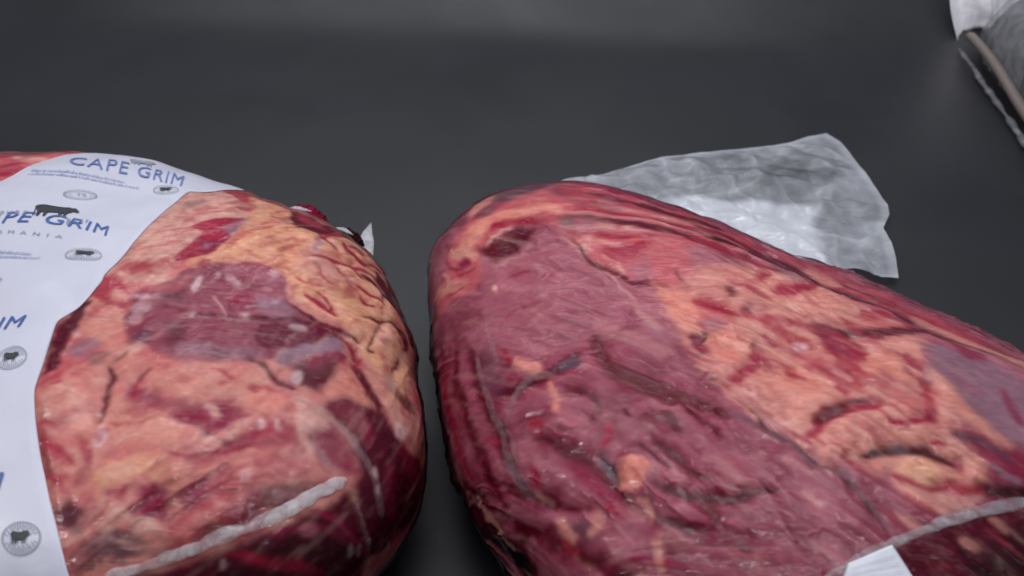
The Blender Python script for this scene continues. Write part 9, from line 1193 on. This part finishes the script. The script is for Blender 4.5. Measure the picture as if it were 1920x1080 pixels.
def paint(pk, pattern, base_col, seed, crease_dir, crease, grain, mottle, n):
    g = np.linspace(-1, 1, n)
    gx, gy = np.meshgrid(g, g, indexing='ij')
    u = (gx * np.sqrt(1 - gy ** 2 / 2)).ravel() * 0.9995
    v = (gy * np.sqrt(1 - gx ** 2 / 2)).ravel() * 0.9995
    rho = np.hypot(u, v) + 1e-9                       # most of the grid goes to the upper side
    k_ = np.interp(rho, [0, 0.94, 1.0], [0, 0.70, 1.0]) / rho
    u, v = u * k_, v * k_
    L = pk.len
    x, y = u * L, v * L
    w1 = fbm(x * 160, y * 160, seed + 21, 3); w2 = fbm(x * 420, y * 420, seed + 31, 2)
    warp = 0.65 * w1 + 0.35 * w2
    wx = x + 0.0035 * fbm(x * 60, y * 60, seed + 41, 3); wy = y + 0.0035 * fbm(x * 60, y * 60, seed + 51, 3)
    mot = fbm(x * 45, y * 45, seed + 61, 4)
    a = PAL_LIN[base_col[0]]; b = PAL_LIN[base_col[1]]
    t = smooth(-0.25, 0.35, mot)[:, None]
    col = a * (1 - t) + b * t
    h = np.zeros(len(x))
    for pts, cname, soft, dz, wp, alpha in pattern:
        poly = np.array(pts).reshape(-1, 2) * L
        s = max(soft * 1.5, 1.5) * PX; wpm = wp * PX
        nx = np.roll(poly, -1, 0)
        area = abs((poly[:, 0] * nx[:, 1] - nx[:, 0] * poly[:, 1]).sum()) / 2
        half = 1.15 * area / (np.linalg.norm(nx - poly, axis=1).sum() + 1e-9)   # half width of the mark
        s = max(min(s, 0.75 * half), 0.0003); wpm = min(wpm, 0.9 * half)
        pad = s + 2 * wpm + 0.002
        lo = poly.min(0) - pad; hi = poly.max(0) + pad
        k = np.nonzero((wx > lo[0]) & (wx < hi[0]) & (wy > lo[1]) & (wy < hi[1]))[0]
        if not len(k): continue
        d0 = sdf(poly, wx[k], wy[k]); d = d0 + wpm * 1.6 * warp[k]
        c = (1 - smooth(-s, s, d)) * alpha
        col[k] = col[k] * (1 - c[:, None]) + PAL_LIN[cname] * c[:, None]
        if dz:
            ch = (1 - smooth(-half, half * 0.8 + 11 * PX, d0)) * alpha * (1 - smooth(0.50, 0.66, np.hypot(u[k], v[k])) * 0.7)
            h[k] += dz * 0.0008 * ch
    cd = np.array([math.cos(crease_dir), math.sin(crease_dir)])
    al = x * cd[0] + y * cd[1]; ac = -x * cd[1] + y * cd[0]
    # fat carries a net of thin pink threads, lean carries pale marbling flecks and painted-in film haze glints
    fatness = smooth(0.16, 0.42, col[:, 1])
    ridge = 1 - np.abs(fbm(wx * 120, wy * 120, seed + 71, 4)) * 3.2
    thread = smooth(0.72, 1.0, ridge) * smooth(-0.2, 0.4, fbm(x * 35, y * 35, seed + 81, 2)) * fatness * 0.55
    # fat is never one colour: pink and pale clouds drawn out along the grain
    gr = fbm(al * 38 + 1.5 * mot, ac * grain, seed + 131, 4); gr2 = fbm(al * (26 if mottle > 1.2 else 50) - mot, ac * grain * 1.15 + 5, seed + 141, 3)
    for nm, f_ in ((('pinkd' if mottle > 1 else 'pink'), smooth(0.0, 0.42, gr) * 0.62 * mottle), ('fatl', smooth(0.08, 0.5, -gr) * 0.6), ('red', smooth(0.10, 0.42, gr2) * 0.56 * mottle), ('beige', smooth(0.15, 0.5, -gr2) * 0.4)):
        f_ = (f_ * fatness)[:, None]
        col = col * (1 - f_) + PAL_LIN[nm] * f_
    pk_ = PAL_LIN['pinkd']
    col = col * (1 - thread[:, None]) + pk_ * thread[:, None]
    cd = np.array([math.cos(crease_dir), math.sin(crease_dir)])
    al = x * cd[0] + y * cd[1]; ac = -x * cd[1] + y * cd[0]
    fleck_haze = (smooth(0.22, 0.5, fbm(al * 110, ac * 330, seed + 91, 3)) * 0.10 + smooth(0.05, 0.5, fbm(al * 24 + mot, ac * 170, seed + 95, 3)) * 0.20) * (1 - fatness)
    col = col * (1 - fleck_haze[:, None]) + PAL_LIN['fatl'] * fleck_haze[:, None]
    tone = 1 + 0.16 * fbm(x * 26, y * 26, seed + 101, 3) + 0.10 * w1
    col = np.clip(col * tone[:, None], 0.004, 0.9)
    cr = 1 - np.abs(fbm(al * 14 + 0.8 * mot, ac * 95, seed + 111, 2)) * 2.6
    patch = smooth(-0.1, 0.35, fbm(x * 18, y * 18, seed + 121, 2))
    h += crease * smooth(0.35, 1.0, cr) * 1.6 * patch + 0.0003 * fatness * w1
    c3 = col.reshape(n, n, 3)                        # juices blur the borders a little under the film
    for _ in range(2):
        c3[1:-1] = 0.25 * c3[:-2] + 0.5 * c3[1:-1] + 0.25 * c3[2:]
        c3[:, 1:-1] = 0.25 * c3[:, :-2] + 0.5 * c3[:, 1:-1] + 0.25 * c3[:, 2:]
    col = c3.reshape(-1, 3)
    loose = np.clip(smooth(0.62, 1.0, cr) * patch + 0.5 * smooth(0.2, 0.5, fbm(al * 60, ac * 300, seed + 151, 2)) * patch, 0, 1)
    return u, v, x, y, col, h, loose

def build_cut(pk, pattern, base_col, seed, mat, parent, flat_zone=None, crease_dir=0.6, crease=0.0006, grain=80, mottle=1.0, n=800, film_crease=0.0010):
    L = pk.len
    u, v, x, y, col, h, loose = paint(pk, pattern, base_col, seed, crease_dir, crease, grain, mottle, n)
    keep = np.ones(len(x))
    if flat_zone is not None:
        keep = smooth(-0.001, 0.005, sdf(flat_zone * L, x, y))
    s_r = np.hypot(u, v)
    keep_edge = 1 - smooth(0.86, 0.97, s_r)
    disp = (h * keep - 0.0002 * (1 - keep) + lumps(pk, u, v, seed)) * keep_edge
    P = pk.base(u, v); Nn = pk.normal(u, v)
    if Nn[len(Nn) // 2 + n // 2][2] < 0: Nn = -Nn
    P = P + Nn * disp[:, None]
    P[:, 2] = np.maximum(P[:, 2], 0.0012)
    F = grid_faces(n, n)
    me = bpy.data.meshes.new('meat')
    me.vertices.add(len(P)); me.vertices.foreach_set('co', P.astype(np.float32).ravel())
    me.loops.add(F.size); me.loops.foreach_set('vertex_index', F.astype(np.int32).ravel())
    me.polygons.add(len(F)); me.polygons.foreach_set('loop_start', np.arange(0, F.size, 4, dtype=np.int32))
    me.polygons.foreach_set('use_smooth', np.ones(len(F), bool))
    me.update(calc_edges=True)
    set_attr(me, 'pattern', col)
    set_attr(me, 'loose', loose)
    me.materials.append(mat)
    o = bpy.data.objects.new('meat', me)
    scene.collection.objects.link(o)
    o.parent = parent; o.matrix_parent_inverse = parent.matrix_basis.inverted()
    # the film: a thin skin stretched over the meat, bridging its hollows, with its own tension creases
    m = n // 2
    sl = (slice(0, n, 2), slice(0, n, 2))
    D = disp.reshape(n, n)
    S2 = np.maximum(D, 0.6 * D)
    for _ in range(5):
        S2[1:-1] = np.maximum(S2[1:-1], 0.25 * S2[:-2] + 0.5 * S2[1:-1] + 0.25 * S2[2:])
        S2[:, 1:-1] = np.maximum(S2[:, 1:-1], 0.25 * S2[:, :-2] + 0.5 * S2[:, 1:-1] + 0.25 * S2[:, 2:])
    xs, ys = x.reshape(n, n)[sl], y.reshape(n, n)[sl]
    ten = np.zeros_like(xs)
    for i, (ang, amp) in enumerate(((crease_dir, 1.0), (crease_dir + 0.55, 0.6), (crease_dir - 0.5, 0.5))):
        a1 = xs * math.cos(ang) + ys * math.sin(ang); a2 = -xs * math.sin(ang) + ys * math.cos(ang)
        rg = np.clip(1 - np.abs(fbm(a1 * 7 + i, a2 * 60, seed + 200 + i, 2)) * 3.0, 0, 1) ** 2
        ten += amp * rg * smooth(-0.05, 0.3, fbm(xs * 13 + i * 3, ys * 13, seed + 210 + i, 2))
    kk = keep.reshape(n, n)[sl]; ke = keep_edge.reshape(n, n)[sl]
    fd = (S2[sl] + (0.0009 + film_crease * ten) * ke) * kk + (1 - kk) * (D[sl] + 0.0003)
    us, vv = u.reshape(n, n)[sl].ravel(), v.reshape(n, n)[sl].ravel()
    Pf = pk.base(us, vv) + Nn.reshape(n, n, 3)[sl].reshape(-1, 3) * fd.reshape(-1, 1)
    Pf[:, 2] = np.maximum(Pf[:, 2], 0.0009)
    fo = mesh_obj('clear_film', Pf, grid_faces(m, m), M_CLEAR, parent)
    fo['label'] = 'tight clear vacuum film with tension creases'
    return o

def on_surface(pk, uv, seed, off):
    u, v = np.asarray(uv)[..., 0], np.asarray(uv)[..., 1]
    N_ = pk.normal(u, v)
    sgn = np.where(pk.normal(np.array([0.01]), np.array([0.01]))[0][2] < 0, -1, 1)
    N_ = N_ * sgn
    edge = 1 - smooth(0.86, 0.97, np.hypot(u, v))
    return pk.base(u, v) + N_ * (off + (lumps(pk, u, v, seed) * edge))[..., None], N_

PK_L = Pack(**PACK_LEFT); PK_R = Pack(**PACK_RIGHT)
SEED_L, SEED_R = 3, 47

pack_l = empty('vacuum_packed_beef', (PK_L.c[0], PK_L.c[1], 0))
tag(pack_l, 'vacuum packed fatty beef cut wrapped by a printed white label band', 'meat pack', 'vacuum packed beef cuts on the counter')
pack_r = empty('vacuum_packed_beef', (PK_R.c[0], PK_R.c[1], 0))
tag(pack_r, 'lean dark red beef cut in wrinkled clear vacuum film with milky film tail behind', 'meat pack', 'vacuum packed beef cuts on the counter')

# label band: left and right edges run from the far side over the top to the near side
def extend(c, far=0.16, near=0.12):
    c = np.array(c, float)
    a = c[0] / np.hypot(*c[0]) * min(0.93, np.hypot(*c[0]) + far)
    b = c[-1] / np.hypot(*c[-1]) * min(0.93, np.hypot(*c[-1]) + near)
    return np.concatenate([[a], c, [b]])
lab_r = extend(LABEL_RIGHT); lab_l = extend(LABEL_LEFT)
zone = np.concatenate([lab_r, lab_l[::-1]])
build_cut(PK_L, LEFT_PATTERN, ('fat', 'pink'), SEED_L, M_MEAT_L, pack_l, zone, crease_dir=0.9, crease=0.0002, grain=60, mottle=1.1)
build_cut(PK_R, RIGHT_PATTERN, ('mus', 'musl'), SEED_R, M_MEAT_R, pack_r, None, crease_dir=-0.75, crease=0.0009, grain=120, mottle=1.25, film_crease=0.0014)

def label_band():
    na, nb = 180, 90
    r = soften(resample(lab_r, na), 1); l = soften(resample(lab_l, na), 2)
    b = np.linspace(0, 1, nb)[None, :, None]
    uv = l[:, None] * (1 - b) + r[:, None] * b
    wr = 0.0005 * fbm(uv[..., 0] * 9, uv[..., 1] * 9, 5, 3)
    be = smooth(0, 0.04, np.minimum(b, 1 - b)[..., 0]) + 0 * wr            # edges pressed down on the film
    top, N_ = on_surface(PK_L, uv, SEED_L, 0.0004 + (0.0005 + wr) * be)
    bot = top - N_ * 0.0003
    v = np.concatenate([top.reshape(-1, 3), bot.reshape(-1, 3)])
    f = grid_faces(na, nb)
    o = na * nb
    faces = [tuple(x) for x in f] + [tuple(x + o)[::-1] for x in f]
    idx = np.arange(o).reshape(na, nb)
    for e in (idx[0], idx[-1], idx[:, 0], idx[:, -1]):
        faces += [(e[i], e[i + 1], e[i + 1] + o, e[i] + o) for i in range(len(e) - 1)]
    ob = mesh_obj('label', v, faces, M_LABEL, pack_l)
    ob['label'] = 'white film label band printed in blue and black'
    return ob
label = label_band()

# ---- prints
def box_to_uv(q, x, y):
    q = np.array(q); bl, br, tl, tr = q
    x = np.asarray(x)[..., None]; y = np.asarray(y)[..., None]
    return bl * (1 - x) * (1 - y) + br * x * (1 - y) + tl * (1 - x) * y + tr * x * y

def print_obj(name, polys, q, mat, off=0.0021):
    """polys: list of (verts2d, faces) in box coordinates"""
    V, F = [], []
    for pv, pf in polys:
        o = len(V); V += list(pv); F += [tuple(i + o for i in f) for f in pf]
    V = np.array(V, float)
    uv = box_to_uv(q, V[:, 0], V[:, 1])
    wr = 0.0005 * fbm(uv[..., 0] * 9, uv[..., 1] * 9, 5, 3)
    P, N_ = on_surface(PK_L, uv, SEED_L, off - 0.0005 + wr)
    return mesh_obj(name, P, F, mat, label, False)

def text_poly(s, spacing=1.0, sx=1.0, shear=0.0, bold=0.0):
    cu = bpy.data.curves.new('t', 'FONT'); cu.body = s; cu.space_character = spacing; cu.offset = bold
    cu.resolution_u = 4
    ob = bpy.data.objects.new('t', cu); scene.collection.objects.link(ob)
    bpy.context.view_layer.update()
    me = ob.evaluated_get(bpy.context.evaluated_depsgraph_get()).to_mesh()
    v = np.array([p.co[:2] for p in me.vertices]); f = [tuple(p.vertices) for p in me.polygons]
    bpy.data.objects.remove(ob); bpy.data.curves.remove(cu)
    lo, hi = v.min(0), v.max(0)
    v = (v - lo) / (hi - lo)
    v[:, 0] += shear * v[:, 1]
    return v, f

def strip(pts, w):
    p = np.array(pts, float); t = np.gradient(p, axis=0); t /= np.linalg.norm(t, axis=1, keepdims=True) + 1e-9
    nrm = np.stack([-t[:, 1], t[:, 0]], -1) * np.asarray(w).reshape(-1, 1) / 2
    v = np.concatenate([p + nrm, p - nrm]); n = len(p)
    return v, [(i, i + 1, n + i + 1, n + i) for i in range(n - 1)]

COW = [(0.02, 0.06), (0.05, 0.50), (0.04, 0.80), (0.10, 0.92), (0.22, 0.97), (0.45, 0.88), (0.62, 0.90), (0.72, 0.98), (0.80, 0.94), (0.86, 1.0), (0.90, 0.92), (0.99, 0.72), (0.96, 0.62),
       (0.86, 0.66), (0.80, 0.50), (0.76, 0.38), (0.76, 0.04), (0.71, 0.02), (0.70, 0.34), (0.66, 0.36), (0.63, 0.03), (0.59, 0.03), (0.58, 0.36), (0.36, 0.34), (0.33, 0.30),
       (0.30, 0.02), (0.25, 0.02), (0.25, 0.32), (0.20, 0.36), (0.15, 0.02), (0.10, 0.02), (0.11, 0.42), (0.075, 0.60), (0.05, 0.05)]

def ring(r, w, n=40):
    a = np.linspace(0, 2 * np.pi, n)
    return strip(np.stack([0.5 + r * np.cos(a), 0.5 + r * np.sin(a)], -1), w)

def make_print(kind, q):
    rnd = random.Random(hash(kind) % 7 if False else len(kind))
    if kind in ('brand', 'brand2'):
        v, f = text_poly('CAPE GRIM', 1.12, bold=0.0)
        print_obj('brand_lettering', [(v, f)], q, M_BLUE if kind == 'brand' else M_MIDBLUE)
    elif kind == 'pure':
        print_obj('small_lettering', [text_poly('PURE', 1.6)], q, M_GREY)
    elif kind == 'beef':
        print_obj('small_lettering', [text_poly('BEEF', 1.6)], q, M_GREY)
    elif kind == 'tas':
        print_obj('small_lettering', [text_poly('TASMANIA', 2.2)], q, M_GREY)
    elif kind in ('cow', 'cow2'):
        print_obj('cow_silhouette', [(COW, [tuple(range(len(COW)))])], q, M_BLACK if kind == 'cow' else M_GREY)
    elif kind == 'lines':
        polys = []
        for row in (0, 1):
            y0 = 0.60 - 0.52 * row; x = 0.0
            end = 0.86 if row == 0 else 1.0
            while x < end:
                w = rnd.uniform(0.006, 0.011); hgt = rnd.choice([0.22, 0.22, 0.34])
                polys.append(([(x, y0), (x + w, y0), (x + w + 0.012, y0 + hgt), (x + 0.012, y0 + hgt)], [(0, 1, 2, 3)]))
                x += w + rnd.choice([0.006, 0.007, 0.008, 0.016])
        print_obj('fine_print', polys, q, M_PALEBLUE)
    elif kind == 'oval':
        polys = [ring(0.47, 0.035), ring(0.40, 0.015)]
        v, f = text_poly('TS', 1.0); polys.append((v * 0.3 + 0.35, f))
        for a in np.linspace(0, 2 * math.pi, 30, endpoint=False):
            polys.append(strip([(0.5 + 0.28 * math.cos(a), 0.5 + 0.28 * math.sin(a)), (0.5 + 0.34 * math.cos(a), 0.5 + 0.34 * math.sin(a))], 0.015))
        print_obj('oval_stamp', polys, q, M_GREY)
    elif kind == 'stamp':
        polys = [ring(0.48, 0.03)]
        for k in range(13):                               # engraved hatching round the animal
            x = -0.42 + 0.84 * k / 12
            hh = math.sqrt(max(0.0, 0.45 ** 2 - x * x))
            for s in (-1, 1):
                a, b = (0.5 + x, 0.5 + s * hh), (0.5 + x * 0.8, 0.5 + s * hh * (0.45 if k % 2 else 0.6))
                polys.append(strip([a, b], 0.022))
        print_obj('round_stamp', polys, q, M_GREY)
        c = np.array(COW) * [0.52, 0.40] + [0.23, 0.32]
        print_obj('stamp_animal', [(c, [tuple(range(len(c)))])], q, M_BLACK, 0.0023)
for kind, q in PRINTS:
    make_print(kind, q)

# ---- weld seams, folds of loose film
def seam(pk, uv, seed, parent, mat, rad, lump, name='weld_seam', n=120, squash=0.55, lift=0.5, rs=1):
    c = soften(resample(uv, n), 4)
    P, N_ = on_surface(pk, c, seed, np.full(n, 0.0))
    s = np.linspace(0, 1, n)
    r = rad * (1 + lump * fbm(s * 9, s * 0 + 0.5, rs, 2) + 0.06 * lump * fbm(s * 36, s * 0 + 2.5, rs + 4, 2))
    ends = np.minimum(1, np.minimum(s, 1 - s) * 18 + 0.25)
    r = r * ends * (0.7 + 0.5 * s)
    sides = 12
    ang = np.arange(sides)
    rr = r[:, None] * (1 + 0.05 * fbm(np.repeat(s[:, None] * 10, sides, 1), np.tile(ang * 0.9, (n, 1)), rs + 8, 2))
    wob = np.cross(np.gradient(P, axis=0), N_); wob /= np.linalg.norm(wob, axis=1, keepdims=True)
    P = P + N_ * (rad * squash * lift) + wob * (rad * 0.5 * fbm(s * 9, s * 0 + 7.1, rs + 2, 3))[:, None]
    v, f = tube(P, rr, sides, squash, N_)
    o = mesh_obj(name, v, f, mat, parent)
    if mat in (M_SEAM, M_SEAM2):            # the weld thins out to clear film at both sides
        up_ = np.clip(np.sin(2 * np.pi * ang / sides), 0, 1) ** 0.55
        set_attr(o.data, 'milk', (0.60 * up_[None] * (0.6 + 0.4 * s[:, None]) * (1 + 0.35 * fbm(np.repeat(s[:, None] * 16, sides, 1), np.tile(ang * 0.8, (n, 1)), rs + 30, 3))).ravel())
    if mat is M_FOLD:                       # film gathers only along the crest of a fold
        up_ = np.clip(np.sin(2 * np.pi * ang / sides), 0, 1) ** 1.3
        set_attr(o.data, 'milk', (0.17 * up_[None] * np.clip(np.sin(np.pi * s), 0, 1)[:, None] ** 0.5).ravel())
    return o

seam(PK_L, SEAM_LEFT, SEED_L, pack_l, M_SEAM, 0.0034, 0.6, squash=0.14, lift=1.5, rs=3)
seam(PK_R, SEAM_RIGHT, SEED_R, pack_r, M_SEAM2, 0.0029, 0.4, squash=0.14, lift=1.5, rs=5)
for i, (k, c, w) in enumerate(FOLDS):
    pk, sd, par = ((PK_L, SEED_L, pack_l), (PK_R, SEED_R, pack_r))[k]
    seam(pk, c, sd, par, M_FOLD, w * 0.85 * PX, 0.5, 'film_fold', 60, 0.35, 0.2, rs=20 + i)

def corner_tag():
    bl = np.array(TAG_CORNERS, float)            # far right, far left, near left, near right
    n = 24
    a = np.linspace(0, 1, n)[:, None, None]; b = np.linspace(0, 1, n)[None, :, None]
    uv = bl[1] * (1 - a) * (1 - b) + bl[0] * (1 - a) * b + bl[2] * a * (1 - b) + bl[3] * a * b
    top, N_ = on_surface(PK_R, uv, SEED_R, 0.0035 + 0.0004 * fbm(uv[..., 0] * 20, uv[..., 1] * 20, 9, 2))
    bot = top - N_ * 0.0009
    f = grid_faces(n, n); o = n * n
    faces = [tuple(x) for x in f] + [tuple(x + o)[::-1] for x in f]
    idx = np.arange(o).reshape(n, n)
    for e in (idx[0], idx[-1], idx[:, 0], idx[:, -1]):
        faces += [(e[i], e[i + 1], e[i + 1] + o, e[i] + o) for i in range(n - 1)]
    t = mesh_obj('paper_tag', np.concatenate([top.reshape(-1, 3), bot.reshape(-1, 3)]), faces, M_TAG, pack_r)
    t['label'] = 'white paper tag under the seam'
    for k in range(5):
        y = 0.18 + 0.15 * k
        aa = np.linspace(0.12, 0.9, 14)
        lo = bl[1] * (1 - y) + bl[2] * y; hi = bl[0] * (1 - y) + bl[3] * y
        lo2 = bl[1] * (1 - y - 0.012) + bl[2] * (y + 0.012); hi2 = bl[0] * (1 - y - 0.012) + bl[3] * (y + 0.012)
        c1 = lo[None] * (1 - aa[:, None]) + hi[None] * aa[:, None]; c2 = lo2[None] * (1 - aa[:, None]) + hi2[None] * aa[:, None]
        p1, _ = on_surface(PK_R, c1, SEED_R, np.full(14, 0.0046)); p2, _ = on_surface(PK_R, c2, SEED_R, np.full(14, 0.0046))
        v = np.concatenate([p1, p2])
        mesh_obj('ruled_line', v, [(i, i + 1, 15 + i, 14 + i) for i in range(13)], M_RULE, t, False)
corner_tag()

# ---- film tail lying on the counter behind the lean cut
def film_tail():
    far = np.array([TAIL_FAR[0]] + TAIL_FAR[1:]); near = np.array(TAIL_NEAR); side = np.array(TAIL_SIDE)
    n, m = 150, 120
    A = resample(far, n); B = resample(near, n); S = resample(side, m)
    s = np.linspace(0, 1, n)[:, None, None]; t = np.linspace(0, 1, m)[None, :, None]
    left = resample([far[0], near[0]], m)
    xy = (1 - t) * A[:, None] + t * B[:, None] + (1 - s) * left[None] + s * S[None] \
        - ((1 - s) * (1 - t) * A[0] + s * (1 - t) * A[-1] + (1 - s) * t * B[0] + s * t * B[-1])
    x, y = xy[..., 0], xy[..., 1]
    ss, tt = s[..., 0] + 0 * x, t[..., 0] + 0 * x
    r1 = np.abs(fbm(x * 22 + 2, y * 26, 12, 2)); r2 = np.abs(fbm(x * 75, y * 55, 15, 3))
    z = 0.0035 + 0.011 * (1 - ss) ** 1.5 + 0.0085 * r1 + 0.0012 * r2 + 0.006 * np.exp(-((tt - 0.35) / 0.1) ** 2) * smooth(0.3, 0.6, ss)
    z = z + 0.004 * smooth(0.93, 1, ss) * (0.5 + fbm(x * 20, y * 20, 3, 2))
    cz = np.clip(1 - np.abs(fbm(x * 11 + 4, y * 16, 52, 2)) * 3.6, 0, 1) ** 3 + 0.6 * np.clip(1 - np.abs(fbm(x * 26, y * 14 + 3, 55, 2)) * 3.6, 0, 1) ** 3
    z = z + 0.0016 * cz
    calm = smooth(0, 0.12, tt) * (1 - smooth(0.9, 1.0, ss))
    z = 0.004 + (z - 0.004) * (0.25 + 0.75 * calm)
    milk = 0.42 + 0.16 * cz + 0.13 * fbm(x * 18, y * 26, 31, 4) + 0.12 * fbm(x * 70, y * 70, 33, 3)
    grey = np.exp(-(((ss - 0.72) / 0.22) ** 2 + ((tt - 0.30) / 0.17) ** 2))
    milk = milk - 0.36 * grey * (0.6 + 0.8 * fbm(x * 45, y * 45, 37, 3))
    white = smooth(0.30, 0.38, ss) * (1 - smooth(0.74, 0.80, ss)) * smooth(0.50, 0.56, tt)
    milk = np.clip(milk + 0.50 * white, 0.12, 0.97)
    rim = smooth(0.965, 0.985, ss) + (1 - smooth(0.015, 0.03, tt))
    milk = np.clip(milk + 0.15 * np.clip(rim, 0, 1), 0.1, 0.97)
    v = np.stack([x, y, z], -1).reshape(-1, 3)
    o = mesh_obj('film_tail', v, grid_faces(n, m), M_TAIL, pack_r)
    set_attr(o.data, 'milk', milk.ravel())
    o['label'] = 'milky crumpled end of the film bag lying on the counter'
film_tail()

def scrap(name, pts, parent, mat, z0, lean, n=14, seed=1, thick=0.0005):
    """small torn leaf of film; pts = outline on the counter, lean lifts one end"""
    p = np.array(pts, float); c = p.mean(0)
    rings = [c + (p - c) * k for k in np.linspace(0.12, 1, n)]
    m = len(p); V = []
    for k, rg in enumerate(rings):
        zz = z0 + lean * (rg[:, 1] - p[:, 1].min()) + 0.003 * fbm(rg[:, 0] * 120, rg[:, 1] * 120, seed, 3)
        V.append(np.stack([rg[:, 0], rg[:, 1], zz], -1))
    V = np.concatenate(V)
    F = [tuple(f) for f in grid_faces(n, m, True)] + [tuple(range(m))]
    V2 = V.copy(); V2[:, 2] -= thick
    o = len(V)
    F2 = [tuple(i + o for i in f)[::-1] for f in F]
    last = np.arange((n - 1) * m, n * m)
    R_ = [(last[i], last[(i + 1) % m], last[(i + 1) % m] + o, last[i] + o) for i in range(m)]
    return mesh_obj(name, np.concatenate([V, V2]), F + F2 + R_, mat, parent)
scrap('film_corner', SCRAP_RIGHT, pack_r, M_SCRAP, 0.004, 0.1, seed=4)
scrap('film_scrap', SCRAP_LEFT, pack_l, M_SCRAP, 0.012, 0.55, seed=6)

# blood-stained gathered film at the far end of the fatty cut
def gathered(path, rad, col, name, seed, sq=0.6):
    p = soften(resample(path, 70), 3); s = np.linspace(0, 1, 70)
    sides = 16
    rr = rad * np.sin(np.pi * np.clip(s, 0.03, 0.97))[:, None] ** 0.6 * (1 + 0.55 * fbm(np.repeat(s[:, None] * 12, sides, 1), np.tile(np.arange(sides) * 0.7, (70, 1)), seed, 3))
    v, f = tube(p, rr, sides, sq)
    o = mesh_obj(name, v, f, M_BLOOD, pack_l)
    mix = smooth(-0.2, 0.3, fbm(v[:, 0] * 130, v[:, 1] * 130 + v[:, 2] * 90, seed + 3, 3))[:, None]
    set_attr(o.data, 'pattern', PAL_LIN[col[0]] * (1 - mix) + PAL_LIN[col[1]] * mix)
gathered(GATHER_A, 0.0085, ('deep', 'musr'), 'gathered_film', 2)
gathered(GATHER_B, 0.0065, ('black', 'dark'), 'gathered_film', 5)
for k, path in enumerate(WISPS):
    p = soften(resample(path, 40), 2)
    s = np.linspace(0, 1, 40)
    v, f = tube(p, 0.0022 * np.sin(np.pi * np.clip(s, 0.05, 0.95)) * (1 + 0.5 * fbm(s * 14, s * 0 + k, 3, 2)), 8, 0.5)
    mesh_obj('film_wisp', v, f, M_SCRAP, pack_l)

# ---------------------------------------------------------------- bagged pack at the far right
def bagged_pack():
    root = empty('bagged_pack', (0.62, 1.0, 0.0))
    tag(root, 'clear bagged pack with a white plastic corner and grey brown edge at the far right', 'plastic bag')
    A = np.array(BAG_FOOT_FAR); B = np.array(BAG_FOOT_NEAR)
    d = (B - A) / np.linalg.norm(B - A); out = np.array([-d[1], d[0]])
    if out[0] < 0: out = -out
    n, m = 80, 40
    s = np.linspace(0, 1.5, n); t = np.linspace(0, 1, m)
    Ls = np.linalg.norm(B - A)
    def pt(s_, o_, z_): return np.stack([A[0] + d[0] * s_ * Ls + out[0] * o_, A[1] + d[1] * s_ * Ls + out[1] * o_, z_ + 0 * s_ + 0 * o_], -1)
    # dark body, rounded section
    S_, T_ = np.meshgrid(s, t, indexing='ij')
    ang = T_ * np.pi
    endf = np.sqrt(np.clip(1 - (np.clip(0.10 - S_, 0, 1) / 0.10) ** 2, 0, 1))
    off = 0.105 - 0.098 * np.sign(np.cos(ang)) * np.abs(np.cos(ang)) ** 0.6
    zz = 0.075 * np.abs(np.sin(ang)) ** 0.55 * (0.35 + 0.65 * endf) + 0.004 * fbm(S_ * 9, T_ * 7, 4, 3)
    v = pt(S_, off, np.maximum(zz, 0.002)).reshape(-1, 3)
    mesh_obj('contents', v, grid_faces(n, m), M_DARKPACK, root)
    off2 = off + 0.006 * fbm(S_ * 7 + 4, T_ * 6, 8, 3) - 0.004 * np.cos(ang)
    zz2 = zz * 1.10 + 0.006 * np.abs(fbm(S_ * 8, T_ * 6, 14, 3)) + 0.003
    mesh_obj('clear_film', pt(S_, off2, zz2).reshape(-1, 3), grid_faces(n, m), M_HAZEFILM, root)
    # rolled edge
    k = np.linspace(0.0, 1.5, 60)
    path = pt(k, -0.006 + 0.002 * np.sin(k * 3), 0.019 + 0.002 * np.sin(k * 5))
    v, f = tube(path, np.full(60, 0.0055), 14, 0.8)
    mesh_obj('rolled_edge', v, f, M_RAIL, root)
    # loose film skirt below it
    q = np.linspace(0.02, 1.5, 120)
    path = pt(q, -0.014 + 0.002 * fbm(q * 6, q * 0 + 3.3, 5, 2), 0.005 + 0 * q)
    v, f = tube(path, 0.0040 * (0.75 + 0.9 * fbm(q * 7, q * 0 + 1.7, 9, 3)), 10, 0.7)
    mesh_obj('film_skirt', v, f, M_FILMDIM, root)
    # white upright corner of the bag
    n2, m2 = 60, 50
    a = np.linspace(0, 1, n2)[:, None]; h = np.linspace(0, 1, m2)[None]
    fold = 0.012 * np.sin(a * 9 + h * 2.5) + 0.008 * fbm(a * 5 + 0 * h, h * 4 + 0 * a, 21, 3)
    x = A[0] - 0.005 + 0.075 * a * (1 - 0.25 * h) + 0.010 * h
    y = A[1] + 0.02 + 0.03 * a + fold + 0.11 * h
    z = 0.004 + 0.16 * h + 0.03 * a * (1 - h)
    x = x - 0.012 * np.exp(-((h - 0.22) / 0.2) ** 2) * (1 - a)
    P = np.stack([x + 0 * h, y + 0 * h, z + 0 * a], -1)
    w = mesh_obj('bag_corner', P.reshape(-1, 3), grid_faces(n2, m2), M_WHITEBAG, root)
    w['label'] = 'white plastic corner of the bag'
    so = w.modifiers.new('thick', 'SOLIDIFY'); so.thickness = 0.0006
bagged_pack()
